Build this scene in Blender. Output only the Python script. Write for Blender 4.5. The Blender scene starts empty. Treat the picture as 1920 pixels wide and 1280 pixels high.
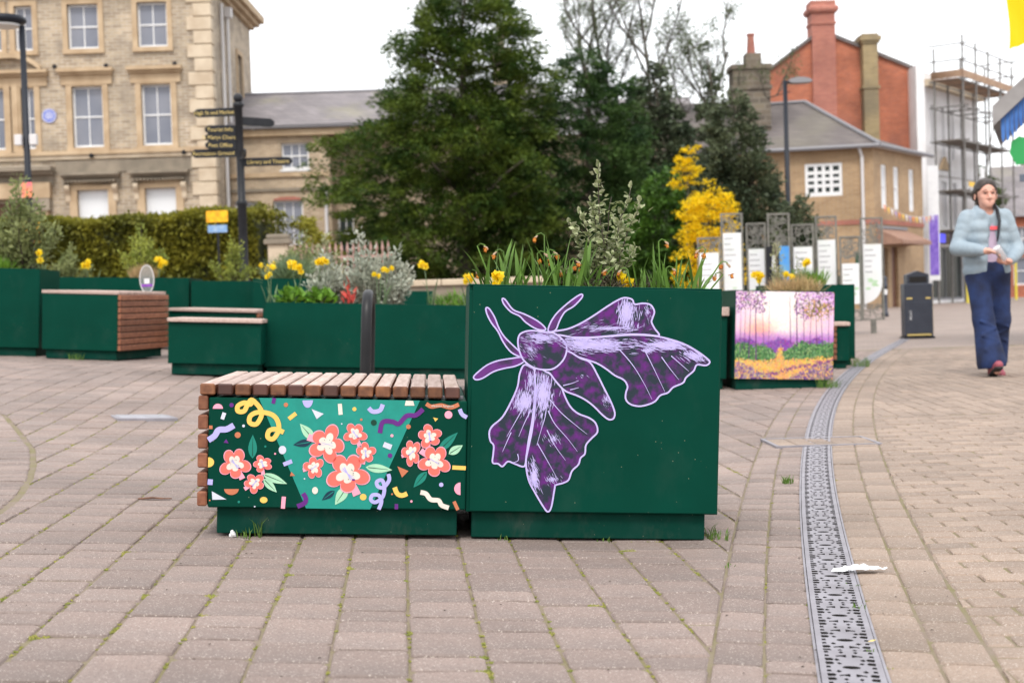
import bpy, bmesh, math, random
import numpy as np
from mathutils import Vector, Matrix, Euler
from mathutils.geometry import tessellate_polygon
random.seed(7); np.random.seed(7)
R = math.radians
S = bpy.context.scene; COL = S.collection
# ------------------------------------------------------------------ camera, sky, sun, exposure
YAW, ROLL, PITCH = R(4.44), R(-1.8), math.atan((640-567)/2667.)
CAMZ = .735
cd = bpy.data.cameras.new('camera'); cam = bpy.data.objects.new('camera', cd); COL.objects.link(cam)
cd.sensor_width = 36; cd.lens = 50; cd.clip_start = .05; cd.clip_end = 2000
cam.matrix_world = Matrix.Translation((0, 0, CAMZ)) @ (Matrix.Rotation(-YAW, 4, 'Z') @ Matrix.Rotation(math.pi/2-PITCH, 4, 'X') @ Matrix.Rotation(ROLL, 4, 'Z'))
cd.dof.use_dof = True; cd.dof.focus_distance = 4.5; cd.dof.aperture_fstop = 4.6
S.camera = cam
SUN_EL, SUN_AZ = R(52), R(188)      # azimuth clockwise from +Y
w = bpy.data.worlds.new('World'); S.world = w; w.use_nodes = True
nt = w.node_tree; nt.nodes.clear()
sky = nt.nodes.new('ShaderNodeTexSky'); sky.sky_type = 'NISHITA'; sky.sun_disc = False
sky.sun_elevation = SUN_EL; sky.sun_rotation = SUN_AZ; sky.air_density = 1.0; sky.dust_density = 4.0
mx = nt.nodes.new('ShaderNodeMix'); mx.data_type = 'RGBA'; mx.inputs[0].default_value = .88
mx.inputs[7].default_value = (9.6, 9.7, 9.9, 1)          # the even cloud cover in front of the blue
bg = nt.nodes.new('ShaderNodeBackground'); bg.inputs[1].default_value = .135
wo = nt.nodes.new('ShaderNodeOutputWorld')
nt.links.new(sky.outputs[0], mx.inputs[6]); nt.links.new(mx.outputs[2], bg.inputs[0]); nt.links.new(bg.outputs[0], wo.inputs[0])
sl = bpy.data.lights.new('sun', 'SUN'); sl.energy = 1.5; sl.angle = R(14); sl.color = (1, .96, .9)
so = bpy.data.objects.new('sun', sl); COL.objects.link(so)
sd = Vector((math.sin(SUN_AZ)*math.cos(SUN_EL), math.cos(SUN_AZ)*math.cos(SUN_EL), math.sin(SUN_EL)))
so.rotation_euler = sd.to_track_quat('Z', 'Y').to_euler(); so.location = (0, 0, 30)
S.view_settings.view_transform = 'Standard'; S.view_settings.look = 'None'; S.view_settings.gamma = 1
S.view_settings.use_curve_mapping = False; S.view_settings.exposure = .48
S.cycles.max_bounces = 6; S.cycles.transparent_max_bounces = 8; S.cycles.use_denoising = True
S.cycles.caustics_reflective = False; S.cycles.caustics_refractive = False

# ------------------------------------------------------------------ helpers
def ss(a, b, x):
    t = np.clip((x-a)/(b-a), 0, 1); return t*t*(3-2*t)
def hh(x, y):
    """height of the square: falls to the drain on the right, rises to the back on the left"""
    x = np.asarray(x, float); y = np.asarray(y, float)
    sm = -.35*np.logaddexp(-x/.35, -1.15/.35)
    far = 1-ss(8, 30, np.abs(x)); 
    sm = np.maximum(sm, -9)
    return -.0577*sm + .16*ss(6.5, 12, y)*ss(1.2, -2., x) + .0045*np.clip(y, 0, 60)*ss(.5, 2.5, x)
def h1(x, y): return float(hh(x, y))
def wpos(px, Z):
    """ground-plan position of what the camera sees at lateral offset px (in photo pixels from the middle) and distance Z"""
    xc = px/2667.*Z
    return (xc*math.cos(YAW)+Z*math.sin(YAW), -xc*math.sin(YAW)+Z*math.cos(YAW))
def link(o, parent=None):
    COL.objects.link(o)
    if parent is not None: o.parent = parent
    return o
def tag(o, label=None, cat=None, group=None, kind=None):
    if label: o['label'] = label
    if cat: o['category'] = cat
    if group: o['group'] = group
    if kind: o['kind'] = kind
    return o
def thing(name, label, cat, loc=(0, 0, 0), rot=(0, 0, 0), group=None):
    o = bpy.data.objects.new(name, None); o.empty_display_size = .1; link(o)
    o.location = loc; o.rotation_euler = rot
    return tag(o, label, cat, group)
def mesh(name, verts, faces, mats, parent=None, smooth=False, mi=None, col=None):
    """one mesh object; faces an (n,k) array or a list of tuples"""
    me = bpy.data.meshes.new(name)
    if isinstance(faces, np.ndarray):
        v = np.asarray(verts, np.float32); n, k = faces.shape
        me.vertices.add(len(v)); me.vertices.foreach_set('co', v.ravel())
        me.loops.add(n*k); me.loops.foreach_set('vertex_index', faces.astype(np.int32).ravel())
        me.polygons.add(n); me.polygons.foreach_set('loop_start', np.arange(0, n*k, k, dtype=np.int32))
        me.polygons.foreach_set('loop_total', np.full(n, k, np.int32))
    else:
        me.from_pydata([tuple(p) for p in verts], [], faces)
    for m in (mats if isinstance(mats, (list, tuple)) else [mats]): me.materials.append(m)
    if mi is not None: me.polygons.foreach_set('material_index', np.asarray(mi, np.int32))
    if smooth: me.polygons.foreach_set('use_smooth', np.ones(len(me.polygons), bool))
    me.update(calc_edges=True)
    if col is not None:
        a = me.color_attributes.new('paint', 'FLOAT_COLOR', 'POINT')
        c = np.ones((len(verts), 4), np.float32); c[:, :3] = col; a.data.foreach_set('color', c.ravel())
    return link(bpy.data.objects.new(name, me), parent)
def child(name, data, parent, loc=(0, 0, 0), rot=(0, 0, 0), scale=(1, 1, 1)):
    o = bpy.data.objects.new(name, data); link(o, parent); o.location = loc; o.rotation_euler = rot; o.scale = scale
    return o
class MB:
    """collects shapes for ONE mesh"""
    def __init__(s): s.v = []; s.f = []; s.m = []
    def add(s, v, f, m=0):
        b = len(s.v); s.v += [tuple(p) for p in v]; s.f += [tuple(i+b for i in q) for q in f]; s.m += [m]*len(f); return s
    def box(s, x0, x1, y0, y1, z0, z1, m=0, bev=0.0, M=None):
        if bev <= 0:
            v = [(x, y, z) for z in (z0, z1) for y in (y0, y1) for x in (x0, x1)]
            f = [(0, 2, 3, 1), (4, 5, 7, 6), (0, 1, 5, 4), (2, 6, 7, 3), (0, 4, 6, 2), (1, 3, 7, 5)]
        else:
            b = min(bev, (x1-x0)*.45, (y1-y0)*.45, (z1-z0)*.45); v = []; idx = {}
            for ix, (X, sx) in enumerate(((x0, 1), (x1, -1))):
                for iy, (Y, sy) in enumerate(((y0, 1), (y1, -1))):
                    for iz, (Z, sz) in enumerate(((z0, 1), (z1, -1))):
                        for a in range(3):
                            idx[ix, iy, iz, a] = len(v)
                            v.append((X+(0 if a == 0 else b*sx), Y+(0 if a == 1 else b*sy), Z+(0 if a == 2 else b*sz)))
            f = []
            for i in (0, 1):
                f.append((idx[i, 0, 0, 0], idx[i, 1, 0, 0], idx[i, 1, 1, 0], idx[i, 0, 1, 0])); f.append((idx[0, i, 0, 1], idx[1, i, 0, 1], idx[1, i, 1, 1], idx[0, i, 1, 1]))
                f.append((idx[0, 0, i, 2], idx[1, 0, i, 2], idx[1, 1, i, 2], idx[0, 1, i, 2]))
            for i in (0, 1):
                for j in (0, 1):
                    f.append((idx[i, j, 0, 0], idx[i, j, 1, 0], idx[i, j, 1, 1], idx[i, j, 0, 1]))
                    f.append((idx[i, 0, j, 0], idx[i, 1, j, 0], idx[i, 1, j, 2], idx[i, 0, j, 2]))
                    f.append((idx[0, i, j, 1], idx[1, i, j, 1], idx[1, i, j, 2], idx[0, i, j, 2]))
                    for k in (0, 1): f.append((idx[i, j, k, 0], idx[i, j, k, 1], idx[i, j, k, 2]))
        if M is not None: v = [M @ Vector(p) for p in v]
        return s.add(v, f, m)
    def tube(s, pts, rad, n=8, m=0, caps=True):
        pts = [Vector(p) for p in pts]; rad = rad if isinstance(rad, (list, tuple)) else [rad]*len(pts)
        b = len(s.v); up = None
        for i, p in enumerate(pts):
            t = (pts[min(i+1, len(pts)-1)]-pts[max(i-1, 0)])
            t = t.normalized() if t.length > 1e-9 else Vector((0, 0, 1))
            if up is None: up = Vector((1, 0, 0)) if abs(t.x) < .9 else Vector((0, 1, 0))
            a = (up-t*up.dot(t)).normalized(); c = t.cross(a); up = a
            for k in range(n):
                q = 2*math.pi*k/n; s.v.append(tuple(p+(a*math.cos(q)+c*math.sin(q))*rad[i]))
        for i in range(len(pts)-1):
            for k in range(n):
                s.f.append((b+i*n+k, b+i*n+(k+1) % n, b+(i+1)*n+(k+1) % n, b+(i+1)*n+k)); s.m.append(m)
        if caps:
            s.f.append(tuple(b+k for k in range(n))[::-1]); s.f.append(tuple(b+(len(pts)-1)*n+k for k in range(n))); s.m += [m, m]
        return s
    def lathe(s, prof, n=16, m=0, c=(0, 0, 0)):
        b = len(s.v)
        for r, z in prof:
            for k in range(n): s.v.append((c[0]+r*math.cos(2*math.pi*k/n), c[1]+r*math.sin(2*math.pi*k/n), c[2]+z))
        for i in range(len(prof)-1):
            for k in range(n): s.f.append((b+i*n+k, b+i*n+(k+1) % n, b+(i+1)*n+(k+1) % n, b+(i+1)*n+k)); s.m.append(m)
        s.f.append(tuple(b+k for k in range(n))[::-1]); s.f.append(tuple(b+(len(prof)-1)*n+k for k in range(n))); s.m += [m, m]
        return s
    def poly(s, loop, m=0, holes=(), th=0.0, to=None):
        """flat polygon (x,z) with holes, at y=0 or through `to`; th>0 gives it thickness backwards"""
        to = to or (lambda x, z, y=0.0: (x, y, z))
        loops = [loop]+list(holes); flat = [p for l in loops for p in l]
        tri = tessellate_polygon([[Vector((p[0], p[1], 0)) for p in l] for l in loops])
        b = len(s.v); s.v += [tuple(to(p[0], p[1], 0.0)) for p in flat]
        s.f += [tuple(b+i for i in t) for t in tri]; s.m += [m]*len(tri)
        if th > 0:
            c = len(s.v); s.v += [tuple(to(p[0], p[1], th)) for p in flat]
            s.f += [tuple(c+i for i in t[::-1]) for t in tri]; s.m += [m]*len(tri); k = 0
            for l in loops:
                n = len(l)
                for i in range(n): s.f.append((b+k+i, b+k+(i+1) % n, c+k+(i+1) % n, c+k+i)); s.m.append(m)
                k += n
        return s
    def ribbon(s, pts, wid, m=0, closed=False, to=None):
        to = to or (lambda x, z, y=0.0: (x, y, z)); n = len(pts); b = len(s.v)
        wid = wid if isinstance(wid, (list, tuple)) else [wid]*n
        for i, p in enumerate(pts):
            q0 = pts[i-1] if (i or closed) else p; q1 = pts[(i+1) % n] if (i < n-1 or closed) else p
            dx, dz = q1[0]-q0[0], q1[1]-q0[1]; l = math.hypot(dx, dz) or 1; nx, nz = -dz/l*wid[i]/2, dx/l*wid[i]/2
            s.v.append(tuple(to(p[0]+nx, p[1]+nz, 0.0))); s.v.append(tuple(to(p[0]-nx, p[1]-nz, 0.0)))
        for i in range(n if closed else n-1):
            j = (i+1) % n; s.f.append((b+2*i, b+2*i+1, b+2*j+1, b+2*j)); s.m.append(m)
        return s
    def build(s, name, mats, parent=None, smooth=False):
        return mesh(name, s.v, s.f, mats, parent, smooth, s.m if isinstance(mats, (list, tuple)) else None)
def smooth_loop(p, k=4, closed=True):
    n = len(p); out = []
    for i in range(n if closed else n-1):
        a, b, c, d = (p[(i-1) % n], p[i], p[(i+1) % n], p[(i+2) % n]) if closed else (p[max(i-1, 0)], p[i], p[i+1], p[min(i+2, n-1)])
        for j in range(k):
            t = j/k
            out.append(tuple(.5*(2*b[q]+(c[q]-a[q])*t+(2*a[q]-5*b[q]+4*c[q]-d[q])*t*t+(3*b[q]-a[q]-3*c[q]+d[q])*t**3) for q in (0, 1)))
    if not closed: out.append(tuple(p[-1]))
    return out
def circ(x, z, r, n=16, rz=None, a0=0, a1=2*math.pi):
    rz = rz or r; full = a1-a0 > 6.28
    return [(x+r*math.cos(a0+(a1-a0)*i/(n if full else n-1)), z+rz*math.sin(a0+(a1-a0)*i/(n if full else n-1))) for i in range(n)]

# ------------------------------------------------------------------ materials
def lin(c): return tuple((v/12.92 if v <= .04045 else ((v+.055)/1.055)**2.4) for v in (q/255. for q in c))
def M_(name, c, rough=.6, c2=None, scale=8., detail=4., bump=0., bscale=None, rnd=0., spec=.5, metal=0., stretch=None, lo=.35, hi=.65, trans=0., alpha=None, coat=0., emit=0.):
    """principled material; colours are linear base colours; c2 is mixed in by noise; rnd varies the value per object and per island"""
    m = bpy.data.materials.new(name); m.use_nodes = True; t = m.node_tree; b = t.nodes['Principled BSDF']; L = t.links.new
    b.inputs['Roughness'].default_value = rough; b.inputs['Specular IOR Level'].default_value = spec; b.inputs['Metallic'].default_value = metal
    b.inputs['Coat Weight'].default_value = coat
    out = None
    tc = t.nodes.new('ShaderNodeTexCoord'); src = tc.outputs['Object']
    if stretch:
        mp = t.nodes.new('ShaderNodeMapping'); mp.inputs['Scale'].default_value = stretch; L(src, mp.inputs[0]); src = mp.outputs[0]
    if c2 is not None:
        n = t.nodes.new('ShaderNodeTexNoise'); n.inputs['Scale'].default_value = scale; n.inputs['Detail'].default_value = detail; L(src, n.inputs[0])
        r = t.nodes.new('ShaderNodeMapRange'); r.inputs[1].default_value = lo; r.inputs[2].default_value = hi; L(n.outputs[0], r.inputs[0])
        x = t.nodes.new('ShaderNodeMix'); x.data_type = 'RGBA'; x.inputs[6].default_value = (*c, 1); x.inputs[7].default_value = (*c2, 1); L(r.outputs[0], x.inputs[0]); out = x.outputs[2]
    if rnd > 0:
        oi = t.nodes.new('ShaderNodeObjectInfo'); ge = t.nodes.new('ShaderNodeNewGeometry')
        ad = t.nodes.new('ShaderNodeMath'); ad.operation = 'ADD'; L(oi.outputs['Random'], ad.inputs[0]); L(ge.outputs['Random Per Island'], ad.inputs[1])
        wn = t.nodes.new('ShaderNodeTexWhiteNoise'); wn.noise_dimensions = '1D'; L(ad.outputs[0], wn.inputs['W'])
        mr = t.nodes.new('ShaderNodeMapRange'); mr.inputs[3].default_value = 1-rnd; mr.inputs[4].default_value = 1+rnd; L(wn.outputs[0], mr.inputs[0])
        x = t.nodes.new('ShaderNodeMix'); x.data_type = 'RGBA'; x.blend_type = 'MULTIPLY'; x.inputs[0].default_value = 1
        if out: L(out, x.inputs[6])
        else: x.inputs[6].default_value = (*c, 1)
        L(mr.outputs[0], x.inputs[7]); out = x.outputs[2]
    if out: L(out, b.inputs['Base Color'])
    else: b.inputs['Base Color'].default_value = (*c, 1)
    if bump > 0:
        n = t.nodes.new('ShaderNodeTexNoise'); n.inputs['Scale'].default_value = bscale or scale*4; n.inputs['Detail'].default_value = 5; L(src, n.inputs[0])
        bp = t.nodes.new('ShaderNodeBump'); bp.inputs['Strength'].default_value = bump; bp.inputs['Distance'].default_value = .01; L(n.outputs[0], bp.inputs['Height']); L(bp.outputs[0], b.inputs['Normal'])
    if trans > 0:
        tr = t.nodes.new('ShaderNodeBsdfTranslucent'); ms = t.nodes.new('ShaderNodeMixShader'); ms.inputs[0].default_value = trans
        if out: L(out, tr.inputs[0])
        else: tr.inputs[0].default_value = (*c, 1)
        L(b.outputs[0], ms.inputs[1]); L(tr.outputs[0], ms.inputs[2]); L(ms.outputs[0], t.nodes['Material Output'].inputs[0])
    if emit > 0:
        b.inputs['Emission Color'].default_value = (*c, 1); b.inputs['Emission Strength'].default_value = emit
    return m
def paint_mat(name, rough=.4):
    m = M_(name, (1, 1, 1), rough); t = m.node_tree; a = t.nodes.new('ShaderNodeVertexColor'); a.layer_name = 'paint'
    t.links.new(a.outputs[0], t.nodes['Principled BSDF'].inputs['Base Color']); return m
def brick_mat(name, c1, c2, mortar, bw=.23, rh=.075, ms=.012, rough=.85, tint=None, bump=.25, offset=.5, stain=.25, axis=None):
    """coursed wall or roof, seen from far away: bricks on x+y (any wall direction) and z"""
    m = bpy.data.materials.new(name); m.use_nodes = True; t = m.node_tree; b = t.nodes['Principled BSDF']; L = t.links.new; b.inputs['Roughness'].default_value = rough
    tc = t.nodes.new('ShaderNodeTexCoord'); sp = t.nodes.new('ShaderNodeSeparateXYZ'); L(tc.outputs['Object'], sp.inputs[0])
    ad = t.nodes.new('ShaderNodeMath'); ad.operation = 'ADD'; L(sp.outputs[0], ad.inputs[0]); L(sp.outputs[1], ad.inputs[1])
    cb = t.nodes.new('ShaderNodeCombineXYZ'); L(ad.outputs[0], cb.inputs[0]); L(sp.outputs[2], cb.inputs[1])
    if axis == 'xy': cb = t.nodes.new('ShaderNodeCombineXYZ'); L(sp.outputs[0], cb.inputs[0]); L(sp.outputs[1], cb.inputs[1])
    br = t.nodes.new('ShaderNodeTexBrick'); br.inputs['Scale'].default_value = 1; br.inputs['Brick Width'].default_value = bw; br.inputs['Row Height'].default_value = rh
    br.inputs['Mortar Size'].default_value = ms; br.inputs['Bias'].default_value = 0; br.offset = offset
    br.inputs['Color1'].default_value = (*c1, 1); br.inputs['Color2'].default_value = (*c2, 1); br.inputs['Mortar'].default_value = (*mortar, 1); L(cb.outputs[0], br.inputs[0])
    n = t.nodes.new('ShaderNodeTexNoise'); n.inputs['Scale'].default_value = .9; n.inputs['Detail'].default_value = 8; n.inputs['Roughness'].default_value = .65; L(tc.outputs['Object'], n.inputs[0])
    mr = t.nodes.new('ShaderNodeMapRange'); mr.inputs[1].default_value = .3; mr.inputs[2].default_value = .7; mr.inputs[3].default_value = 1-stain; mr.inputs[4].default_value = 1+stain*.6; L(n.outputs[0], mr.inputs[0])
    x = t.nodes.new('ShaderNodeMix'); x.data_type = 'RGBA'; x.blend_type = 'MULTIPLY'; x.inputs[0].default_value = 1; L(br.outputs[0], x.inputs[6]); L(mr.outputs[0], x.inputs[7]); out = x.outputs[2]
    if tint:
        n2 = t.nodes.new('ShaderNodeTexNoise'); n2.inputs['Scale'].default_value = tint[1]; n2.inputs['Detail'].default_value = 5; L(tc.outputs['Object'], n2.inputs[0])
        r2 = t.nodes.new('ShaderNodeMapRange'); r2.inputs[1].default_value = .52; r2.inputs[2].default_value = .7; r2.inputs[4].default_value = tint[2]; L(n2.outputs[0], r2.inputs[0])
        x2 = t.nodes.new('ShaderNodeMix'); x2.data_type = 'RGBA'; L(r2.outputs[0], x2.inputs[0]); L(out, x2.inputs[6]); x2.inputs[7].default_value = (*tint[0], 1); out = x2.outputs[2]
    L(out, b.inputs['Base Color'])
    bp = t.nodes.new('ShaderNodeBump'); bp.inputs['Strength'].default_value = bump; bp.inputs['Distance'].default_value = .02; bp.invert = True; L(br.outputs['Fac'], bp.inputs['Height']); L(bp.outputs[0], b.inputs['Normal'])
    return m
def paver_mat(name, c1, c2, c3):
    m = M_(name, c1, .85, c2, 3.0, 3, rnd=.15); t = m.node_tree; b = t.nodes['Principled BSDF']; L = t.links.new
    base = b.inputs['Base Color'].links[0].from_socket
    ge = t.nodes.new('ShaderNodeNewGeometry')
    # exposed aggregate: pale and dark grains, and broad weathering
    v = t.nodes.new('ShaderNodeTexVoronoi'); v.inputs['Scale'].default_value = 330; L(ge.outputs['Position'], v.inputs[0])
    wn = t.nodes.new('ShaderNodeSeparateColor'); L(v.outputs['Color'], wn.inputs[0])
    r1 = t.nodes.new('ShaderNodeMapRange'); r1.inputs[1].default_value = .90; r1.inputs[2].default_value = .97; r1.inputs[4].default_value = .5; L(wn.outputs[0], r1.inputs[0])
    x1 = t.nodes.new('ShaderNodeMix'); x1.data_type = 'RGBA'; L(r1.outputs[0], x1.inputs[0]); L(base, x1.inputs[6]); x1.inputs[7].default_value = (.62, .55, .49, 1)
    r2 = t.nodes.new('ShaderNodeMapRange'); r2.inputs[1].default_value = .70; r2.inputs[2].default_value = .95; r2.inputs[4].default_value = .55; L(wn.outputs[1], r2.inputs[0])
    x2 = t.nodes.new('ShaderNodeMix'); x2.data_type = 'RGBA'; L(r2.outputs[0], x2.inputs[0]); L(x1.outputs[2], x2.inputs[6]); x2.inputs[7].default_value = (*c3, 1)
    n = t.nodes.new('ShaderNodeTexNoise'); n.inputs['Scale'].default_value = .8; n.inputs['Detail'].default_value = 7; L(ge.outputs['Position'], n.inputs[0])
    mr = t.nodes.new('ShaderNodeMapRange'); mr.inputs[1].default_value = .3; mr.inputs[2].default_value = .7; mr.inputs[3].default_value = .82; mr.inputs[4].default_value = 1.14; L(n.outputs[0], mr.inputs[0])
    x3 = t.nodes.new('ShaderNodeMix'); x3.data_type = 'RGBA'; x3.blend_type = 'MULTIPLY'; x3.inputs[0].default_value = 1; L(x2.outputs[2], x3.inputs[6]); L(mr.outputs[0], x3.inputs[7])
    L(x3.outputs[2], b.inputs['Base Color'])
    nb = t.nodes.new('ShaderNodeTexNoise'); nb.inputs['Scale'].default_value = 160; nb.inputs['Detail'].default_value = 3; L(ge.outputs['Position'], nb.inputs[0])
    bp = t.nodes.new('ShaderNodeBump'); bp.inputs['Strength'].default_value = .55; bp.inputs['Distance'].default_value = .003; L(nb.outputs[0], bp.inputs['Height']); L(bp.outputs[0], b.inputs['Normal'])
    return m
P_ = {}
P_['paver'] = paver_mat('paver', (.268, .200, .172), (.218, .171, .152), (.125, .095, .083))
P_['paver_warm'] = paver_mat('paver_warm', (.30, .222, .172), (.252, .191, .15), (.14, .106, .083))
P_['bed'] = M_('joint_sand', (.22, .172, .132), .95, (.185, .16, .075), 7, 6, bump=.6, bscale=90)
P_['far_paving'] = brick_mat('far_paving', (.31, .24, .205), (.265, .21, .185), (.18, .145, .12), .2, .1, .006, axis='xy', bump=.1, stain=.18)
P_['asphalt'] = M_('asphalt', (.17, .165, .175), .9, (.21, .2, .21), 3, 6, bump=.3)
P_['green'] = M_('green_coated_steel', (.0004, .040, .0255), .45, (.0006, .047, .0305), 5, 5, bump=.012, bscale=20, spec=.07, lo=.3, hi=.7)
P_['green_scuffed'] = M_('green_plinth_steel', (.0007, .037, .025), .6, (.008, .045, .034), 16, 8, spec=.08, lo=.45, hi=.85)
P_['wood'] = M_('hardwood', (.26, .105, .055), .55, (.16, .055, .03), 5, 5, rnd=.28, bump=.15, stretch=(6, 6, 6), spec=.35)
P_['wood_top'] = M_('weathered_hardwood', (.52, .40, .355), .6, (.38, .27, .225), 22, 6, rnd=.12, bump=.15, stretch=(3.2, .22, 3.2), spec=.3)
P_['wood_end'] = M_('hardwood_end', (.21, .088, .042), .5, (.10, .04, .022), 30, 3, rnd=.35, spec=.35)
P_['wood_dark'] = M_('wet_hardwood_end', (.055, .022, .018), .4, (.09, .035, .024), 12, 3, rnd=.2)
P_['soil'] = M_('soil', (.035, .025, .018), .95, (.06, .045, .03), 20, 6, bump=1, bscale=60)
P_['grate'] = M_('galvanised_grate', (.30, .285, .315), .55, (.22, .205, .225), 8, 6, metal=.25, spec=.5)
P_['dark'] = M_('painted_void_shade', (.012, .010, .009), .9)  # near-black painted in for the shade inside drain slots and bin mouth
P_['moss'] = M_('moss', (.14, .16, .025), .95, (.24, .22, .05), 30, 3, rnd=.3)
P_['grassblade'] = M_('weed_green', (.10, .19, .025), .7, rnd=.25, trans=.3)
P_['black'] = M_('black_paint', (.014, .015, .018), .4, (.02, .021, .025), 8, 4)
P_['white'] = M_('white_paint', (.78, .78, .78), .5, (.70, .70, .71), 4, 4)

def add_specks(m, scale, thr, c, fac=.8, dirt=None):
    """sparse spots of another colour (bird lime, paint flecks, splashes) on a material"""
    t = m.node_tree; b = t.nodes['Principled BSDF']; L = t.links.new; base = b.inputs['Base Color'].links[0].from_socket; tc = t.nodes.new('ShaderNodeTexCoord')
    v = t.nodes.new('ShaderNodeTexVoronoi'); v.inputs['Scale'].default_value = scale; L(tc.outputs['Object'], v.inputs[0]); se = t.nodes.new('ShaderNodeSeparateColor'); L(v.outputs['Color'], se.inputs[0])
    r1 = t.nodes.new('ShaderNodeMapRange'); r1.inputs[1].default_value = .09; r1.inputs[2].default_value = .05; L(v.outputs['Distance'], r1.inputs[0])
    n = t.nodes.new('ShaderNodeTexNoise'); n.inputs['Scale'].default_value = 3; n.inputs['Detail'].default_value = 3; L(tc.outputs['Object'], n.inputs[0]); ad = t.nodes.new('ShaderNodeMath'); ad.operation = 'ADD'; L(n.outputs[0], ad.inputs[0]); L(se.outputs[0], ad.inputs[1])
    r2 = t.nodes.new('ShaderNodeMapRange'); r2.inputs[1].default_value = thr; r2.inputs[2].default_value = thr+.05; r2.inputs[4].default_value = fac; L(ad.outputs[0], r2.inputs[0]); mu = t.nodes.new('ShaderNodeMath'); mu.operation = 'MULTIPLY'; L(r1.outputs[0], mu.inputs[0]); L(r2.outputs[0], mu.inputs[1])
    x = t.nodes.new('ShaderNodeMix'); x.data_type = 'RGBA'; L(mu.outputs[0], x.inputs[0]); L(base, x.inputs[6]); x.inputs[7].default_value = (*c, 1); out = x.outputs[2]
    if dirt:
        n2 = t.nodes.new('ShaderNodeTexNoise'); n2.inputs['Scale'].default_value = dirt[0]; n2.inputs['Detail'].default_value = 8; n2.inputs['Roughness'].default_value = .7; mp = t.nodes.new('ShaderNodeMapping'); mp.inputs['Scale'].default_value = (1, 1, .5); L(tc.outputs['Object'], mp.inputs[0]); L(mp.outputs[0], n2.inputs[0])
        r3 = t.nodes.new('ShaderNodeMapRange'); r3.inputs[1].default_value = dirt[1]; r3.inputs[2].default_value = dirt[1]+.25; r3.inputs[4].default_value = dirt[2]; L(n2.outputs[0], r3.inputs[0]); x2 = t.nodes.new('ShaderNodeMix'); x2.data_type = 'RGBA'; L(r3.outputs[0], x2.inputs[0]); L(out, x2.inputs[6]); x2.inputs[7].default_value = (*dirt[3], 1); out = x2.outputs[2]
    L(out, b.inputs['Base Color'])
add_specks(P_['green'], 55, 1.32, (.30, .32, .20), .8, (5, .54, .17, (.045, .085, .07)))
add_specks(P_['green_scuffed'], 70, 1.2, (.3, .27, .2), .8, (9, .5, .32, (.10, .10, .085)))
for k_ in ('paver', 'paver_warm'): add_specks(P_[k_], 9, 1.36, (.08, .07, .065), .7)
# ------------------------------------------------------------------ ground, paving, drain
def axis_pts(a): return np.array(sorted(set(np.round(a, 3))))
def sheet(name, xs, ys, off, m, label=None):
    X, Y = np.meshgrid(xs, ys); Z = hh(X, Y)+off(X, Y); nx, ny = len(xs), len(ys)
    v = np.stack([X, Y, Z], -1).reshape(-1, 3); i = np.arange(nx*ny).reshape(ny, nx)
    f = np.stack([i[:-1, :-1], i[:-1, 1:], i[1:, 1:], i[1:, :-1]], -1).reshape(-1, 4)
    o = mesh(name, v, f, m, smooth=True); return tag(o, label, kind='structure')
xs = axis_pts(np.concatenate([np.linspace(-300, -20, 15), np.linspace(-20, 20, 81), np.linspace(20, 300, 15)]))
ys = axis_pts(np.concatenate([np.linspace(-60, -4, 6), np.linspace(-4, 24, 57), np.linspace(24, 60, 19), np.linspace(60, 600, 12)]))
sheet('ground', xs, ys, lambda X, Y: -.04+.039*ss(16.4, 17.6, Y), P_['far_paving'])
DC = (-0.0000176, 0.0006760, -0.0015454, 0.2538725, 0.1765114)
def drx(y): return (((DC[0]*y+DC[1])*y+DC[2])*y+DC[3])*y+DC[4]
def drs(y): return ((4*DC[0]*y+3*DC[1])*y+2*DC[2])*y+DC[3]
bedxs = np.linspace(-12, 9.5, 87); bedys = np.linspace(.5, 17.3, 70)
bed = sheet('plaza_paving', bedxs, bedys, lambda X, Y: -.0055+0*X, P_['bed'], 'pinkish grey block paving of the square with mossy sand joints')

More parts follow.
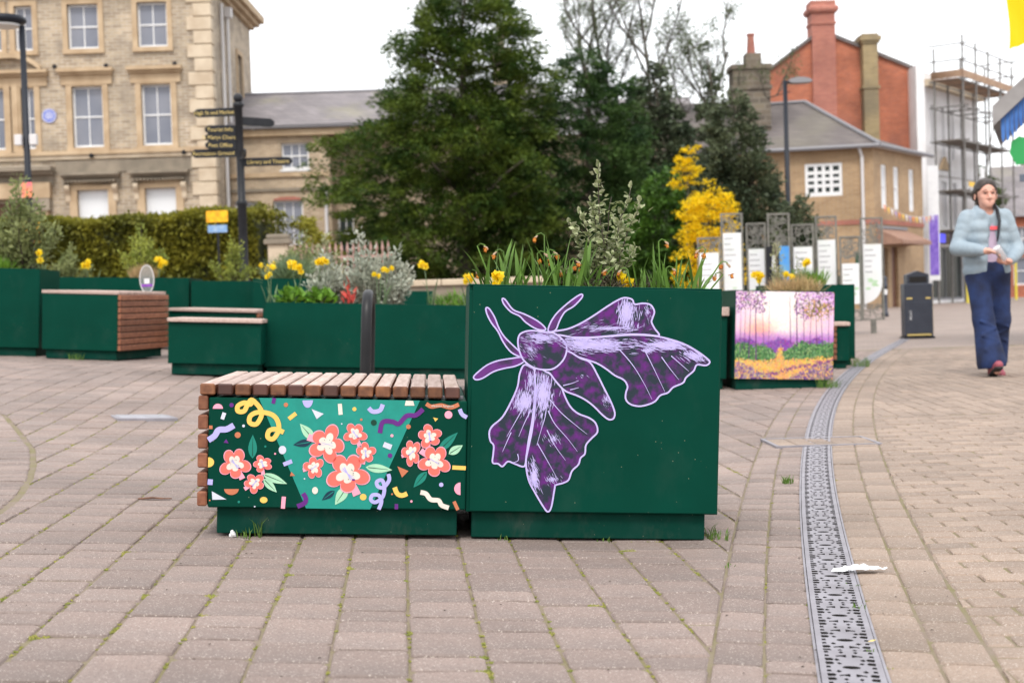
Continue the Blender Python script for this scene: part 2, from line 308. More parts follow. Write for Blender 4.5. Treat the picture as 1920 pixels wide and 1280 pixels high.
def block_template(l, wd, seed):
    """paver, long side along y; worn edges and corners"""
    rg = np.random.RandomState(seed); v = []
    for ins, z in ((.008, 0.), (.003, -.002), (.0, -.007), (0., -.045)):
        j = rg.uniform(-.0018, .0018, (8, 2)) if z > -.04 else np.zeros((8, 2)); c = .010
        a, b = wd/2-ins, l/2-ins
        pts = [(-a+c, -b), (a-c, -b), (a, -b+c), (a, b-c), (a-c, b), (-a+c, b), (-a, b-c), (-a, -b+c)]
        v += [(p[0]+j[k, 0], p[1]+j[k, 1], z) for k, p in enumerate(pts)]
    f = [(0, 1, 4, 5), (1, 2, 3, 4), (0, 5, 6, 7)]
    q = [(r*8+k, (r+1)*8+k, (r+1)*8+(k+1) % 8, r*8+(k+1) % 8) for r in range(3) for k in range(8)]
    return np.array(v), f+q
def cut_block(b, clip, VV, FF, n):
    x, y, a, l, wd = b; ca, sa = math.cos(a), math.sin(a); P = [(x+u*ca-v*sa, y+u*sa+v*ca) for u, v in ((-wd/2, -l/2), (wd/2, -l/2), (wd/2, l/2), (-wd/2, l/2))]
    for (px, py, nx, ny) in clip:
        Q = []; 
        for i in range(len(P)):
            p, q = P[i], P[(i+1) % len(P)]; dp = (p[0]-px)*nx+(p[1]-py)*ny; dq = (q[0]-px)*nx+(q[1]-py)*ny
            if dp >= 0: Q.append(p)
            if (dp >= 0) != (dq >= 0): t = dp/(dp-dq); Q.append((p[0]+(q[0]-p[0])*t, p[1]+(q[1]-p[1])*t))
        P = Q
    if len(P) < 3: return n
    ar = abs(sum(P[i-1][0]*P[i][1]-P[i][0]*P[i-1][1] for i in range(len(P))))/2
    if ar < 2e-4: return n
    cx, cy = sum(p[0] for p in P)/len(P), sum(p[1] for p in P)/len(P); k = len(P); z = rg.gauss(0, .001); vv = []
    for ins, dz in ((.009, 0.), (.002, -.005), (0, -.045)):
        for p in P:
            d = math.hypot(p[0]-cx, p[1]-cy) or 1; f = max(0, 1-ins*1.3/d); q = (cx+(p[0]-cx)*f, cy+(p[1]-cy)*f); vv.append((q[0], q[1], h1(*q)+z+dz))
    VV.append(np.array(vv)); FF.append(tuple(n+i for i in range(k)))
    for r in range(2):
        for i in range(k): FF.append((n+r*k+i, n+(r+1)*k+i, n+(r+1)*k+(i+1) % k, n+r*k+(i+1) % k))
    return n+3*k
def field(blocks, parent, m, name, cuts=(), n_single=300):
    """blocks: (x, y, angle, length, width). The nearest in view become objects of their own, the rest one mesh"""
    fw = np.array([math.sin(YAW), math.cos(YAW)]); rt = np.array([math.cos(YAW), -math.sin(YAW)]); keep = []
    for b in blocks:
        z = b[0]*fw[0]+b[1]*fw[1]; x = b[0]*rt[0]+b[1]*rt[1]
        if z > 1.5 and abs(x)/z < .72: keep.append((z, abs(x)/z, b))
    keep.sort(key=lambda k: k[0])
    lim = [k for k in keep if k[1] < .375 and k[0] > 2.62][:n_single]; ids = {id(k) for k in lim}
    cache = {}; rg = random.Random(5)
    def tpl(l, wd):
        k = (round(l, 2), round(wd, 3), rg.randrange(5))
        if k not in cache: cache[k] = [*block_template(l, wd, hash(k) % 9999), None]
        return cache[k]
    VV, FF, n = [], [], 0
    for k in keep:
        x, y, a, l, wd = k[2]; T = tpl(l, wd); e = .05
        z = h1(x, y)+rg.gauss(0, .0011); gx = (h1(x+e, y)-h1(x-e, y))/(2*e)+rg.gauss(0, .006); gy = (h1(x, y+e)-h1(x, y-e))/(2*e)+rg.gauss(0, .006)
        nrm = Vector((-gx, -gy, 1)).normalized(); rot = Vector((0, 0, 1)).rotation_difference(nrm).to_matrix() @ Matrix.Rotation(a+rg.gauss(0, .006), 3, 'Z')
        if id(k) in ids:
            if T[2] is None:
                me = bpy.data.meshes.new(name); me.from_pydata([tuple(p) for p in T[0]], [], T[1]); me.materials.append(m); me.update(); T[2] = me
            o = bpy.data.objects.new(name, T[2]); link(o, parent); o.matrix_world = Matrix.Translation((x, y, z)) @ rot.to_4x4()
        else:
            VV.append(T[0] @ np.array(rot).T+np.array([x, y, z])); FF += [tuple(i+n for i in q) for q in T[1]]; n += len(T[0])
    for b, clip in cuts: n = cut_block(b, clip, VV, FF, n)
    o = mesh(name, np.concatenate(VV), FF, m, parent); o['kind'] = 'stuff'
RINGC = [(-3.0, 9.3), (-2.309, 8.436), (-2.01, 7.631), (-1.783, 6.975), (-1.629, 6.38), (-1.503, 5.819), (-1.423, 5.345), (-1.386, 5.017), (-1.36, 4.6), (-1.45, 4.1), (-1.7, 3.6)]
ry = np.array([p[1] for p in RINGC])[::-1]; rx = np.array([p[0] for p in RINGC])[::-1]
def rgx(y): return float(np.interp(y, ry, rx))
def ringx(y): return rgx(y) if 3.6 < y < 9.3 else -99
L1 = []; C1 = []; C2 = []; rg = random.Random(3); PW = .1628
for k in range(-72, 60):
    cx = -.0056+PW*(k+.5); y = 1.6+rg.uniform(0, .2)
    while y < 17:
        l = rg.choice((.118, .118, .165, .165, .165, .215, .245)); yc = y+l/2
        k1 = math.sqrt(1+drs(yc)**2); B = (cx, yc, 0, l-.007, PW-.0045); ed = drx(yc)-.29*k1; rb = ringx(yc)
        if rb > -50: sr = (rgx(yc+.1)-rgx(yc-.1))/.2; kr = math.sqrt(1+sr*sr)
        if cx+PW/2+.5*l*drs(yc) < ed and (rb < -50 or cx-PW/2-.5*l*abs(sr) > rb+.01): L1.append(B)
        elif cx-PW/2-.5*l*drs(yc) < ed and (rb < -50 or cx-PW/2-.5*l*abs(sr) > rb+.01): C1.append((B, [(ed, yc, -1/k1, drs(yc)/k1)]))
        elif rb > -50 and cx < ed and cx+PW/2+.5*l*abs(sr) > rb: C1.append((B, [(rb+.012, yc, 1/kr, -sr/kr)]))
        y += l
# border courses that follow the drain and the ring
def along(off, wd, y0, y1, lens):
    out = []; y = y0
    while y < y1:
        l = rg.choice(lens); sl = drs(y); c = 1/math.sqrt(1+sl*sl); yc = y+l*c/2; x = drx(yc)+off/c
        out.append((x, yc, -math.atan(drs(yc)), l-.0035, wd-.001)); y += l*c
    return out
L1 += along(-.122, .108, 1.8, 17, (.1, .12, .16)); L1 += along(-.232, .108, 1.9, 17, (.12, .16, .2))
for off, wd in ((-.085, .15), (-.255, .16), (-.42, .16), (-.585, .16), (-.75, .16)):
    y = 3.7
    while y < 9.2:
        s = (rgx(y+.1)-rgx(y))/.1; c = 1/math.sqrt(1+s*s); l = rg.choice((.1, .13, .16))
        yc = y+l*c/2; L1.append((ringx(yc)+off/c, yc, -math.atan(s), l-.004, wd-.006)); y += l*c
field(L1, bed, P_['paver'], 'paver_block', C1)
rbed = sheet('walkway_paving', np.linspace(.6, 10.6, 22), np.linspace(1, 17.2, 40), lambda X, Y: -.005+0*X-.05*(X < drx(Y)-.4), P_['bed'], 'buff block paving of the walkway beyond the drain')
L2 = along(.125, .115, 1.8, 17, (.16, .2)); L2 += along(.242, .115, 1.9, 17, (.2, .2))
A2 = R(-8.5); ca, sa = math.cos(A2), math.sin(A2)
for r in range(-10, 190):
    ro = .5*(r % 2)+rg.uniform(-.06, .06)
    for c in range(-45, 75):
        if r < 72: u, v, a, l, wd = (c+ro)*.2, r*.1, A2+math.pi/2, .197, .0965
        else: u, v, a, l, wd = c*.1, 7.2+(r-72+.5*(c % 2))*.2, A2, .197, .0965
        x, y = 1.6+u*ca-v*sa, 1.4+u*sa+v*ca
        if y > 1.8 and y < 17 and x < 10.4:
            k1 = math.sqrt(1+drs(y)**2); ed = drx(y)+.304*k1; ext = (.115 if r < 72 else .09)*k1
            if x > ed+ext: L2.append((x, y, a, l, wd))
            elif x > ed-ext: C2.append(((x, y, a, l, wd), [(ed, y, 1/k1, -drs(y)/k1)]))
field(L2, rbed, P_['paver_warm'], 'walkway_block', C2)

# drain: channel with pierced cast grates
dr = thing('drain_channel', 'curved line of pierced grey metal drain grates across the paving', 'drain', (0, 0, 0))
mb = MB(); pv = None
for y in np.arange(1.9, 20.6, .25):
    sl = drs(y); c = 1/math.sqrt(1+sl*sl); nx, ny = c, -sl*c; x = drx(y); row = []
    for o in (-.072, -.066, .066, .072):
        row.append((x+o*nx, y+o*ny, h1(x+o*nx, y+o*ny)+(.001 if abs(o) > .07 else .0008)))
    for o in (-.06, .06): row.append((x+o*nx, y+o*ny, h1(x, y)-.006))
    b = len(mb.v); mb.v += row
    if pv is not None:
        for i, j, q in ((0, 1, 0), (2, 3, 0), (4, 5, 1), (1, 4, 1), (5, 2, 1)): mb.f.append((pv+i, pv+j, b+j, b+i)); mb.m.append(q)
    pv = b
mb.build('channel', [P_['grate'], P_['dark']], dr)  # near-black strip close under the grates stands for the shaded channel depth
def grate_mesh(L=.497, W=.128):
    holes = []; n = 16; st = L/n
    for i in range(n):
        y = -L/2+(i+.5)*st; ph = i % 8; bb = 1.28
        for s in (-1, 1):
            def pz(pts): holes.append([(s*a, y+b*st*bb) for a, b in (pts if s > 0 else pts[::-1])])
            if ph in (0, 1, 4, 5): pz([(.036, -.22), (.050, -.3), (.052, .25), (.038, .3), (.033, .05)])
            else: pz([(.041, -.15), (.051, -.2), (.051, .2), (.043, .22)])
            if ph == 3: pass
            elif ph in (1, 6): pz([(.006, -.3), (.018, -.12), (.027, -.22), (.028, .02), (.018, .12), (.006, .3)])
            elif ph in (2, 5): pz([(.020, -.05), (.027, -.3), (.033, -.1), (.028, .22)])
            elif ph in (0, 7): pz([(.010, -.02), (.015, -.25), (.021, 0), (.015, .25)])
            elif ph == 4: pz([(.017, -.1), (.024, -.22), (.029, .1), (.022, .2)])
        if ph == 3: holes.append([(.019*math.cos(a), y+.0125*math.sin(a)) for a in np.linspace(0, 2*math.pi, 14)[:-1]])
    mb = MB(); mb.poly([(-W/2, -L/2), (W/2, -L/2), (W/2, L/2), (-W/2, L/2)], 0, holes, th=.005, to=lambda x, z, y=0.0: (x, z, -y))
    nt_ = sum(1 for f in mb.f if len(f) == 3); q = nt_
    for i in range(len(mb.f)):
        if len(mb.f[i]) == 4 and i >= nt_+4: mb.m[i] = 1  # slot walls painted near-black as shade, the plate itself being thin
    o = mb.build('grate', [P_['grate'], P_['dark']], dr); return o
g0 = grate_mesh(); s_y = 2.02; first = True
while s_y < 20:
    c = 1/math.sqrt(1+drs(s_y+.25)**2); yc = s_y+.25*c; x = drx(yc)
    o = g0 if first else child('grate', g0.data, dr); first = False
    gx = (h1(x+.1, yc)-h1(x-.1, yc))/.2; gy = (h1(x, yc+.2)-h1(x, yc-.2))/.4
    o.location = (x, yc, h1(x, yc)+.0035); o.rotation_euler = (math.atan(gy), -math.atan(gx), -math.atan(drs(yc)))
    s_y += .5*c
    if 6.85 < s_y < 7.2: s_y = 7.44
# recessed inspection cover lying across the drain
ic = thing('inspection_cover', 'recessed paved inspection cover with steel frame lying across the drain', 'cover', (2.14, 7.2, h1(2.14, 7.2)), (0, R(.3), R(-3)))
mb = MB(); a, b = .27, .2
for q in ((-a, a, -b, -b+.018), (-a, a, b-.018, b), (-a, -a+.018, -b+.018, b-.018), (a-.018, a, -b+.018, b-.018)): mb.box(*q, -.03, .006)
mb.build('frame', P_['grate'], ic)
for i in range(5):
    for j in range(2):
        x0 = -a+.022+i*.0995; y0 = -b+.022+j*.179; MB().box(x0, x0+.094, y0, y0+.173, -.03, .004, bev=.003).build('paver_block', P_['paver_warm'], ic)
mc = thing('manhole_cover', 'small grey steel access cover set in the paving left of the bench', 'cover', (-1.52, 8.45, h1(-1.52, 8.45)), (0, R(3.3), R(20)))
mb = MB(); mb.box(-.17, .17, -.16, .16, -.02, .008, bev=.004); mb.build('frame', P_['grate'], mc)
mb = MB(); mb.box(-.14, .14, -.13, .13, 0, .011, bev=.003); mb.build('lid', M_('worn_steel', (.42, .42, .46), .4, (.3, .3, .33), 9, 5, metal=.4), mc)

# moss cushions in the joints and weeds (nobody could count them)
rgn = np.random.RandomState(11); V = []; Fc = []
def tuft(x, y, r, n, zt, V, Fc, blade=False):
    for i in range(n):
        a = rgn.uniform(0, 6.283); d = r*math.sqrt(rgn.rand()); px, py = x+d*math.cos(a), y+d*math.sin(a)*1.2; z = h1(px, py)-.004
        if blade:
            hgt = zt*rgn.uniform(.5, 1.2); q = rgn.uniform(0, 6.283); lx, ly = math.cos(q)*hgt*.5, math.sin(q)*hgt*.5; b = len(V); wv = .0014
            V += [(px-wv, py, z), (px+wv, py, z), (px+lx*.4+wv, py+ly*.4, z+hgt*.7), (px+lx*.4-wv, py+ly*.4, z+hgt*.7), (px+lx, py+ly, z+hgt)]
            Fc += [(b, b+1, b+2, b+3), (b+3, b+2, b+4)]
        else:
            s = zt*rgn.uniform(.5, 1.2); q = rgn.uniform(0, 6.283); b = len(V); ux, uy = math.cos(q)*s, math.sin(q)*s
            V += [(px-ux, py-uy, z), (px+uy, py-ux, z), (px+ux, py+uy, z), (px-uy, py+ux, z), (px, py, z+s*.9)]
            Fc += [(b, b+1, b+4), (b+1, b+2, b+4), (b+2, b+3, b+4), (b+3, b, b+4)]
for k in range(-22, 12):
    jx = -.0056+PW*k; y = 2.4
    while y < 8.5:
        y += rgn.exponential(.085)
        if jx < drx(y)-.32 and ringx(y) < jx: tuft(jx+rgn.normal(0, .003), y, rgn.uniform(.004, .011), rgn.randint(6, 16), .0032, V, Fc)
        if rgn.rand() < .06 and jx < drx(y)-.32:
            cx = jx+rgn.normal(0, .01); tuft(cx, y, rgn.uniform(.014, .026), rgn.randint(50, 110), .0042, V, Fc)
for i in range(160):
    y = 2.4+rgn.rand()*7; tuft(drx(y)+rgn.choice((-.072, .078, .08, -.176))+rgn.normal(0, .004), y, .01, rgn.randint(4, 20), .0035, V, Fc)
for i in range(70):
    x = rgn.uniform(-.6, .94); tuft(x, 4.475+rgn.normal(0, .004), .008, rgn.randint(2, 10), .0035, V, Fc)
tag(mesh('moss', V, Fc, P_['moss']), 'yellow green moss growing in the paving joints', 'moss', kind='stuff')
V = []; Fc = []
for x, y, n, zt in ((-.51, 4.475, 12, .04), (-.47, 4.47, 6, .06), (.98, 4.50, 14, .05), (1.01, 4.47, 10, .035), (.30, 4.47, 6, .02), (.62, 4.47, 8, .02), (.92, 4.02, 5, .014), (1.57, 5.75, 40, .035), (1.105, 3.42, 10, .022), (1.18, 3.7, 4, .012), (3.35, 11.0, 90, .09), (4.5, 13.7, 90, .1), (-3.0, 13.42, 60, .07), (1.0, 3.0, 5, .012)):
    tuft(x, y, .022 if y < 9 else .09, n, zt, V, Fc, True)
tag(mesh('weeds', V, Fc, P_['grassblade']), 'small green weeds at the planter feet and along the drain', 'weeds', kind='stuff')
# litter
pp = MB(); n = 14; prof = []
for i in range(n+1):
    t = i/n; prof.append((-.065+.16*t, .026*math.sin(math.pi*t)**.6+.006*math.sin(13*t), .004+.006*math.sin(17*t)**2+.008*math.sin(math.pi*t)**2))
v = [(p[0], -p[1]*.8, p[2]*.6) for p in prof]+[(p[0], p[1], p[2]) for p in prof]
o = mesh('paper_scrap', v, [(i, i+1, n+2+i, n+1+i) for i in range(n)], P_['white'], smooth=True); o.location = (1.235, 3.86, h1(1.235, 3.86)+.006)
tag(o, 'crumpled scrap of white paper lying on the drain edge', 'litter')
o = MB().tube([(0, 0, 0), (.05, .008, .004), (.085, .002, .002), (.12, .01, .001)], [.0035, .004, .003, .002], 6).build('twig', P_['wood_end']); o.location = (-.98, 5.28, h1(-.95, 5.28)+.006); o.rotation_euler = (0, R(3), 0)
tag(o, 'small brown twig lying on the paving beside the confetti bench', 'twig')
bm = bmesh.new(); bmesh.ops.create_icosphere(bm, subdivisions=2, radius=.011)
for q in bm.verts: q.co *= 1+.25*math.sin(q.co.x*300+q.co.z*200); q.co.z *= 1.1
me = bpy.data.meshes.new('pebble'); bm.to_mesh(me); me.materials.append(P_['white']); o = link(bpy.data.objects.new('pebble', me)); o.location = (-.545, 4.47, h1(-.545, 4.47)+.01)
tag(o, 'small white pebble against the plinth of the confetti bench', 'pebble')
lf = mesh('fallen_petal', [(0, 0, 0), (.012, -.004, .002), (.022, .001, .004), (.012, .007, .002)], [(0, 1, 2, 3)], M_('petal', (.75, .55, .12), .6)); lf.location = (1.005, 3.06, h1(1.0, 3.06)+.006)
tag(lf, 'pale yellow petal lying on a drain grate', 'petal')
V = []; Fc = []
for i in range(90):
    x, y = rgn.uniform(-1.6, 1.6), 2.7+rgn.rand()**1.5*4; s = rgn.uniform(.002, .005); z = h1(x, y)+.003; b = len(V)
    V += [(x-s, y, z), (x, y-s*.6, z+.001), (x+s, y, z), (x, y+s*.6, z+s*.5)]; Fc.append((b, b+1, b+2, b+3))
tag(mesh('debris', V, Fc, P_['soil']), 'dark crumbs of soil and leaf litter scattered on the paving', 'debris', kind='stuff')
# ------------------------------------------------------------------ planters and benches
TILT = R(3.0)
def planter(label, loc, wd, dp, ht, yaw=0., tilt=TILT, plinth=.085, soil=.06, inset=(.02, .035), group='green steel planters', front_panel=True, name='planter'):
    t = thing(name, label, 'planter', loc, (0, tilt, yaw), group)
    MB().box(inset[0], wd-inset[1], .03, dp-.03, 0, plinth-.002, bev=.003).build('plinth', P_['green_scuffed'], t)
    th = .012; mb = MB()
    mb.box(0, wd, .004, th, plinth, ht-.02, bev=.002); mb.box(0, wd, dp-th, dp, plinth, ht, bev=.002)
    mb.box(0, th, th, dp-th, plinth, ht, bev=.002); mb.box(wd-th, wd, th, dp-th, plinth, ht, bev=.002)
    mb.box(th, wd-th, th, dp-th, plinth+.01, plinth+.02); mb.build('body', P_['green'], t)
    MB().box(.011, wd-.004, 0, .0036, plinth+.003, ht-.004, bev=.0022).build('front_panel', P_['green'], t)
    mb = MB()                                          # folded rim
    mb.box(.0, wd, .0045, .034, ht-.004, ht+.001, bev=.002); mb.box(.0, wd, dp-.03, dp, ht+.0005, ht+.002)
    mb.box(.0, .03, .0345, dp-.0305, ht+.0003, ht+.0018); mb.box(wd-.03, wd, .0345, dp-.0305, ht+.0003, ht+.0018); mb.build('rim', P_['green'], t)
    n = 14; g = np.random.RandomState(int(abs(loc[0])*1000)); v = [(th+(wd-2*th)*i/n, th+(dp-2*th)*j/n, ht-soil+g.normal(0, .008)) for j in range(n+1) for i in range(n+1)]
    mesh('soil', v, [(j*(n+1)+i, j*(n+1)+i+1, (j+1)*(n+1)+i+1, (j+1)*(n+1)+i) for j in range(n) for i in range(n)], P_['soil'], t, True)
    return t
def bench(label, loc, wd, dp, ht, yaw=0., tilt=TILT, plinth=.085, st=.035, sw=.046, pitch=.0541, run='y', side=None, over=.03, group='green benches with hardwood slats', side_n=6, side_p=.0595, side_w=.045):
    t = thing('bench', label, 'bench', loc, (0, tilt, yaw), group); hb = ht-st
    MB().box(.025, wd-.025, .03, dp-.03, 0, plinth-.002, bev=.003).build('plinth', P_['green_scuffed'], t)
    MB().box(0, wd, 0, dp, plinth, hb-.008, bev=.004).build('body', P_['green'], t)
    for y in (.12, dp-.12): MB().box(.01, wd-.01, y-.02, y+.02, hb-.0078, hb-.0004).build('slat_bearer', P_['grate'], t)
    if run == 'y':
        x = -over; i = 0; n = int((wd+over+.02-x-over)/pitch+.5)
        while x+sw < wd+.016:
            e = MB(); e.box(x, x+sw, -.006, dp+.01, hb, ht, bev=.004); ee = [0]*len(e.f)
            for k, f in enumerate(e.f):
                ys = [e.v[q][1] for q in f]; zs = [e.v[q][2] for q in f]
                if max(ys) < .0: ee[k] = 1 if random.Random(i*7+3).random() < .55 else 2
                elif min(zs) < hb+.002 or max(zs) < ht-.003: ee[k] = 3
            e.m = ee; e.build('slat', [P_['wood_top'], P_['wood_end'], P_['wood_dark'], P_['wood']], t); x += pitch; i += 1
    else:
        y = -over
        while y+sw < dp+.02: MB().box(-.006, wd+.01, y, y+sw, hb, ht, bev=.004).build('slat', P_['wood_top'], t); y += pitch
    if side:
        for i in range(side_n):
            z1 = hb-.003-i*side_p; z0 = z1-side_w
            if side == 'left': MB().box(-.032, -.002, -.004, dp+.004, z0, z1, bev=.004).build('side_slat', P_['wood'], t)
            else: MB().box(wd+.002, wd+.032, -.004, dp+.004, z0, z1, bev=.004).build('side_slat', P_['wood'], t)
    return t
MO = (.178, 4.46, -.003)
moth = planter('tall green planter with a purple hawk moth painted on its front', MO, .8, .8, .8, R(-1.9), R(2.9))
BO = (-.622, 4.46, .045)
cb = bench('slatted bench with flowers and confetti painted on its green front', BO, .8, .8, .47, R(-1.2), R(2.9), side='left', plinth=.085, over=.027)

# --- flat paint on the panels
PC = lambda r, g, b: lin((r, g, b))
def flatm(name, c, rough=.42): return M_('paint_'+name, lin(c), rough, tuple(v*.9 for v in lin(c)), 30, 3, spec=.35)
def panel_map(TL, TR, BL, BR, x0, x1, z0, z1, yoff):
    def to(x, y, d=0.0):
        u = .5; v = .5
        for _ in range(4):
            xl = TL[0]+(BL[0]-TL[0])*v; xr = TR[0]+(BR[0]-TR[0])*v; u = (x-xl)/(xr-xl)
            yt = TL[1]+(TR[1]-TL[1])*u; yb = BL[1]+(BR[1]-BL[1])*u; v = (y-yt)/(yb-yt)
        return (x0+(x1-x0)*u, yoff+d, z1+(z0-z1)*v)
    return to
def inside(p, poly):
    x, y = p; c = False; n = len(poly)
    for i in range(n):
        a, b = poly[i], poly[i-1]
        if (a[1] > y) != (b[1] > y) and x < (b[0]-a[0])*(y-a[1])/(b[1]-a[1])+a[0]: c = not c
    return c
MOTH = dict(
 thorax=[(275,300),(290,282),(330,272),(400,278),(450,290),(495,340),(485,400),(440,445),(390,452),(340,440),(300,410),(280,370),(272,330)],
 abdomen=[(400,450),(480,365),(560,400),(605,420),(640,480),(670,540),(700,600),(718,650),(712,678),(690,682),(660,660),(620,620),(580,590),(540,570),(490,550),(450,510),(420,470)],
 upper=[(430,278),(500,265),(560,240),(620,205),(680,165),(730,135),(765,122),(800,130),(812,152),(850,148),(885,155),(903,185),(895,215),(890,235),(905,265),(925,297),(860,292),(780,290),(700,297),(600,304),(500,302),(450,295)],
 right=[(450,292),(560,308),(700,299),(800,293),(900,298),(980,315),(1050,340),(1110,375),(1155,410),(1158,425),(1140,435),(1100,432),(1085,460),(1050,490),(1035,515),(990,535),(965,560),(930,572),(905,600),(870,615),(830,622),(790,612),(770,590),(770,560),(778,530),(760,500),(720,480),(680,450),(640,425),(600,410),(540,390),(490,360),(455,330)],
 left=[(300,430),(280,470),(270,530),(240,600),(200,670),(155,710),(140,740),(145,780),(160,800),(158,840),(155,880),(180,885),(200,898),(225,875),(255,885),(300,898),(310,850),(320,780),(335,700),(345,620),(350,540),(350,460),(330,440)],
 lower=[(350,450),(355,560),(348,650),(335,740),(318,820),(308,880),(320,960),(350,1020),(385,1080),(408,1108),(425,1085),(440,1000),(445,985),(480,975),(505,960),(520,920),(550,890),(560,860),(580,840),(585,800),(610,770),(638,740),(630,700),(600,675),(550,655),(515,625),(490,580),(470,530),(440,490),(400,460)])
LEGS = [[(125,168),(140,170),(165,210),(185,260),(210,300),(250,340),(285,375),(280,390),(240,370),(205,325),(180,275),(150,235),(130,195)],
 [(200,125),(215,130),(250,175),(300,195),(350,220),(385,245),(400,268),(360,265),(310,235),(280,205),(240,185),(208,150)],
 [(565,105),(568,120),(530,160),(490,185),(465,225),(445,270),(412,275),(420,240),(445,200),(480,165),(530,125)],
 [(68,485),(85,465),(130,430),(180,410),(240,400),(290,395),(298,415),(260,435),(210,445),(160,460),(110,490),(80,497)]]
mto = panel_map((50, 58), (1222, 85), (30, 1108), (1195, 1127), .0, .8, .085, .8, -.0006)
def lay(to, k): return lambda x, y, d=0.0: to(x, y, d-k*.0004)
mwing = M_('paint_moth', lin((40, 50, 60)), .42, lin((98, 36, 118)), 30, 12, spec=.2, lo=.44, hi=.64)
mfill = M_('paint_moth_purple', lin((96, 40, 118)), .42, lin((44, 40, 62)), 14, 8, spec=.35, lo=.45, hi=.58)
lil = flatm('lilac', (196, 184, 238)); lil2 = flatm('deep_lilac', (150, 130, 205))
mp = None
order = ['upper', 'right', 'left', 'lower', 'abdomen', 'thorax']
polys = {k: smooth_loop(v, 4) for k, v in MOTH.items()}
mp = MB()
for i, l in enumerate(LEGS): mp.poly(smooth_loop(l, 4), 0, to=lay(mto, 1))
mp = mp.build('painted_moth', [mfill], moth)
o = MB()
for l in LEGS: o.ribbon(smooth_loop(l, 4), 6.5, 0, True, lay(mto, 2))
o.build('painted_leg_outline', [lil], mp)
rgm = random.Random(2)
for i, k in enumerate(order):
    o = MB(); o.poly(polys[k], 0, to=lay(mto, 2+i)); o.ribbon(polys[k], 7.5, 1, True, lay(mto, 2.5+i))
    o.build('painted_wing' if i < 4 else 'painted_body', [mwing, lil], mp)
# brushed highlights: (part, centre, radii, count, angle, length, width)
hl = [('thorax', (390, 305), (95, 26), 260, 12, 34, 3.2), ('thorax', (330, 360), (50, 60), 110, 40, 22, 2), ('upper', (775, 190), (48, 95), 420, 95, 30, 4.5), ('upper', (700, 262), (180, 20), 120, -14, 40, 3), ('upper', (870, 190), (24, 40), 40, 70, 22, 3),
      ('right', (640, 340), (150, 32), 560, 3, 44, 4), ('right', (560, 330), (90, 30), 200, 30, 30, 3), ('right', (960, 340), (110, 26), 330, 14, 44, 4.6), ('right', (1090, 390), (56, 26), 150, 35, 36, 4.4), ('right', (870, 365), (24, 10), 50, 25, 26, 4),
      ('left', (300, 600), (48, 52), 330, 102, 36, 4), ('left', (330, 500), (22, 60), 90, 95, 28, 3), ('lower', (385, 560), (42, 95), 420, 95, 40, 4.2), ('lower', (345, 950), (24, 70), 190, 70, 34, 4), ('lower', (430, 960), (30, 20), 60, 60, 20, 3.4), ('lower', (440, 770), (40, 28), 40, 60, 24, 3), ('abdomen', (570, 480), (30, 20), 8, 35, 12, 3), ('abdomen', (680, 590), (22, 45), 40, 62, 20, 3)]
o = MB(); hk = 0
for part, c, rr, n, ang, ln, wv in hl:
    for _ in range(int(n*1.5)):
        a = rgm.uniform(0, 6.283); q = abs(rgm.gauss(0, .58)); p = (c[0]+rr[0]*q*math.cos(a), c[1]+rr[1]*q*math.sin(a))
        t = R(ang+rgm.gauss(0, 7)); l = ln*rgm.uniform(.4, 1.1)/2; w_ = wv*rgm.uniform(.25, .85); e = (p[0]+math.cos(t)*l, p[1]+math.sin(t)*l); s0 = (p[0]-math.cos(t)*l, p[1]-math.sin(t)*l)
        if inside(e, polys[part]) and inside(s0, polys[part]): hk += 1; o.ribbon([s0, p, e], [w_*.3, w_, w_*.15], 0, False, lay(mto, 9+(hk*.6180339) % 1*3))
for pl in ([(740,360),(800,430),(850,510),(890,590)],[(860,370),(900,450),(950,555)],[(935,395),(975,450),(1015,500)],[(980,390),(1020,425),(1062,462)],[(490,310),(600,318),(700,345),(860,345)],[(420,590),(470,650),(540,710),(590,750)],[(410,640),(440,700),(500,770),(545,830)],[(405,730),(440,800),(490,870)],[(360,790),(400,860),(450,950)],[(400,560),(400,650),(375,740),(358,800)],[(300,620),(260,690),(220,760)],[(330,640),(300,700),(275,760)],[(240,740),(200,830)],[(480,525),(520,515),(552,502)],[(512,545),(552,535)],[(270,840),(272,870),(240,882)],[(352,470),(352,560),(346,660)]):
    p = smooth_loop(pl, 5, False); o.ribbon(p, [4.6*(1-.75*i/len(p)) for i in range(len(p))], 0, False, lay(mto, 13))
o.build('painted_highlight', [lil], mp)

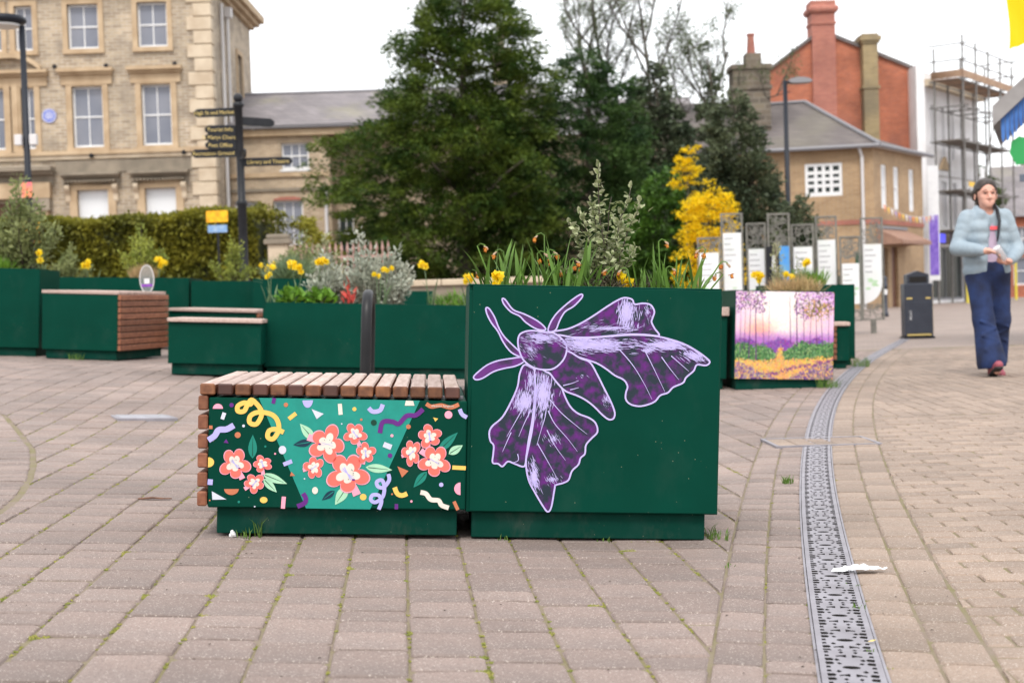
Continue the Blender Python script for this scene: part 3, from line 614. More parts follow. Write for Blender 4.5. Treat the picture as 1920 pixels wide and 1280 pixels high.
# --- confetti bench panel
bto = panel_map((165, 218), (1808, 242), (165, 918), (1795, 938), .0, .8, .085, .427, -.0006)
bcol = dict(teal=(26,142,128), coral=(250,112,100), pink=(244,164,186), cream=(226,218,206), mint=(168,216,182), tealeaf=(20,128,112), lilac=(180,176,234), purple=(98,36,126), yellow=(240,196,98), brown=(196,118,84), white=(208,212,228), navy=(10,50,70), dgreen=(0,62,46))
bk = list(bcol); bmat = [flatm(k, bcol[k]) for k in bk]; bi = {k: i for i, k in enumerate(bk)}
pp = MB().poly([(480,221),(1505,238),(1190,931),(785,924)], 0, to=lay(bto, 0)).build('painted_panel', [bmat[0]], cb)
def shp(name, items, k=2):
    o = MB()
    for j, (loop, c) in enumerate(items): o.poly(loop, bi[c], to=lay(bto, k+j*.6))
    return o.build(name, bmat, pp)
def flower(c, rad, rot, n=5, sk=1.0):
    def petals(r, w, grow=0):
        L = []
        for i in range(n*12):
            a = 2*math.pi*i/(n*12); q = abs(math.cos(a*n/2)); rr = r*(.56+.44*q**.75)*(1+.09*math.sin(3*a+rot*5)*w)+grow
            L.append((c[0]+rr*math.cos(a+rot), c[1]+rr*math.sin(a+rot)*sk))
        return L
    tr = rot+.9; st = [(c[0]+math.cos(tr)*rad*.6-math.sin(tr)*rad*.16, c[1]+math.sin(tr)*rad*.6+math.cos(tr)*rad*.16), (c[0]+math.cos(tr)*rad*1.16-math.sin(tr)*rad*.2, c[1]+math.sin(tr)*rad*1.16+math.cos(tr)*rad*.2), (c[0]+math.cos(tr)*rad*1.16+math.sin(tr)*rad*.2, c[1]+math.sin(tr)*rad*1.16-math.cos(tr)*rad*.2), (c[0]+math.cos(tr)*rad*.6+math.sin(tr)*rad*.16, c[1]+math.sin(tr)*rad*.6-math.cos(tr)*rad*.16)]
    it = [(st, 'pink'), (petals(rad, 1, rad*.06), 'pink'), (petals(rad, 1), 'coral'), (petals(rad*.56, 1.6), 'cream')]
    for i in range(3):
        a = rot+.3+i*.28; b = rad*.36; dx, dz = math.cos(a)*b, math.sin(a)*b; wv = rad*.028
        it.append(([(c[0]-dx-wv, c[1]-dz), (c[0]-dx+wv, c[1]-dz), (c[0]+dx+wv, c[1]+dz), (c[0]+dx-wv, c[1]+dz)], 'lilac'))
    a = rot+.55; q = (c[0]+math.cos(a)*rad*.42, c[1]+math.sin(a)*rad*.42); it.append((circ(*q, rad*.085, 8, rad*.05), 'purple'))
    for i in range(5):
        a = rgm.uniform(0, 6.28); q = (c[0]+math.cos(a)*rad*.28, c[1]+math.sin(a)*rad*.28); it.append((circ(*q, rad*.022, 6), 'navy'))
    return shp('painted_flower', it, 5)
def leaf(a, b, w_, c):
    dx, dz = b[0]-a[0], b[1]-a[1]; l = math.hypot(dx, dz); nx, nz = -dz/l, dx/l
    E = [(a[0]+dx*t+nx*w_*math.sin(math.pi*t**.8), a[1]+dz*t+nz*w_*math.sin(math.pi*t**.8)) for t in np.linspace(0, 1, 9)]+[(a[0]+dx*t-nx*w_*math.sin(math.pi*t**.8), a[1]+dz*t-nz*w_*math.sin(math.pi*t**.8)) for t in np.linspace(1, 0, 9)[1:-1]]
    o = MB(); o.poly(E, bi[c], to=lay(bto, 3)); o.ribbon([(a[0]+dx*t, a[1]+dz*t) for t in (.1, .5, .85)], [5, 4, 1.5], bi['dgreen' if c != 'navy' else 'teal'], False, lay(bto, 4)); o.build('painted_leaf', bmat, pp)
for c, r_, ro, sk in (((335,640),93,.2,1.05),((508,640),60,.6,.85),((460,762),64,1.7,.95),((915,515),112,2.6,1.05),((1092,450),72,.3,.95),((1160,572),62,.9,1.1),((833,663),62,2.0,1.15),((1046,702),130,.25,.98),((1567,465),76,.8,.95),((1452,570),58,1.9,1.45),((1600,625),98,2.9,1.02)): flower(c, r_, ro, 5, sk)
for a, b, w_, c in (((445,606),(445,455),28,'tealeaf'),((510,705),(665,768),26,'mint'),((515,735),(600,822),24,'mint'),((832,487),(742,385),30,'mint'),((818,500),(700,520),24,'navy'),((1160,662),(1330,680),28,'mint'),((1045,785),(968,902),34,'mint'),((965,812),(885,872),20,'navy'),((1622,562),(1748,440),28,'tealeaf'),((1690,578),(1780,522),26,'mint'),((1550,690),(1465,792),26,'tealeaf')): leaf(a, b, w_, c)
def curl(pts, wv, c): 
    o = MB(); q = smooth_loop(pts, 6, False); o.ribbon(q, wv, bi[c], False, lay(bto, 3))
    for i in range(len(q)):
        for k in (0, 1): p = o.v[2*i+k]; o.v[2*i+k] = (p[0], p[1]-.000012*i, p[2])
    o.build('painted_streamer', bmat, pp)
curl([(445,224),(428,262),(390,252),(350,272),(350,305),(388,305),(410,265),(440,235),(500,310),(470,385),(425,378),(430,335),(480,312),(560,325),(600,365),(608,425),(575,480),(540,470),(548,430),(590,420),(640,440)], 30, 'yellow')
curl([(165,490),(205,462),(230,425),(280,420),(325,395)], 38, 'lilac'); curl([(1250,445),(1268,375),(1330,372),(1370,385),(1420,335),(1480,330),(1525,292)], 30, 'purple')
curl([(1305,705),(1310,745),(1275,790),(1240,785),(1232,755),(1265,745),(1280,790),(1270,850),(1225,885),(1195,870),(1205,840),(1245,842),(1262,880),(1245,931)], 24, 'lilac')
curl([(1510,822),(1545,832),(1575,868),(1625,875),(1645,905),(1690,922)], 30, 'cream'); curl([(1345,790),(1362,830),(1392,842),(1425,830)], 30, 'yellow'); curl([(765,828),(783,860),(775,890),(730,912)], 30, 'purple'); curl([(1178,285),(1205,308),(1250,300),(1268,262)], 28, 'lilac'); curl([(1760,292),(1775,325),(1806,345)], 26, 'lilac')
def rect(x, y, w_, h_, a=0): c, s = math.cos(R(a)), math.sin(R(a)); return [(x+u*c-v*s, y+u*s+v*c) for u, v in ((-w_/2, -h_/2), (w_/2, -h_/2), (w_/2, h_/2), (-w_/2, h_/2))]
for loop, c in ((rect(258,336,24,44,18),'white'),(rect(180,408,22,22),'brown'),(rect(575,240,24,36,12),'purple'),(rect(694,337,58,26,-38),'yellow'),(rect(997,293,26,70,-5),'cream'),(rect(1299,526,54,34,22),'white'),(rect(667,634,58,26,-22),'lilac'),(rect(181,756,32,36,5),'lilac'),(rect(642,887,26,76,4),'pink'),(rect(1357,913,22,34),'purple'),(rect(1736,908,22,60,-25),'brown'),(rect(1756,666,86,26,3),'yellow'),
 ([(1415,238),(1462,240),(1470,270),(1408,270)],'cream'),([(815,292),(892,322),(848,356)],'white'),([(192,814),(284,866),(196,868)],'white'),([(262,505),(278,482),(294,510)],'purple'),([(682,718),(690,690),(714,716)],'brown'),([(1362,656),(1433,686),(1392,728)],'brown'),([(1590,345),(1622,352),(1604,372)],'yellow'),
 (circ(223,290,32,14,32,math.pi,2*math.pi),'pink'),(circ(315,800,46,14,38,0,math.pi),'brown'),(circ(166,630,38,14,32,-1.57,1.57),'yellow'),(circ(1765,800,40,14,40,1.57,4.71),'pink'),(circ(790,230,34,14,54,.1,3.0),'lilac'),
 (circ(309,267,14),'purple'),(circ(652,265,14),'brown'),(circ(1087,292,13),'yellow'),(circ(350,457,19),'brown'),(circ(633,552,24,16,27),'white'),(circ(518,870,24,16,20),'yellow'),(circ(841,810,19,14,23),'cream'),(circ(1146,852,21),'yellow'),(circ(1211,378,19),'dgreen'),(circ(1432,404,15),'brown'),(circ(1688,328,25),'pink'),(circ(1315,588,15),'purple'),(circ(1642,774,14),'lilac'),(circ(386,399,9),'white'),(circ(1327,461,10),'pink'),(circ(1131,359,8),'brown'),(circ(1452,880,8),'pink'),(circ(525,530,7),'tealeaf'),(circ(362,882,8),'tealeaf'),(circ(180,872,5),'brown'),(circ(587,576,6),'pink'),(circ(1007,386,5),'white'),(circ(774,735,5),'white'),(circ(462,912,5),'white'),(circ(1329,834,6),'brown')): shp('painted_confetti', [(loop, c)], 3)
curl([(1545,258),(1580,276),(1640,268),(1700,282),(1755,262)], 26, 'brown')
def text_obj(name, body, size, m, parent, loc, rot, ext=.0006, align='CENTER', sp=1.0):
    cu = bpy.data.curves.new(name, 'FONT'); cu.body = body; cu.size = size; cu.align_x = align; cu.align_y = 'CENTER'; cu.extrude = ext; cu.space_character = sp; cu.resolution_u = 3
    tmp = bpy.data.objects.new(name, cu); COL.objects.link(tmp); dg = bpy.context.evaluated_depsgraph_get(); me = bpy.data.meshes.new_from_object(tmp.evaluated_get(dg)); bpy.data.objects.remove(tmp)
    me.materials.clear(); me.materials.append(m); o = bpy.data.objects.new(name, me); link(o, parent); o.location = loc; o.rotation_euler = rot; return o
q = bto(1650, 272); text_obj('painted_signature', 'eleanor langton', .0105, bmat[bi['cream']], pp, (q[0], -.0035, q[2]), (R(90), 0, 0), sp=1.05)

# --- the other planters and benches
pA = planter('tall plain green planter at the left edge beside the wide slatted bench', (-4.3, 13.9, .40), .84, .8, .84, 0)
bB = bench('wide green bench with nine wooden slats down its right side', (-3.34, 13.52, .355), .76, 1.0, .635, R(-16), side='right', side_n=9, side_p=.058, side_w=.049, st=.03, run='x', pitch=.062, sw=.055, over=.0)
bC = bench('low green bench with a pale slatted top beside the long middle planter', (-1.82, 11.22, .262), .715, .8, .44, 0, st=.03, run='x', pitch=.09, sw=.084)
bD = bench('low green bench half hidden behind the pale topped bench', (-2.35, 14.6, .33), .90, .8, .46, R(-10), side='right', side_n=2, st=.03, run='x', pitch=.07, sw=.06)
pG = planter('long low green planter holding silver leaved shrubs behind the black hoop', (-1.12, 11.6, .195), 1.86, .8, .605, 0, R(2.7))
pF = planter('green planter rising just behind the long low planter', (-1.24, 12.75, .22), .95, .8, .80, R(0), R(2.5))
pH = planter('green planter with a purple woodland scene painted on its front', (2.615, 11.1, -.012), .79, .8, .79, R(-3), R(2.6))
bI = bench('green bench joined to the left side of the woodland painting planter', (1.80, 11.25, .02), .78, .8, .66, R(-3), R(2.6), st=.07, run='x', pitch=.2, sw=.18)
pJ = planter('small green planter behind the right side of the woodland painting planter', (3.62, 14.1, -.005), .92, .8, .83, R(-10), R(1))
bK = bench('small wooden slatted bench tucked behind the woodland painting planter', (3.9, 13.55, -.01), .42, .5, .46, R(-12), R(1), side=None, run='x', pitch=.08, sw=.07)
for i in range(6): MB().box(.0, .30, -.034, -.004, .10+i*.055, .145+i*.055, bev=.003).build('front_slat', P_['wood'], bK)
rowp = [('plain green planter in the back row behind the wide slatted bench', -4.2, 16.8, 1.75, -3), ('narrow green planter in the back row under the yellow daffodils', -2.42, 16.6, .72, -6), ('green planter in the back row left of the black signpost', -1.68, 16.2, 1.1, -4), ('green planter at the end of the back row below the black signpost', -.56, 15.9, .9, 0)]
pE = [planter(l, (x, y, h1(x, y)), w_, .8, .80 + (.04 if i == 2 else 0), R(a), R(2.2)) for i, (l, x, y, w_, a) in enumerate(rowp)]
# woodland painting: thousands of brush dabs
rgp = np.random.RandomState(4)
def wood_col(u, v):
    n = lambda s: rgp.normal(0, s, 3); e = rgp.normal(0, .012); v0 = v; u, v = u+rgp.normal(0, .01), v+e; mixc = lambda a, b, k: np.array(a, float)*(1-k)+np.array(b, float)*k
    gl = math.exp(-(((u-.44)*2.6)**2+((v-.74)*2.0)**2)); c = mixc((222, 178, 216), (246, 240, 228), gl)
    og = math.exp(-(((u-.24)/.16)**2+((v-.56)/.11)**2)); c = mixc(c, (242, 164, 140), og*.85); og = math.exp(-(((u-.74)/.2)**2+((v-.62)/.12)**2)); c = mixc(c, (240, 196, 190), og*.6)
    c = mixc(c, (168, 104, 188), float(ss(.58, .44, v))*.9)
    if v < .44+.03*math.sin(u*17): c = np.array((128, 70, 152.))+n(14)
    lt = .40-.10*float(ss(.22, .44, u))+.015*math.sin(u*23); rt_ = .33+.09*float(ss(.48, .66, u))+.014*math.sin(u*21); lb = .235-.03*math.sin(u*6); rb_ = .19+.09*u
    pathw = .025+.20*max(0, .36-v)
    if (u < .455-pathw*.9 and lb < v < lt) or (u > .475+pathw*.35 and rb_-.02 < v < rt_): k = rgp.rand(); c = np.array((44, 84, 48.)) if k < .35 else np.array((78, 126, 70.)) if k < .8 else np.array((126, 160, 104.))
    elif v < .36 and abs(u-.46) < pathw: c = np.array((214, 160, 92.))+n(12)
    elif v < max(lb, rb_): c = np.array((222, 172, 88.))+n(14) if rgp.rand() < .85 else np.array((196, 136, 110.))
    if v < .28 and abs(v-(.05+.25*(u-.3)+.01*math.sin(u*12))) < .014 and u > .28: c = np.array((124, 62, 116.))
    if v < .20-.5*abs(u-.04) or v < .19-.6*max(0, .90-u)**1.2: c = np.array(((92, 60, 112), (150, 120, 150), (116, 74, 130), (190, 160, 120))[rgp.randint(4)], float) if rgp.rand() < .8 else c
    lf_ = (v > .80-.25*max(0, .2-u)*2+.05*math.sin(u*19) and u < .3) or (v > .74+.06*math.sin(u*15) and u > .60)
    if lf_ and rgp.rand() < .62: c = np.array(((86, 78, 84), (176, 112, 186), (118, 72, 124), (120, 112, 84), (206, 160, 214))[rgp.randint(5)], float)
    if math.hypot((u-.84)/.15, (v-.79)/.11) < 1 and rgp.rand() < .5: c = np.array((128, 112, 62.)) if rgp.rand() < .6 else np.array((206, 160, 110.))
    return np.clip(c+n(6), 0, 255)
V, Fc, Cc = [], [], []
hx0, hx1, hz0, hz1 = .004, .786, .09, .784
def dab(u, v, du, dv, c, y):
    b = len(V); x, z = hx0+(hx1-hx0)*u, hz0+(hz1-hz0)*v
    for sx, sz in ((-1, -1), (1, -1), (1, 1), (-1, 1)): V.append((min(max(x+sx*du, hx0), hx1), y, min(max(z+sz*dv, hz0), hz1)))
    Fc.append((b, b+1, b+2, b+3)); Cc.extend([[(q/255)**2.2 for q in c]]*4)
for i in range(56):
    for j in range(56): dab((i+.5)/56, (j+.5)/56, .0075, .0066, wood_col((i+.5)/56, (j+.5)/56), -.001)
for _ in range(6500): u, v = rgp.rand(), rgp.rand(); dab(u, v, rgp.uniform(.002, .006), rgp.uniform(.002, .008), wood_col(u, v), -.0012-rgp.rand()*.0006)
wm = paint_mat('woodland_paint', .45); wp = mesh('painted_woodland', V, Fc, wm, pH, col=np.array(Cc))
o = MB()
for u0, v0, v1, le, wd_ in ((.05,.3,.8,.0,.5),(.09,.34,.85,.01,.5),(.14,.24,.95,.012,.8),(.215,.21,.98,-.02,1.0),(.29,.4,.8,-.02,.5),(.34,.4,.9,0,.4),(.565,.4,.95,-.02,.7),(.63,.37,.98,-.015,1.0),(.70,.4,.9,-.01,.6),(.76,.4,.92,.01,.5),(.83,.38,.95,-.02,.6),(.89,.39,.9,-.03,.6),(.95,.4,.9,.0,.5)):
    o.ribbon([(hx0+(hx1-hx0)*(u0+le*t), hz0+(hz1-hz0)*(v0+(v1-v0)*t)) for t in (0, .35, .7, 1)], [.010*wd_, .008*wd_, .006*wd_, .002], 0, False, lambda x, z, y=0.0: (x, -.0024, z))
o.build('painted_trunk', [flatm('plum', (96, 48, 108))], wp)
# black hoop behind the confetti bench, clear oval sign
hp = thing('cycle_hoop', 'black rubbery cycle hoop standing edge-on behind the confetti bench', 'cycle stand', (-.23, 8.2, h1(-.23, 8.2)), (0, R(3), R(-1.5)))
prof = [(0, .0), (0, .30), (.01, .48), (.045, .565), (.12, .61), (.25, .615), (.37, .59), (.44, .52), (.465, .42), (.47, .0)]
pts = [(p[0], p[1]*1.27) for p in smooth_loop(prof, 4, False)]; mb = MB(); prev = None
for i, (y, z) in enumerate(pts):
    q0, q1 = pts[max(i-1, 0)], pts[min(i+1, len(pts)-1)]; dy, dz = q1[0]-q0[0], q1[1]-q0[1]; l = math.hypot(dy, dz); ny, nz = -dz/l, dy/l
    b = len(mb.v); n = 12
    for k in range(n):
        a = 2*math.pi*k/n; ex = .031*(abs(math.cos(a))**.8)*math.copysign(1, math.cos(a)); en = .026*(abs(math.sin(a))**.8)*math.copysign(1, math.sin(a)); mb.v.append((ex, y+ny*en, z+nz*en))
    if prev is not None:
        for k in range(n): mb.f.append((prev+k, prev+(k+1) % n, b+(k+1) % n, b+k)); mb.m.append(0)
    prev = b
mb.build('hoop', M_('black_rubber', (.008, .008, .009), .42, (.013, .013, .015), 6, 5, spec=.3), hp, True)
MB().box(-.06, .06, -.05, .05, -.02, .012, bev=.004).build('foot_plate', P_['black'], hp); MB().box(-.06, .06, .42, .52, -.02, .012, bev=.004).build('foot_plate', P_['black'], hp)
# ------------------------------------------------------------------ plants
def leafcloud(P, D, U, L, W, fold=.25):
    """P base points, D directions, U rough normals -> folded diamond leaves (4 verts, 1 quad each)"""
    D = D/np.linalg.norm(D, axis=1, keepdims=True); Sd = np.cross(D, U); Sd /= (np.linalg.norm(Sd, axis=1, keepdims=True)+1e-9); N = np.cross(Sd, D)
    L = np.asarray(L).reshape(-1, 1); W = np.asarray(W).reshape(-1, 1); mid = P+D*L*.45
    v = np.stack([P, mid+Sd*W/2+N*W*fold, P+D*L, mid-Sd*W/2+N*W*fold], 1).reshape(-1, 3)
    f = np.arange(len(P)*4).reshape(-1, 4); return v, f
def rdir(n, g, up=0.):
    d = g.normal(0, 1, (n, 3)); d /= np.linalg.norm(d, axis=1, keepdims=True); d[:, 2] += up; return d/np.linalg.norm(d, axis=1, keepdims=True)
def leafmat(name, c, c2, rnd=.3, rough=.55, trans=.25, scale=3., lo=.4, hi=.6): return M_(name, c, rough, c2, scale, 3, rnd=rnd, trans=trans, spec=.3, lo=lo, hi=hi)
G_ = dict(daff=leafmat('daffodil_leaf', (.11, .22, .035), (.16, .28, .06)), daff2=leafmat('daffodil_leaf_blue', (.13, .20, .10), (.18, .25, .13)),
 yel=M_('daffodil_yellow', (.88, .68, .012), .5, (.85, .58, .008), 40, 2, trans=.3), ora=M_('withered_daffodil', (.66, .25, .02), .6, (.5, .16, .015), 60, 2, trans=.25), tan=M_('withered_sheath', (.42, .30, .2), .7),
 pit=leafmat('variegated_leaf', (.20, .25, .10), (.42, .44, .27), .3, scale=60), stem=M_('dark_stem', (.05, .035, .025), .7), hebe=leafmat('bronze_leaf', (.035, .028, .02), (.10, .085, .05), .4),
 silver=leafmat('silver_leaf', (.38, .41, .33), (.52, .53, .44), .2), sstem=M_('pale_stem', (.28, .22, .16), .8), prim=leafmat('bright_green_leaf', (.09, .22, .02), (.16, .30, .03)), red=leafmat('red_leaf', (.62, .05, .045), (.7, .2, .15), .2),
 straw=leafmat('straw_grass', (.55, .38, .20), (.45, .34, .16), .2), bgrass=leafmat('blue_grass', (.20, .27, .16), (.14, .20, .08), .25), lime=leafmat('yellow_green_leaf', (.30, .33, .06), (.19, .24, .05), .3), olive=leafmat('grey_green_leaf', (.27, .30, .12), (.18, .22, .085), .3), pale=leafmat('pale_variegated_leaf', (.40, .40, .24), (.26, .28, .14), .25), cream=M_('cream_petal', (.75, .68, .42), .6, trans=.3))
def strap_mesh(name, base, az, length, lean, width, droop, m, parent, n=7, twist=0.):
    """strap leaf: rises from base, leans over towards az"""
    V, F = [], []; p = Vector(base); th = lean*.25; st = length/n; side = Vector((-math.sin(az+twist), math.cos(az+twist), 0)); out = Vector((math.cos(az), math.sin(az), 0))
    for i in range(n+1):
        t = i/n; wv = width*(.75+.5*t)*(1 if t < .6 else max(.04, 1-((t-.6)/.4)**2)); d = out*math.sin(th)+Vector((0, 0, 1))*math.cos(th); nn = d.cross(side)
        V += [p-side*wv/2, p+nn*wv*.18, p+side*wv/2]; p = p+d*st; th += lean*.75/n+droop*(t**3)
    for i in range(n):
        for k in (0, 1): F.append((3*i+k, 3*i+k+1, 3*i+4+k, 3*i+3+k))
    return mesh(name, V, F, m, parent, True)
def daff_head(c, face, s, parent, wilt=False):
    """six petals and a trumpet, facing `face`"""
    face = Vector(face).normalized(); a = face.orthogonal().normalized(); b = face.cross(a); mb = MB(); c = Vector(c)
    for i in range(6):
        q = i*math.pi/3+random.uniform(-.15, .15); e = a*math.cos(q)+b*math.sin(q); sd_ = face.cross(e); back = -.1 if not wilt else random.uniform(-.2, .9); l = s*(1 if not wilt else random.uniform(.55, .9)); k = .36 if not wilt else .2
        tip = c+e*l*(.9 if not wilt else .5)+face*l*back; md = c+e*l*.5+face*l*back*.3
        mb.add([c, md+sd_*l*k, tip, md-sd_*l*k], [(0, 1, 2, 3)], 0)
    n = 8; r0, r1, h_ = s*.2, s*.32*(1 if not wilt else .7), s*.55; vs = [c+(a*math.cos(2*math.pi*k/n)+b*math.sin(2*math.pi*k/n))*r0 for k in range(n)]+[c+face*h_*random.uniform(.85, 1.1)+(a*math.cos(2*math.pi*k/n)+b*math.sin(2*math.pi*k/n))*r1*random.uniform(.8, 1.2) for k in range(n)]
    mb.add(vs, [(k, (k+1) % n, n+(k+1) % n, n+k) for k in range(n)], 1)
    return mb.build('flower', [G_['ora'] if wilt else G_['yel'], G_['ora'] if wilt else G_['yel']], parent)
def daff_stem(base, top, m, parent, bend=0.02, hook=None, r=.003):
    b, t = Vector(base), Vector(top); mid = (b+t)/2+Vector((random.uniform(-bend, bend), random.uniform(-bend, bend), 0)); pts = [b, (b+mid)/2, mid, (mid+t)/2, t]
    if hook: pts += [t+Vector((hook*.35, 0, abs(hook)*.25)), t+Vector((hook*.8, 0, abs(hook)*.1)), t+Vector((hook, 0, -abs(hook)*.35))]
    MB().tube(pts, [r]*4+[r*.8]+([r*.7]*3 if hook else []), 5, 0, False).build('stem', m, parent, True); return pts[-1]
def daffodils(label, base, leaves, flowers, s=.02, blue=False, wl=.012, group='daffodils in the planters', r=.0028):
    """leaves: (dx, az deg, length, lean); flowers: (dx, dy, height, kind, n)"""
    t = thing('daffodil_clump', label, 'daffodil', base, group=group); m = G_['daff2'] if blue else G_['daff']
    for dx, az, ln, le in leaves: strap_mesh('leaf', (dx, random.uniform(-.04, .04), -.03), R(az), ln, le, wl*random.uniform(.8, 1.25), random.uniform(0, .12), m, t, twist=random.uniform(-.8, .8))
    for dx, dx2, ht, kind, k in flowers:
        y = random.uniform(-.04, .03); hook = None if kind == 'y' else random.choice((-1, 1))*s*1.1
        e = daff_stem((dx, y, -.03), (dx2, y-.01, ht), m, t, .006, hook, r)
        for i in range(k):
            d = (random.uniform(-1, 1), -1, random.uniform(-.3, .5)) if kind == 'y' else (random.uniform(-.5, .5), -.5, -1)
            c = e+Vector((random.uniform(-1, 1), random.uniform(-.6, .2), random.uniform(-1, .8)))*s*(1.0 if k > 1 else .1)
            daff_head(c, d, s*(1 if kind == 'y' else .8), t, kind != 'y')
        if kind == 'w': MB().tube([e+Vector((-hook*.3, 0, abs(hook)*.35)), e+Vector((0, 0, abs(hook)*.1)), e+Vector((.1*hook, 0, -s*.1))], [r*.8, r*1.7, r*1.2], 5, 0).build('sheath', G_['tan'], t)
    return t
def on(pl, x, y, z):
    return pl.matrix_basis @ Vector((x, y, z))
def rl(n, x0, x1, l0, l1, sp=70): return [(random.uniform(x0, x1), random.uniform(90-sp, 90+sp)-90+random.choice((0, 180)) if random.random() < .85 else random.uniform(0, 360), random.uniform(l0, l1), random.uniform(.15, .75)) for _ in range(n)]
random.seed(21)
sz = .745
daffodils('withered orange daffodils with long green leaves at the left of the moth planter', on(moth, .17, .2, sz), rl(52, -.14, .15, .12, .26), [(-.05, -.135, .19, 'w', 1), (-.02, -.05, .17, 'w', 1), (.08, .088, .22, 'w', 1), (.06, .06, .16, 'w', 2), (.09, .095, .165, 'w', 1), (.1, .13, .15, 'w', 1), (.09, .11, .105, 'w', 1), (-.09, -.165, .105, 'w', 1)], .028)
daffodils('fresh yellow daffodil cluster at the front left corner of the moth planter', on(moth, .095, .1, sz), [(0, 180, .12, .5), (.01, 20, .1, .6)], [(0, 0, .075, 'y', 5), (.01, .008, .09, 'y', 3)], .02)
daffodils('spray of broad green daffodil leaves left of the variegated shrub', on(moth, .35, .16, sz), [(-.02, 170, .15, .35), (.0, 20, .2, .5), (.02, 10, .23, .45), (-.03, 160, .13, .8), (.02, 0, .16, .9), (.03, 40, .25, .3), (.04, 10, .19, 1.0), (-.04, 175, .17, .4), (.0, 350, .18, .85)]+rl(22, -.06, .07, .1, .25), [(.03, .045, .11, 'w', 2), (-.01, -.02, .14, 'w', 1), (.1, .125, .11, 'w', 1)], .028, wl=.016)
daffodils('mixed daffodil leaves and cream flower right of the variegated shrub', on(moth, .60, .2, sz), [(-.05, 170, .17, .3), (-.03, 160, .24, .25), (.02, 90, .24, .05), (.03, 80, .16, .1), (.04, 30, .13, .4), (-.02, 20, .15, .5), (.05, 170, .19, .35)]+rl(18, -.07, .07, .08, .21), [(-.06, -.075, .12, 'w', 1), (.03, .035, .21, 'w', 1), (.06, .055, .12, 'w', 1), (-.09, -.09, .075, 'y', 3)], .026, wl=.013)
daffodils('arching daffodils with orange withered heads at the right end of the moth planter', on(moth, .705, .2, sz), [(-.03, 170, .13, .3), (.02, 10, .16, .45), (-.01, 30, .2, .25), (0, 15, .14, .7), (.03, 5, .17, .9), (-.05, 150, .14, .3), (-.02, 60, .2, .15), (.03, 350, .15, 1.1)]+rl(20, -.07, .06, .1, .22), [(0, .085, .185, 'w', 3), (.01, .12, .135, 'w', 2), (.02, .135, .10, 'w', 1)], .028, wl=.012)
def shrub_stems(base, n, height, spread, g, up=.9, seg=8):
    out = []
    for i in range(n):
        a = g.uniform(0, 6.283); r = spread*math.sqrt(g.rand()); hgt = height*(1-.55*(r/spread)**1.2)*g.uniform(.82, 1.0) if i else height
        if i == 0: r = spread*.1
        tip = Vector((r*math.cos(a), r*math.sin(a)*.8, hgt)); pts = []
        for k in range(seg+1):
            t = k/seg; pts.append(Vector(base)+Vector((tip.x*t**.75+g.normal(0, .006*height), tip.y*t**.75+g.normal(0, .006*height), tip.z*t)))
        out.append(pts)
    return out
# variegated shrub, the tall one: every leaf a part
g = np.random.RandomState(8); vs_ = thing('variegated_shrub', 'tall variegated shrub rising from the middle of the moth planter', 'shrub', on(moth, .46, .26, sz))
mb = MB(); tips = [(-.015, .0, .475), (.10, .02, .40), (-.085, -.03, .31), (-.12, .03, .28), (.055, -.04, .30), (.13, .0, .34), (-.03, .05, .36), (-.06, -.02, .19), (.10, -.05, .19), (.02, -.06, .17), (-.17, -.03, .13), (.03, .03, .36)]
lm = bpy.data.meshes.new('leaf'); lw, ll = .0125, .029
lm.from_pydata([(0, 0, 0), (ll*.3, lw*.75, .002), (ll*.7, lw*.7, .003), (ll, 0, -.001), (ll*.7, -lw*.7, .003), (ll*.3, -lw*.75, .002), (ll*.5, 0, -.0015)], [], [(0, 6, 2, 1), (6, 3, 2), (0, 5, 4, 6), (6, 4, 3)]); lm.materials.append(G_['pit']); lm.update()
cnt = 0
for ti, tp in enumerate(tips):
    pts = [Vector((tp[0]*t**1.3+g.normal(0, .004), tp[1]*t+g.normal(0, .004), -.02+(tp[2]+.02)*t)) for t in np.linspace(0, 1, 9)]; mb.tube(pts, [.004-.0028*i/8 for i in range(9)], 5)
    nl = 29 if tp[2] > .25 else 20
    for k in range(nl):
        if cnt >= 298: break
        t = .22+.78*(k+g.rand())/nl; i = min(int(t*8), 7); p = pts[i].lerp(pts[i+1], t*8-i); a = k*2.4+g.normal(0, .3); el = .25+.9*max(0, t-.7)/.3+g.normal(0, .2)
        o = child('leaf', lm, vs_, p, (g.normal(0, .5), -el, a)); s_ = g.uniform(.7, 1.15)*(1 if t < .93 else .8); o.scale = (s_, s_, s_); cnt += 1
mb.build('stem', G_['stem'], vs_, True)
P = []; D = []; 
for i in range(620): tp = tips[g.randint(len(tips))]; t = .12+.82*g.rand(); P.append((tp[0]*t**1.3+g.normal(0, .012), tp[1]*t+g.normal(0, .012), tp[2]*t)); D.append((g.normal(0, 1), g.normal(0, 1), .6))
P = np.array(P); v, f = leafcloud(P, np.array(D), rdir(len(P), g, 1.2), .027*g.uniform(.6, 1.15, len(P)), .019*g.uniform(.6, 1.1, len(P)), .1); tag(mesh('leaf', v, f, G_['pit'], vs_), kind='stuff')
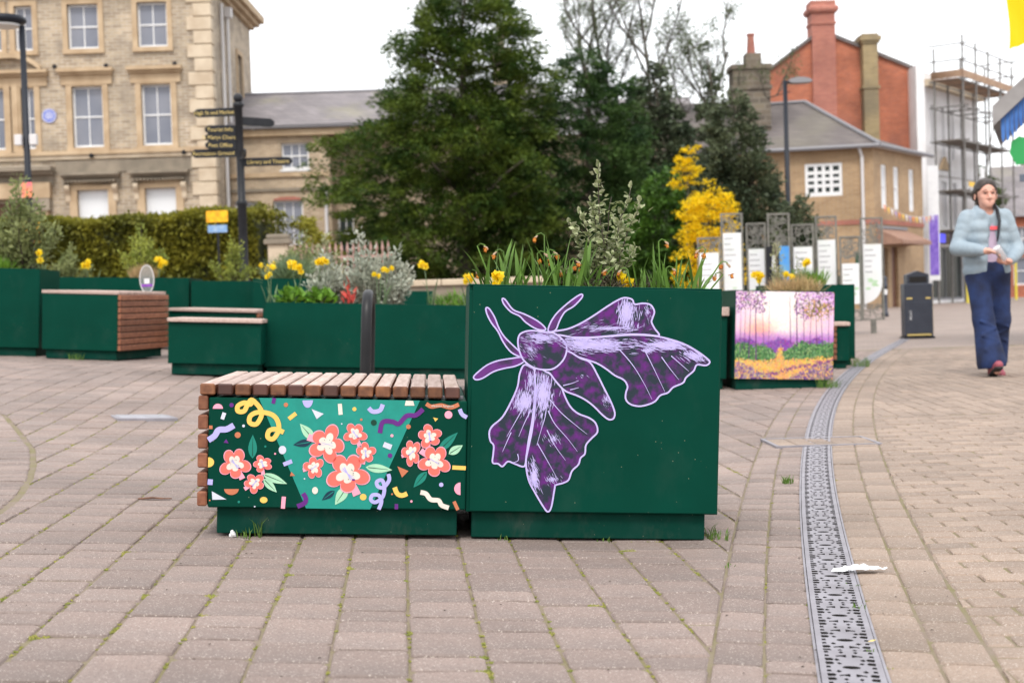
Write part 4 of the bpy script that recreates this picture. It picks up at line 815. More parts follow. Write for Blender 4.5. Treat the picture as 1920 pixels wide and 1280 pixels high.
# low bronze shrublet
def blade_shrub(name, label, cat, base, w_, d_, ht, n, ln, wd_, m, up=.8, group=None, sm=None):
    t = thing(name, label, cat, base, group=group); g = np.random.RandomState(n)
    th = g.uniform(0, 6.283, n); rr = np.sqrt(g.rand(n)); P = np.stack([np.cos(th)*rr*w_/2, np.sin(th)*rr*d_/2, ht*(g.rand(n)**.8)*np.sqrt(1-.8*rr**2)], 1)
    D = rdir(n, g, up); D[:, :2] += P[:, :2]*1.2; v, f = leafcloud(P, D, rdir(n, g), ln*g.uniform(.6, 1.2, n), wd_*g.uniform(.7, 1.2, n)); tag(mesh('foliage', v, f, m, t), kind='stuff')
    mb = MB(); 
    for i in range(max(4, n//160)): k = g.randint(n); mb.tube([(P[k, 0]*.4, P[k, 1]*.4, -.03), (P[k, 0]*.8, P[k, 1]*.8, P[k, 2]*.6), tuple(P[k])], [ht*.012, ht*.01, ht*.006], 5)
    mb.build('stem', sm or G_['stem'], t, True); return t
blade_shrub('bronze_shrub', 'low bronze leaved shrublet under the variegated shrub', 'shrub', on(moth, .44, .2, sz-.01), .26, .26, .10, 1500, .026, .005, G_['hebe'])
blade_shrub('bronze_shrub', 'low bronze leaved shrublet toward the right of the moth planter', 'shrub', on(moth, .60, .3, sz-.01), .22, .2, .10, 1100, .026, .005, G_['hebe'])
# generic bushy shrub with real stems
def bushy(name, label, cat, base, ht, spread, n_st, n_leaf, ln, wd_, m, sm, up=.5, seed=1, group=None, low=.2, bunch=True):
    t = thing(name, label, cat, base, group=group); g = np.random.RandomState(seed); st = shrub_stems((0, 0, -.03), n_st, ht, spread, g); mb = MB(); P = []; D = []
    for pts in st:
        mb.tube(pts, [ht*.012*(1-.8*i/(len(pts)-1)) for i in range(len(pts))], 5)
        for k in range(n_leaf//n_st):
            tt = (low+(1-low)*g.rand()**.75)*.999; i = int(tt*(len(pts)-1)); p = pts[i].lerp(pts[i+1], tt*(len(pts)-1)-i); off = g.normal(0, ht*.035, 3); P.append(np.array(p)+off); d = off/ (np.linalg.norm(off)+1e-6)+np.array([0, 0, up]); D.append(d)
    P = np.array(P); D = np.array(D); n = len(P); v, f = leafcloud(P, D, rdir(n, g, .5), ln*g.uniform(.6, 1.2, n), wd_*g.uniform(.7, 1.2, n)); tag(mesh('foliage', v, f, m, t), kind='stuff'); mb.build('stem', sm, t, True); return t
GZ = .56
for i, (x, y, hgt, sp, lab) in enumerate(((.78, .30, .68, .18, 'tallest silver leaved shrub in the middle of the long planter'), (.50, .35, .48, .24, 'silver leaved shrub at the left of the long planter behind the hoop'), (1.05, .32, .54, .24, 'silver leaved shrub leaning right in the long planter'))):
    bushy('silver_shrub', lab, 'shrub', on(pG, x, y, GZ), hgt, sp, 20, 1900, .05, .024, G_['silver'], G_['sstem'], .7, 30+i, 'silver shrubs in the long planter')
for x, lab in ((.22, 'bright green leafy rosette at the left end of the long planter'), (.45, 'bright green leafy rosette beside the black hoop')):
    blade_shrub('leafy_rosette', lab, 'plant', on(pG, x, .15, GZ+.02), .22, .2, .14, 90, .09, .045, G_['prim'], .6, 'green rosettes in the long planter')
blade_shrub('red_plant', 'red leaved plant beside the black hoop in the long planter', 'plant', on(pG, .68, .12, GZ), .09, .08, .22, 26, .08, .03, G_['red'], 1.8)
def daffs_far(pl, x, y, z, n, label, k=3, hgt=.3, lf=6, s=.03): daffodils(label, on(pl, x, y, z), rl(lf, -.05, .05, hgt*.5, hgt*.9, 50), [(random.uniform(-.04, .04), random.uniform(-.08, .08), hgt*random.uniform(.85, 1.1), 'y', k) for _ in range(n)], s, True, .014, r=.004)
daffs_far(pG, .05, .1, GZ, 2, 'yellow daffodils at the left corner of the long planter', 2, .31)
daffs_far(pG, .42, .3, GZ, 2, 'tall yellow daffodils between the rosettes of the long planter', 5, .40, 5)
daffs_far(pG, .95, .1, GZ, 3, 'yellow daffodils in front of the silver shrubs', 2, .32, 5)
daffs_far(pG, 1.36, .2, GZ, 1, 'single yellow daffodil stem near the right of the long planter', 4, .36, 7, .034)
daffs_far(pG, 1.66, .2, GZ, 1, 'yellow daffodil seen just left of the moth planter', 5, .30, 7, .036)
blade_shrub('grass_tuft', 'green grass tuft at the right end of the long planter', 'grass tuft', on(pG, 1.6, .35, GZ), .5, .3, .12, 500, .10, .008, G_['prim'], 1.2)
blade_shrub('grass_tuft', 'bluish grass tuft in the planter behind the rosettes', 'grass tuft', on(pF, .22, .2, .75), .34, .3, .14, 700, .2, .008, G_['bgrass'], 1.0)
bushy('pale_shrub', 'pale variegated shrub behind the silver shrubs', 'shrub', on(pF, .55, .45, .75), .50, .14, 10, 700, .04, .02, G_['pale'], G_['sstem'], .7, 41)
bushy('pale_shrub', 'small pale shrub low behind the right end of the long planter', 'shrub', (.98, 14.2, .62), .38, .14, 8, 420, .035, .016, G_['pale'], G_['sstem'], .8, 43)
# left and back row
bushy('pale_shrub', 'tall grey green shrub in the planter at the left edge', 'shrub', on(pA, .60, .4, .78), 1.0, .32, 18, 2600, .055, .028, G_['olive'], G_['stem'], .7, 51)
bushy('pale_shrub', 'round yellow green shrub in the back row of planters', 'shrub', on(pE[0], 1.12, .4, .74), .70, .32, 20, 2200, .045, .024, G_['lime'], G_['stem'], .6, 52)
bushy('pale_shrub', 'olive shrub right of the black fingerpost', 'shrub', on(pE[2], .52, .35, .78), .62, .30, 18, 2000, .045, .024, G_['olive'], G_['stem'], .6, 53)
bushy('pale_shrub', 'loose grey green shrub behind the tall left planter', 'shrub', on(pE[0], .35, .3, .74), .46, .28, 14, 1300, .045, .02, G_['olive'], G_['stem'], .6, 54)
blade_shrub('grass_tuft', 'straw coloured grass tuft in the back row of planters', 'grass tuft', on(pE[0], 1.2, .12, .74), .24, .2, .10, 700, .16, .007, G_['straw'], 1.8)
blade_shrub('grass_tuft', 'green grass tuft left of the black signpost', 'grass tuft', on(pE[2], .45, .2, .78), .4, .3, .16, 600, .24, .012, G_['bgrass'], 1.1)
blade_shrub('grass_tuft', 'short green tuft at the base of the tall left shrub', 'grass tuft', on(pA, .3, .2, .78), .5, .4, .1, 500, .14, .01, G_['prim'], 1.1)
bushy('pale_shrub', 'leafy yellow green shrub below the yellow notice by the hedge', 'shrub', on(pE[1], .42, .35, .74), .60, .26, 16, 1500, .04, .02, G_['lime'], G_['stem'], .6, 55)
bushy('pale_shrub', 'soft grey green shrub right of the fingerpost foot', 'shrub', on(pE[3], .45, .35, .74), .34, .26, 14, 1100, .04, .02, G_['olive'], G_['stem'], .6, 56)
daffs_far(pE[3], .2, .1, .74, 2, 'yellow daffodils right of the fingerpost foot', 2, .2, 5, .04)
daffs_far(pG, .25, .25, GZ, 2, 'yellow daffodils above the leafy rosettes', 4, .34, 6, .034)
daffs_far(pA, .78, .2, .78, 1, 'yellow daffodil leaning out of the tall left planter', 3, .2, 4, .045)
daffs_far(pE[0], .62, .1, .74, 1, 'yellow daffodil left of the round yellow green shrub', 4, .24, 5, .05)
daffs_far(pE[0], 1.36, .1, .74, 2, 'yellow daffodils right of the round yellow green shrub', 3, .24, 5, .045)
daffs_far(pE[2], .2, .1, .78, 3, 'yellow daffodils in the back row near the signpost', 3, .22, 7, .045)
daffs_far(pE[2], .95, .1, .78, 2, 'small yellow daffodils under the signpost', 1, .14, 5, .035)
# plants in the woodland planter
bushy('pale_shrub', 'thin pale shrub in the woodland painting planter', 'shrub', on(pH, .42, .4, .73), .48, .07, 6, 420, .035, .016, G_['pale'], G_['sstem'], 1.0, 61)
bushy('pale_shrub', 'sparse grey shrub right of centre in the woodland painting planter', 'shrub', on(pH, .62, .5, .73), .36, .10, 6, 240, .03, .014, G_['olive'], G_['sstem'], 1.0, 62)
blade_shrub('grass_tuft', 'straw coloured grass in the woodland painting planter', 'grass tuft', on(pH, .52, .2, .73), .36, .3, .08, 700, .16, .006, G_['straw'], 1.3)
blade_shrub('grass_tuft', 'green daffodil leaves at the right of the woodland painting planter', 'grass tuft', on(pJ, .5, .3, .78), .32, .3, .06, 160, .2, .016, G_['prim'], 2.2)
daffs_far(pH, .28, .2, .73, 2, 'yellow daffodils at the left of the woodland painting planter', 2, .15, 5, .04)
daffs_far(pH, .5, .3, .73, 3, 'yellow daffodils in the middle of the woodland painting planter', 1, .2, 5, .035)
daffs_far(pJ, .42, .2, .78, 1, 'yellow daffodil above the small planter on the right', 3, .24, 6, .05)

# ------------------------------------------------------------------ hedge and trees
T_ = dict(yew=leafmat('yew_needles', (.030, .066, .010), (.105, .15, .02), .45, .6, .3, 1.3), yew2=leafmat('cypress_needles', (.024, .062, .018), (.065, .12, .028), .4, .6, .3, 1.3), ivy=leafmat('ivy_leaf', (.045, .066, .036), (.12, .145, .08), .4, .5, .25, 1.2), shr=leafmat('laurel_leaf', (.048, .07, .038), (.13, .155, .085), .4, .5, .3, 1.4), hedge=leafmat('hedge_leaf', (.11, .115, .014), (.28, .26, .03), .3, .6, .3, 1.2),
 fors=leafmat('forsythia_flower', (.88, .66, .012), (.80, .56, .008), .15, .6, .4), spring=leafmat('spring_leaf', (.075, .11, .04), (.13, .16, .07), .3, .6, .3), bark=M_('bark', (.07, .055, .042), .9, (.12, .10, .08), 4, 6, bump=.5), barkg=M_('grey_bark', (.07, .062, .05), .9, (.11, .10, .08), 4, 6), bright=leafmat('bright_leaf', (.05, .12, .015), (.09, .18, .025), .3, .5, .2))
def crown(t, clumps, per, ln, wd_, m, g, spread=.55, droop=-.1, flat=.55, name='crown'):
    """clumps (n,4): centre and size; each a spray of leaf faces round its own outward direction"""
    n = len(clumps); C = np.repeat(clumps[:, :3], per, 0); s = np.repeat(clumps[:, 3], per)[:, None]; O = rdir(n*per, g); O *= g.rand(n*per, 1)**.5; O[:, 2] *= flat
    P = C+O*s*spread; ax = np.repeat(clumps[:, 4:7], per, 0); D = ax+rdir(n*per, g)*.75; D[:, 2] += droop
    v, f = leafcloud(P, D, rdir(n*per, g, .8), ln*g.uniform(.6, 1.3, n*per), wd_*g.uniform(.6, 1.3, n*per)); return tag(mesh(name, v, f, m, t), kind='stuff')
def tree(name, label, px, Z, prof, n_cl, per, cs, ln, wd_, m, seed, depth=.8, trunk_r=.22, shell=.55, limbs=14, tm=None, droop=-.1, zmin=0., cat='tree'):
    """prof: (height, left radius, right radius, axis offset)"""
    g = np.random.RandomState(seed); X, Y = wpos(px, Z); t = thing(name, label, cat, (X, Y, h1(X, Y)-.05)); hs = np.array([p[0] for p in prof]); z = []
    ar = np.array([(p[1]+p[2])**1.3 for p in prof]); zz = np.linspace(max(hs[0], zmin), hs[-1], 200); w_ = np.interp(zz, hs, ar); w_ /= w_.sum(); z = g.choice(zz, n_cl, p=w_)+g.normal(0, .1, n_cl)
    rL, rR, ax = (np.interp(z, hs, [p[k] for p in prof]) for k in (1, 2, 3)); a = g.uniform(0, 6.283, n_cl); k = (1+np.cos(a))/2; rad = rL*(1-k)+rR*k
    lob = 1+.15*np.sin(a*3+z*1.7+seed)+.14*np.sin(a*5-z*2.9)+.13*np.sin(z*4.3+a*2+seed); q = shell+(1-shell)*g.rand(n_cl)**.6; q = np.where(g.rand(n_cl) < .12, q*g.rand(n_cl), q); r = rad*q*lob*.93
    cl = np.stack([ax+np.cos(a)*r, np.sin(a)*r*depth, z, cs*g.uniform(.6, 1.35, n_cl), np.cos(a), np.sin(a), np.full(n_cl, .15)], 1); crown(t, cl, per, ln, wd_, m, g, droop=droop)
    mb = MB(); H = hs[-1]; tp = [(np.interp(q, hs, [p[3] for p in prof])*(q/H)+.06*math.sin(q*2), .05*math.cos(q*3), q) for q in np.linspace(-.1, H*.96, 10)]; mb.tube(tp, [trunk_r*(1-.9*i/9) for i in range(10)], 8); mb.build('trunk', tm or T_['bark'], t, True)
    idx = np.argsort(-cl[:, 3])[:limbs]
    for i in idx:
        c = cl[i]; zb = max(.3, c[2]-.35*math.hypot(c[0], c[1])); bx = np.interp(zb, hs, [p[3] for p in prof])*(zb/H); MB().tube([(bx, 0, zb), ((bx+c[0])/2, c[1]/2, (zb+c[2])/2-.05), (c[0], c[1], c[2])], [trunk_r*.28, trunk_r*.17, trunk_r*.05], 6).build('limb', tm or T_['bark'], t, True)
    return t
tree('yew_tree', 'big dark green yew tree in front of the pale brick wing', -80, 42, [(0, 3.7, 2.3, 0), (1.6, 3.7, 2.3, 0), (3.0, 4.0, 2.4, 0), (4.4, 4.2, 2.5, 0), (5.2, 4.25, 2.5, 0), (5.9, 3.5, 2.5, 0), (6.8, 2.6, 2.5, .05), (7.8, 2.2, 2.5, .1), (8.8, 1.7, 2.3, .15), (9.7, 1.1, 1.3, .2), (10.3, .3, .5, .2)], 2300, 62, .66, .16, .052, T_['yew'], 3, trunk_r=.3, limbs=26, zmin=.5, shell=.42)
tree('cypress_tree', 'dark green cypress right of the yew tree', 155, 44, [(0, 2.4, 2.4, 0), (2, 2.6, 2.5, 0), (4.5, 2.4, 2.3, 0), (6.0, 2.0, 1.8, 0), (7.2, 1.5, 1.2, 0), (8.0, .9, .7, -.1), (8.5, .15, .15, -.1)], 1150, 60, .64, .15, .055, T_['yew2'], 9, trunk_r=.22, zmin=.5, shell=.42)
tree('ivy_tree', 'grey green ivy covered tree between the cypress and the forsythia', 290, 46, [(0, 1.9, 1.6, 0), (2.5, 1.9, 1.6, 0), (4.5, 1.6, 1.3, 0), (6.3, 1.2, .9, -.1), (7.6, .5, .4, -.2), (8.2, .1, .1, -.2)], 800, 40, .6, .17, .10, T_['ivy'], 15, trunk_r=.2, zmin=.5)
tree('ivy_trunk_tree', 'slender ivy clad trunk beside the old stone chimney', 385, 47, [(0, 1.2, 1.3, 0), (3, 1.2, 1.3, 0), (4.6, 1.0, 1.1, .05), (5.4, .55, .6, .05), (6.6, .38, .36, 0), (8.2, .2, .2, 0), (8.8, .05, .05, 0)], 460, 40, .44, .14, .08, T_['ivy'], 17, trunk_r=.16, zmin=.5)
tree('laurel_bush', 'large dark evergreen shrub in front of the hip roofed brick house', 470, 34, [(0, 1.4, 1.35, 0), (.8, 1.4, 1.35, 0), (2.0, 1.3, 1.25, -.1), (3.0, 1.15, .85, -.25), (3.8, .95, .6, -.4), (4.6, .7, .5, -.5), (5.2, .4, .3, -.55), (5.5, .1, .1, -.55)], 950, 44, .46, .13, .06, T_['shr'], 19, trunk_r=.12, cat='shrub', limbs=10)
tree('laurel_bush', 'lower evergreen shrub at the corner of the hip roofed brick house', 548, 33, [(0, .95, .75, 0), (.8, 1.0, .75, 0), (1.7, .9, .55, -.05), (2.4, .6, .3, -.1), (2.8, .1, .1, -.1)], 420, 42, .38, .12, .06, T_['shr'], 23, trunk_r=.08, cat='shrub', limbs=8)
tree('leafy_bush', 'fresh green bush between the cypress and the yellow forsythia', 272, 36, [(0, 1.1, 1.2, 0), (1.2, 1.1, 1.3, 0), (2.2, .9, 1.1, 0), (3.2, .5, .6, .2), (3.8, .2, .2, .3)], 480, 36, .42, .13, .08, T_['bright'], 25, trunk_r=.08, cat='shrub', limbs=8)
tree('forsythia_bush', 'bright yellow forsythia bush in full flower', 380, 31, [(0, .7, .6, 0), (.7, .80, .7, 0), (1.4, .76, .64, 0), (2.2, .7, .64, 0), (2.7, .6, .52, .0), (3.0, .25, .25, .0)], 290, 34, .34, .075, .045, T_['fors'], 27, trunk_r=.05, cat='shrub', limbs=14, droop=-.2, shell=.35)
tree('forsythia_bush', 'small high spray of yellow forsythia above the main bush', 338, 33, [(3.1, .2, .2, 0), (3.5, .45, .4, -.1), (3.9, .28, .42, .05), (4.2, .1, .1, .1)], 36, 26, .26, .075, .045, T_['fors'], 29, trunk_r=.04, cat='shrub', limbs=6, shell=.2)
def bare_tree(label, px, Z, H, seed, leaves=True, lean=0., start=.3):
    g = np.random.RandomState(seed); X, Y = wpos(px, Z); t = thing('bare_tree', label, 'tree', (X, Y, h1(X, Y)-.05), group='thin spring trees behind the evergreens'); mb = MB(); tips = []
    def grow(p, d, l, r, lev):
        pts = [p]; n = 5; q = Vector(p); dd = Vector(d)
        for i in range(n): dd = (dd+Vector(g.normal(0, .13, 3))+Vector((0, 0, .05))).normalized(); q = q+dd*l/n; pts.append(q.copy())
        mb.tube(pts, [r*(1-.6*i/n) for i in range(n+1)], 5 if lev > 0 else 8, 0, False)
        if lev >= 3: tips.extend(pts[2:]); return
        for k in range([9, 5, 4][lev]):
            tt = g.uniform(start if lev == 0 else .25, 1); i = min(int(tt*n), n-1); b = pts[i].lerp(pts[i+1], tt*n-i); e = Vector(g.normal(0, 1, 3)); e.z = abs(e.z)*.9+.35; e = (e.normalized()+dd*.35).normalized(); grow(b, e, l*g.uniform(.32, .5)*(1.15-.4*tt), r*.42, lev+1)
    grow(Vector((0, 0, 0)), Vector((lean, 0, 1)).normalized(), H, .11, 0); mb.build('trunk', T_['barkg'], t, True)
    if leaves:
        n = len(tips)*7; P = np.repeat(np.array([tuple(p) for p in tips]), 7, 0)+g.normal(0, .13, (n, 3)); v, f = leafcloud(P, rdir(n, g, -.2), rdir(n, g), .10*g.uniform(.5, 1.2, n), .055*g.uniform(.5, 1.2, n)); tag(mesh('crown', v, f, T_['spring'], t), kind='stuff')
    return t
bare_tree('thin spring tree rising behind the cypress top', 155, 52, 10.4, 4); bare_tree('thin spring tree with arching twigs left of the tall wispy one', 215, 53, 10.8, 5, lean=-.03); bare_tree('tallest wispy spring tree above the ivy covered tree', 275, 51, 10.8, 6, lean=.03); bare_tree('sparse spring tree close to the old stone chimney', 385, 52, 9.6, 12, lean=.05, start=.5)
# hedge: clipped, lumpy
X0, Y0 = wpos(-1350, 27); X1, Y1 = wpos(-470, 26); hd = thing('hedge', 'long clipped yellow green hedge in front of the big pale house', 'hedge', (X0, Y0, h1(X0, Y0)-.3), (0, 0, math.atan2(Y1-Y0, X1-X0))); LH = math.hypot(X1-X0, Y1-Y0); g = np.random.RandomState(2)
n = 52000; fz = g.rand(n); xx = g.rand(n)*LH; top = 2.12-.04*np.sin(xx*1.3)+.03*np.sin(xx*4.1); P = np.zeros((n, 3)); isT = g.rand(n) < .42
P[:, 0] = xx; P[:, 1] = np.where(isT, g.rand(n)*1.5, g.normal(0, .05, n)+.06*np.sin(xx*2.3)+.05*np.sin(fz*9+xx)); P[:, 2] = np.where(isT, top+g.normal(0, .035, n)-.06*np.exp(-((P[:, 1])/.12)**2), top*fz)
nn = np.zeros((n, 3)); nn[:, 2] = isT; nn[:, 1] = ~isT*-1.; v, f = leafcloud(P, rdir(n, g)*.8+nn*.9, rdir(n, g), .11*g.uniform(.6, 1.2, n), .06*g.uniform(.6, 1.2, n)); tag(mesh('foliage', v, f, T_['hedge'], hd), kind='stuff')
MB().box(.05, LH-.05, .08, 1.4, 0, 2.03, bev=.05).build('dark_core', M_('hedge_inner_shade', (.03, .035, .01), .9), hd)  # added solid core, coloured dark for the shaded inside of the hedge
tree('hedge_ball', 'rounded clipped yew at the end of the hedge beside the gate pier', -428, 27, [(0, .85, .9, 0), (.8, 1.0, 1.1, 0), (1.5, 1.0, 1.1, 0), (2.0, .8, .9, 0), (2.4, .35, .4, 0)], 320, 40, .3, .09, .045, T_['hedge'], 33, trunk_r=.06, cat='shrub', limbs=6, shell=.75)
# ------------------------------------------------------------------ buildings
def xf(mb, M): mb.v = [tuple(M @ Vector(p)) for p in mb.v]; return mb
I4 = Matrix.Identity(4)
B_ = dict(buff=brick_mat('buff_brick', (.50, .40, .28), (.33, .255, .18), (.52, .46, .38), .34, .11, .014, tint=((.27, .225, .18), 1.3, .6), bump=.7, stain=.4), buff2=brick_mat('buff_brick_small', (.50, .38, .25), (.38, .28, .18), (.50, .43, .34), .24, .08, .010, tint=((.29, .235, .175), 1.1, .6), stain=.35),
 red=brick_mat('red_brick', (.47, .135, .065), (.36, .10, .055), (.40, .22, .15), .23, .075, .008, tint=((.24, .10, .075), .5, .75), stain=.32), redc=brick_mat('red_chimney_brick', (.44, .16, .11), (.36, .12, .09), (.35, .2, .16), .23, .075, .008), tan=brick_mat('tan_brick', (.43, .285, .155), (.34, .215, .115), (.42, .32, .22), .23, .075, .009, tint=((.28, .18, .10), .6, .5)), ochre=brick_mat('ochre_brick', (.36, .27, .13), (.27, .2, .10), (.33, .27, .18), .23, .075, .009, tint=((.13, .11, .08), .7, .6)),
 stone=M_('tan_stone', (.53, .40, .26), .85, (.40, .285, .175), 1.8, 9, bump=.3), pstone=M_('pale_stone', (.62, .52, .39), .85, (.48, .38, .27), 1.8, 9, bump=.3), dstone=M_('weathered_stone', (.30, .25, .19), .9, (.20, .17, .13), 2, 8, bump=.4), rub=brick_mat('rubble', (.21, .17, .125), (.13, .105, .085), (.23, .2, .16), .4, .2, .02, tint=((.10, .10, .06), .9, .6), stain=.4),
 slate=brick_mat('slate', (.21, .19, .20), (.26, .235, .24), (.14, .13, .13), .3, .16, .008, tint=((.26, .25, .12), .5, .35), stain=.25), dslate=brick_mat('dark_slate', (.135, .115, .11), (.17, .147, .138), (.09, .08, .09), .3, .16, .006, tint=((.2, .19, .12), .4, .3), stain=.2),
 glass=M_('pane_painted_reflection', (.15, .165, .21), .06, (.22, .23, .27), .7, 3, spec=.6), dglass=M_('dark_glass', (.025, .035, .032), .2, spec=.2), blind=M_('white_blind', (.72, .74, .76), .5), lead=M_('lead_grey', (.23, .225, .24), .6), wpaint=M_('white_render', (.84, .83, .84), .7, (.74, .73, .73), 1.2, 6), pipe=M_('pale_pipe', (.62, .60, .60), .5), brown=M_('brown_door', (.14, .06, .035), .5), tile=M_('tile_canopy', (.34, .20, .14), .8, (.26, .15, .11), 6, 4))  # opaque glass panes carry their reflected tone in the base colour
class Facade:
    """local frame: x along the wall, -y outwards, z up"""
    def __init__(s, t, M=I4): s.t = t; s.M = M
    def part(s, mb, name, m, parent=None): return xf(mb, s.M).build(name, m, parent or s.t)
    def box(s, name, m, *q, bev=0., parent=None): return s.part(MB().box(*q, bev=bev), name, m, parent)
    def wall(s, x0, x1, z0, z1, ops, m, rev=.16, th=.3, name='wall'):
        xs = sorted({x0, x1, *[o[0] for o in ops], *[o[1] for o in ops]}); zs = sorted({z0, z1, *[o[2] for o in ops], *[o[3] for o in ops]}); mb = MB()
        for i in range(len(xs)-1):
            for j in range(len(zs)-1):
                cx, cz = (xs[i]+xs[i+1])/2, (zs[j]+zs[j+1])/2
                if not any(o[0] < cx < o[1] and o[2] < cz < o[3] for o in ops): mb.add([(xs[i], 0, zs[j]), (xs[i+1], 0, zs[j]), (xs[i+1], 0, zs[j+1]), (xs[i], 0, zs[j+1])], [(0, 1, 2, 3)])
        for a, b, c, d in ops:
            for q in (((a, c), (a, d)), ((b, d), (b, c)), ((a, d), (b, d)), ((b, c), (a, c))): mb.add([(q[0][0], 0, q[0][1]), (q[1][0], 0, q[1][1]), (q[1][0], rev+.05, q[1][1]), (q[0][0], rev+.05, q[0][1])], [(0, 1, 2, 3)])
        return s.part(mb, name, m)
    def window(s, a, b, c, d, nx=2, nz=2, fw=.065, rev=.13, gm=None, frame=None, bar=.035, mid=True):
        """sash window: frame, bars, one pane each, sill"""
        mb = MB(); y0, y1 = rev, rev+.06; frame = frame or P_['white']
        for q in ((a, a+fw, c, d), (b-fw, b, c, d), (a+fw, b-fw, d-fw, d), (a+fw, b-fw, c, c+fw*1.4)): mb.box(q[0], q[1], y0, y1, q[2], q[3])
        xs = [a+fw+(b-a-2*fw)*i/nx for i in range(nx+1)]; zs = [c+fw*1.4+(d-c-2.4*fw)*i/nz for i in range(nz+1)]
        for x in xs[1:-1]: mb.box(x-bar/2, x+bar/2, y0+.012, y1-.004, c+fw*1.4, d-fw)
        for j, z in enumerate(zs[1:-1]): k = bar*(.75 if (mid and nz == 2) else .5); mb.box(a+fw, b-fw, y0+.006, y1-.006, z-k, z+k)
        w_ = s.part(mb, 'window', frame)
        for i in range(nx):
            for j in range(nz): s.part(MB().add([(xs[i], y1-.02, zs[j]), (xs[i+1], y1-.02, zs[j]), (xs[i+1], y1-.02+.004*((i+j) % 2), zs[j+1]), (xs[i], y1-.02, zs[j+1])], [(0, 1, 2, 3)]), 'pane', gm or B_['glass'], w_)
        return w_
    def surround(s, a, b, c, d, w_, m, proud=.05, sill=True):
        mb = MB(); mb.box(a-w_, a, -proud, .1, c, d+w_); mb.box(b, b+w_, -proud, .1, c, d+w_); mb.box(a, b, -proud, .1, d, d+w_); mb.box(a-w_*1.05, b+w_*1.05, -proud-.05, .1, c-w_*.9, c-.001); return s.part(mb, 'window_surround', m)
    def hood(s, a, b, z, m, dep=.28, h=.16):
        mb = MB(); mb.box(a+.08, b-.08, -.08, .1, z-h*1.6, z-.002); mb.box(a+.04, b-.04, -dep*.6, .1, z, z+h*.45); mb.box(a, b, -dep, .1, z+h*.451, z+h); return s.part(mb, 'hood', m)
def front(name, label, Z, group=None):
    X, Y = wpos(0, Z); return thing(name, label, 'building', (X, Y, 0), (0, 0, -YAW), group)
# --- big pale house on the left
t = front('pale_brick_house', 'tall pale brick house with sash windows and stone quoins on the left', 48); F = Facade(t)
w2 = [(-14.57, -13.54, 9.67, 11.17), (-12.23, -11.23, 9.67, 11.17), (-16.35, -15.75, 9.67, 11.17), (-17.4, -16.8, 9.67, 11.17)]; w1 = [(-14.52, -13.49, 6.38, 8.43), (-12.19, -11.19, 6.38, 8.43), (-16.24, -15.78, 6.38, 8.43), (-17.4, -16.8, 6.38, 8.43)]; w0 = [(-14.46, -13.42, 2.9, 4.96), (-12.18, -11.14, 2.9, 4.96)]; dr_ = (-17.3, -15.95, .2, 4.6)
w2 += [(-19.7, -18.7, 9.67, 11.17), (-22.0, -21.0, 9.67, 11.17)]; w1 += [(-19.7, -18.7, 6.38, 8.43), (-22.0, -21.0, 6.38, 8.43)]; w0 += [(-19.7, -18.7, 2.9, 4.96), (-22.0, -21.0, 2.9, 4.96)]
F.wall(-24, -9.8, -.5, 11.9, w2+w1+w0+[dr_], B_['buff'])
for q in w2: F.window(*q); F.surround(*q, .17, B_['stone'])
for q in w1: F.window(*q); F.surround(*q, .19, B_['stone'], .06)
for q in w1[:2]+w1[4:]: F.hood(q[0]-.42, q[1]+.42, 8.80, B_['stone'], .3, .2)
F.hood(-17.9, -15.25, 8.80, B_['stone'], .34, .2)
mb = MB(); n = 14; arc = [(-16.55+1.25*math.cos(math.pi*(.16+.68*i/n)), 8.62+.95*math.sin(math.pi*(.16+.68*i/n))) for i in range(n+1)]
for i in range(n): mb.add([(arc[i][0], -.3, arc[i][1]), (arc[i+1][0], -.3, arc[i+1][1]), (arc[i+1][0], .05, arc[i+1][1]), (arc[i][0], .05, arc[i][1]), (arc[i][0]*.995-.08, -.3, arc[i][1]-.16), (arc[i+1][0]*.995-.08, -.3, arc[i+1][1]-.16)], [(0, 1, 2, 3), (0, 4, 5, 1)])
F.part(mb, 'pediment', B_['stone'])
for x in (-16.68, -16.42): F.box('pilaster', B_['stone'], x-.1, x+.1, -.1, .05, 6.3, 8.55)
for q in w0: F.window(*q, nx=1, nz=1, gm=B_['blind']); F.surround(*q, .26, B_['stone'], .08)
F.box('string_course', B_['pstone'], -24, -9.85, -.10, .05, 6.0, 6.14); F.box('string_course', B_['stone'], -24, -9.85, -.18, .05, 6.141, 6.27); F.box('stone_apron', B_['dstone'], -15.15, -10.55, -.05, .05, 5.55, 5.92)
for a, b in ((-14.95, -12.95), (-12.65, -10.65)):
    F.hood(a, b, 5.36, B_['dstone'], .42, .16)
    for x in (a+.2, b-.2): F.part(MB().poly(smooth_loop([(0, 0), (-.26, 0), (-.26, -.12), (-.12, -.3), (-.1, -.5), (0, -.55)], 3), th=.16, to=lambda u, v, y=0.0, x=x: (x-.08+y, u, 5.1+v)), 'console', B_['pstone'])
    for i in range(14): F.box('dentil', B_['dstone'], a+.12+i*(b-a-.24)/13.9, a+.12+i*(b-a-.24)/13.9+.07, -.34, -.05, 5.20, 5.26)
F.hood(-18.2, -15.15, 5.5, B_['dstone'], .6, .24); F.box('porch_frieze', B_['stone'], -18, -15.3, -.3, .05, 4.72, 5.24)
for x in (-15.62, -17.75): F.box('porch_pilaster', B_['stone'], x-.22, x+.22, -.24, .05, 0, 4.3); F.box('capital', B_['dstone'], x-.3, x+.3, -.32, .05, 4.301, 4.7)
F.box('door', B_['brown'], -17.3, -15.95, .14, .2, .2, 4.6)
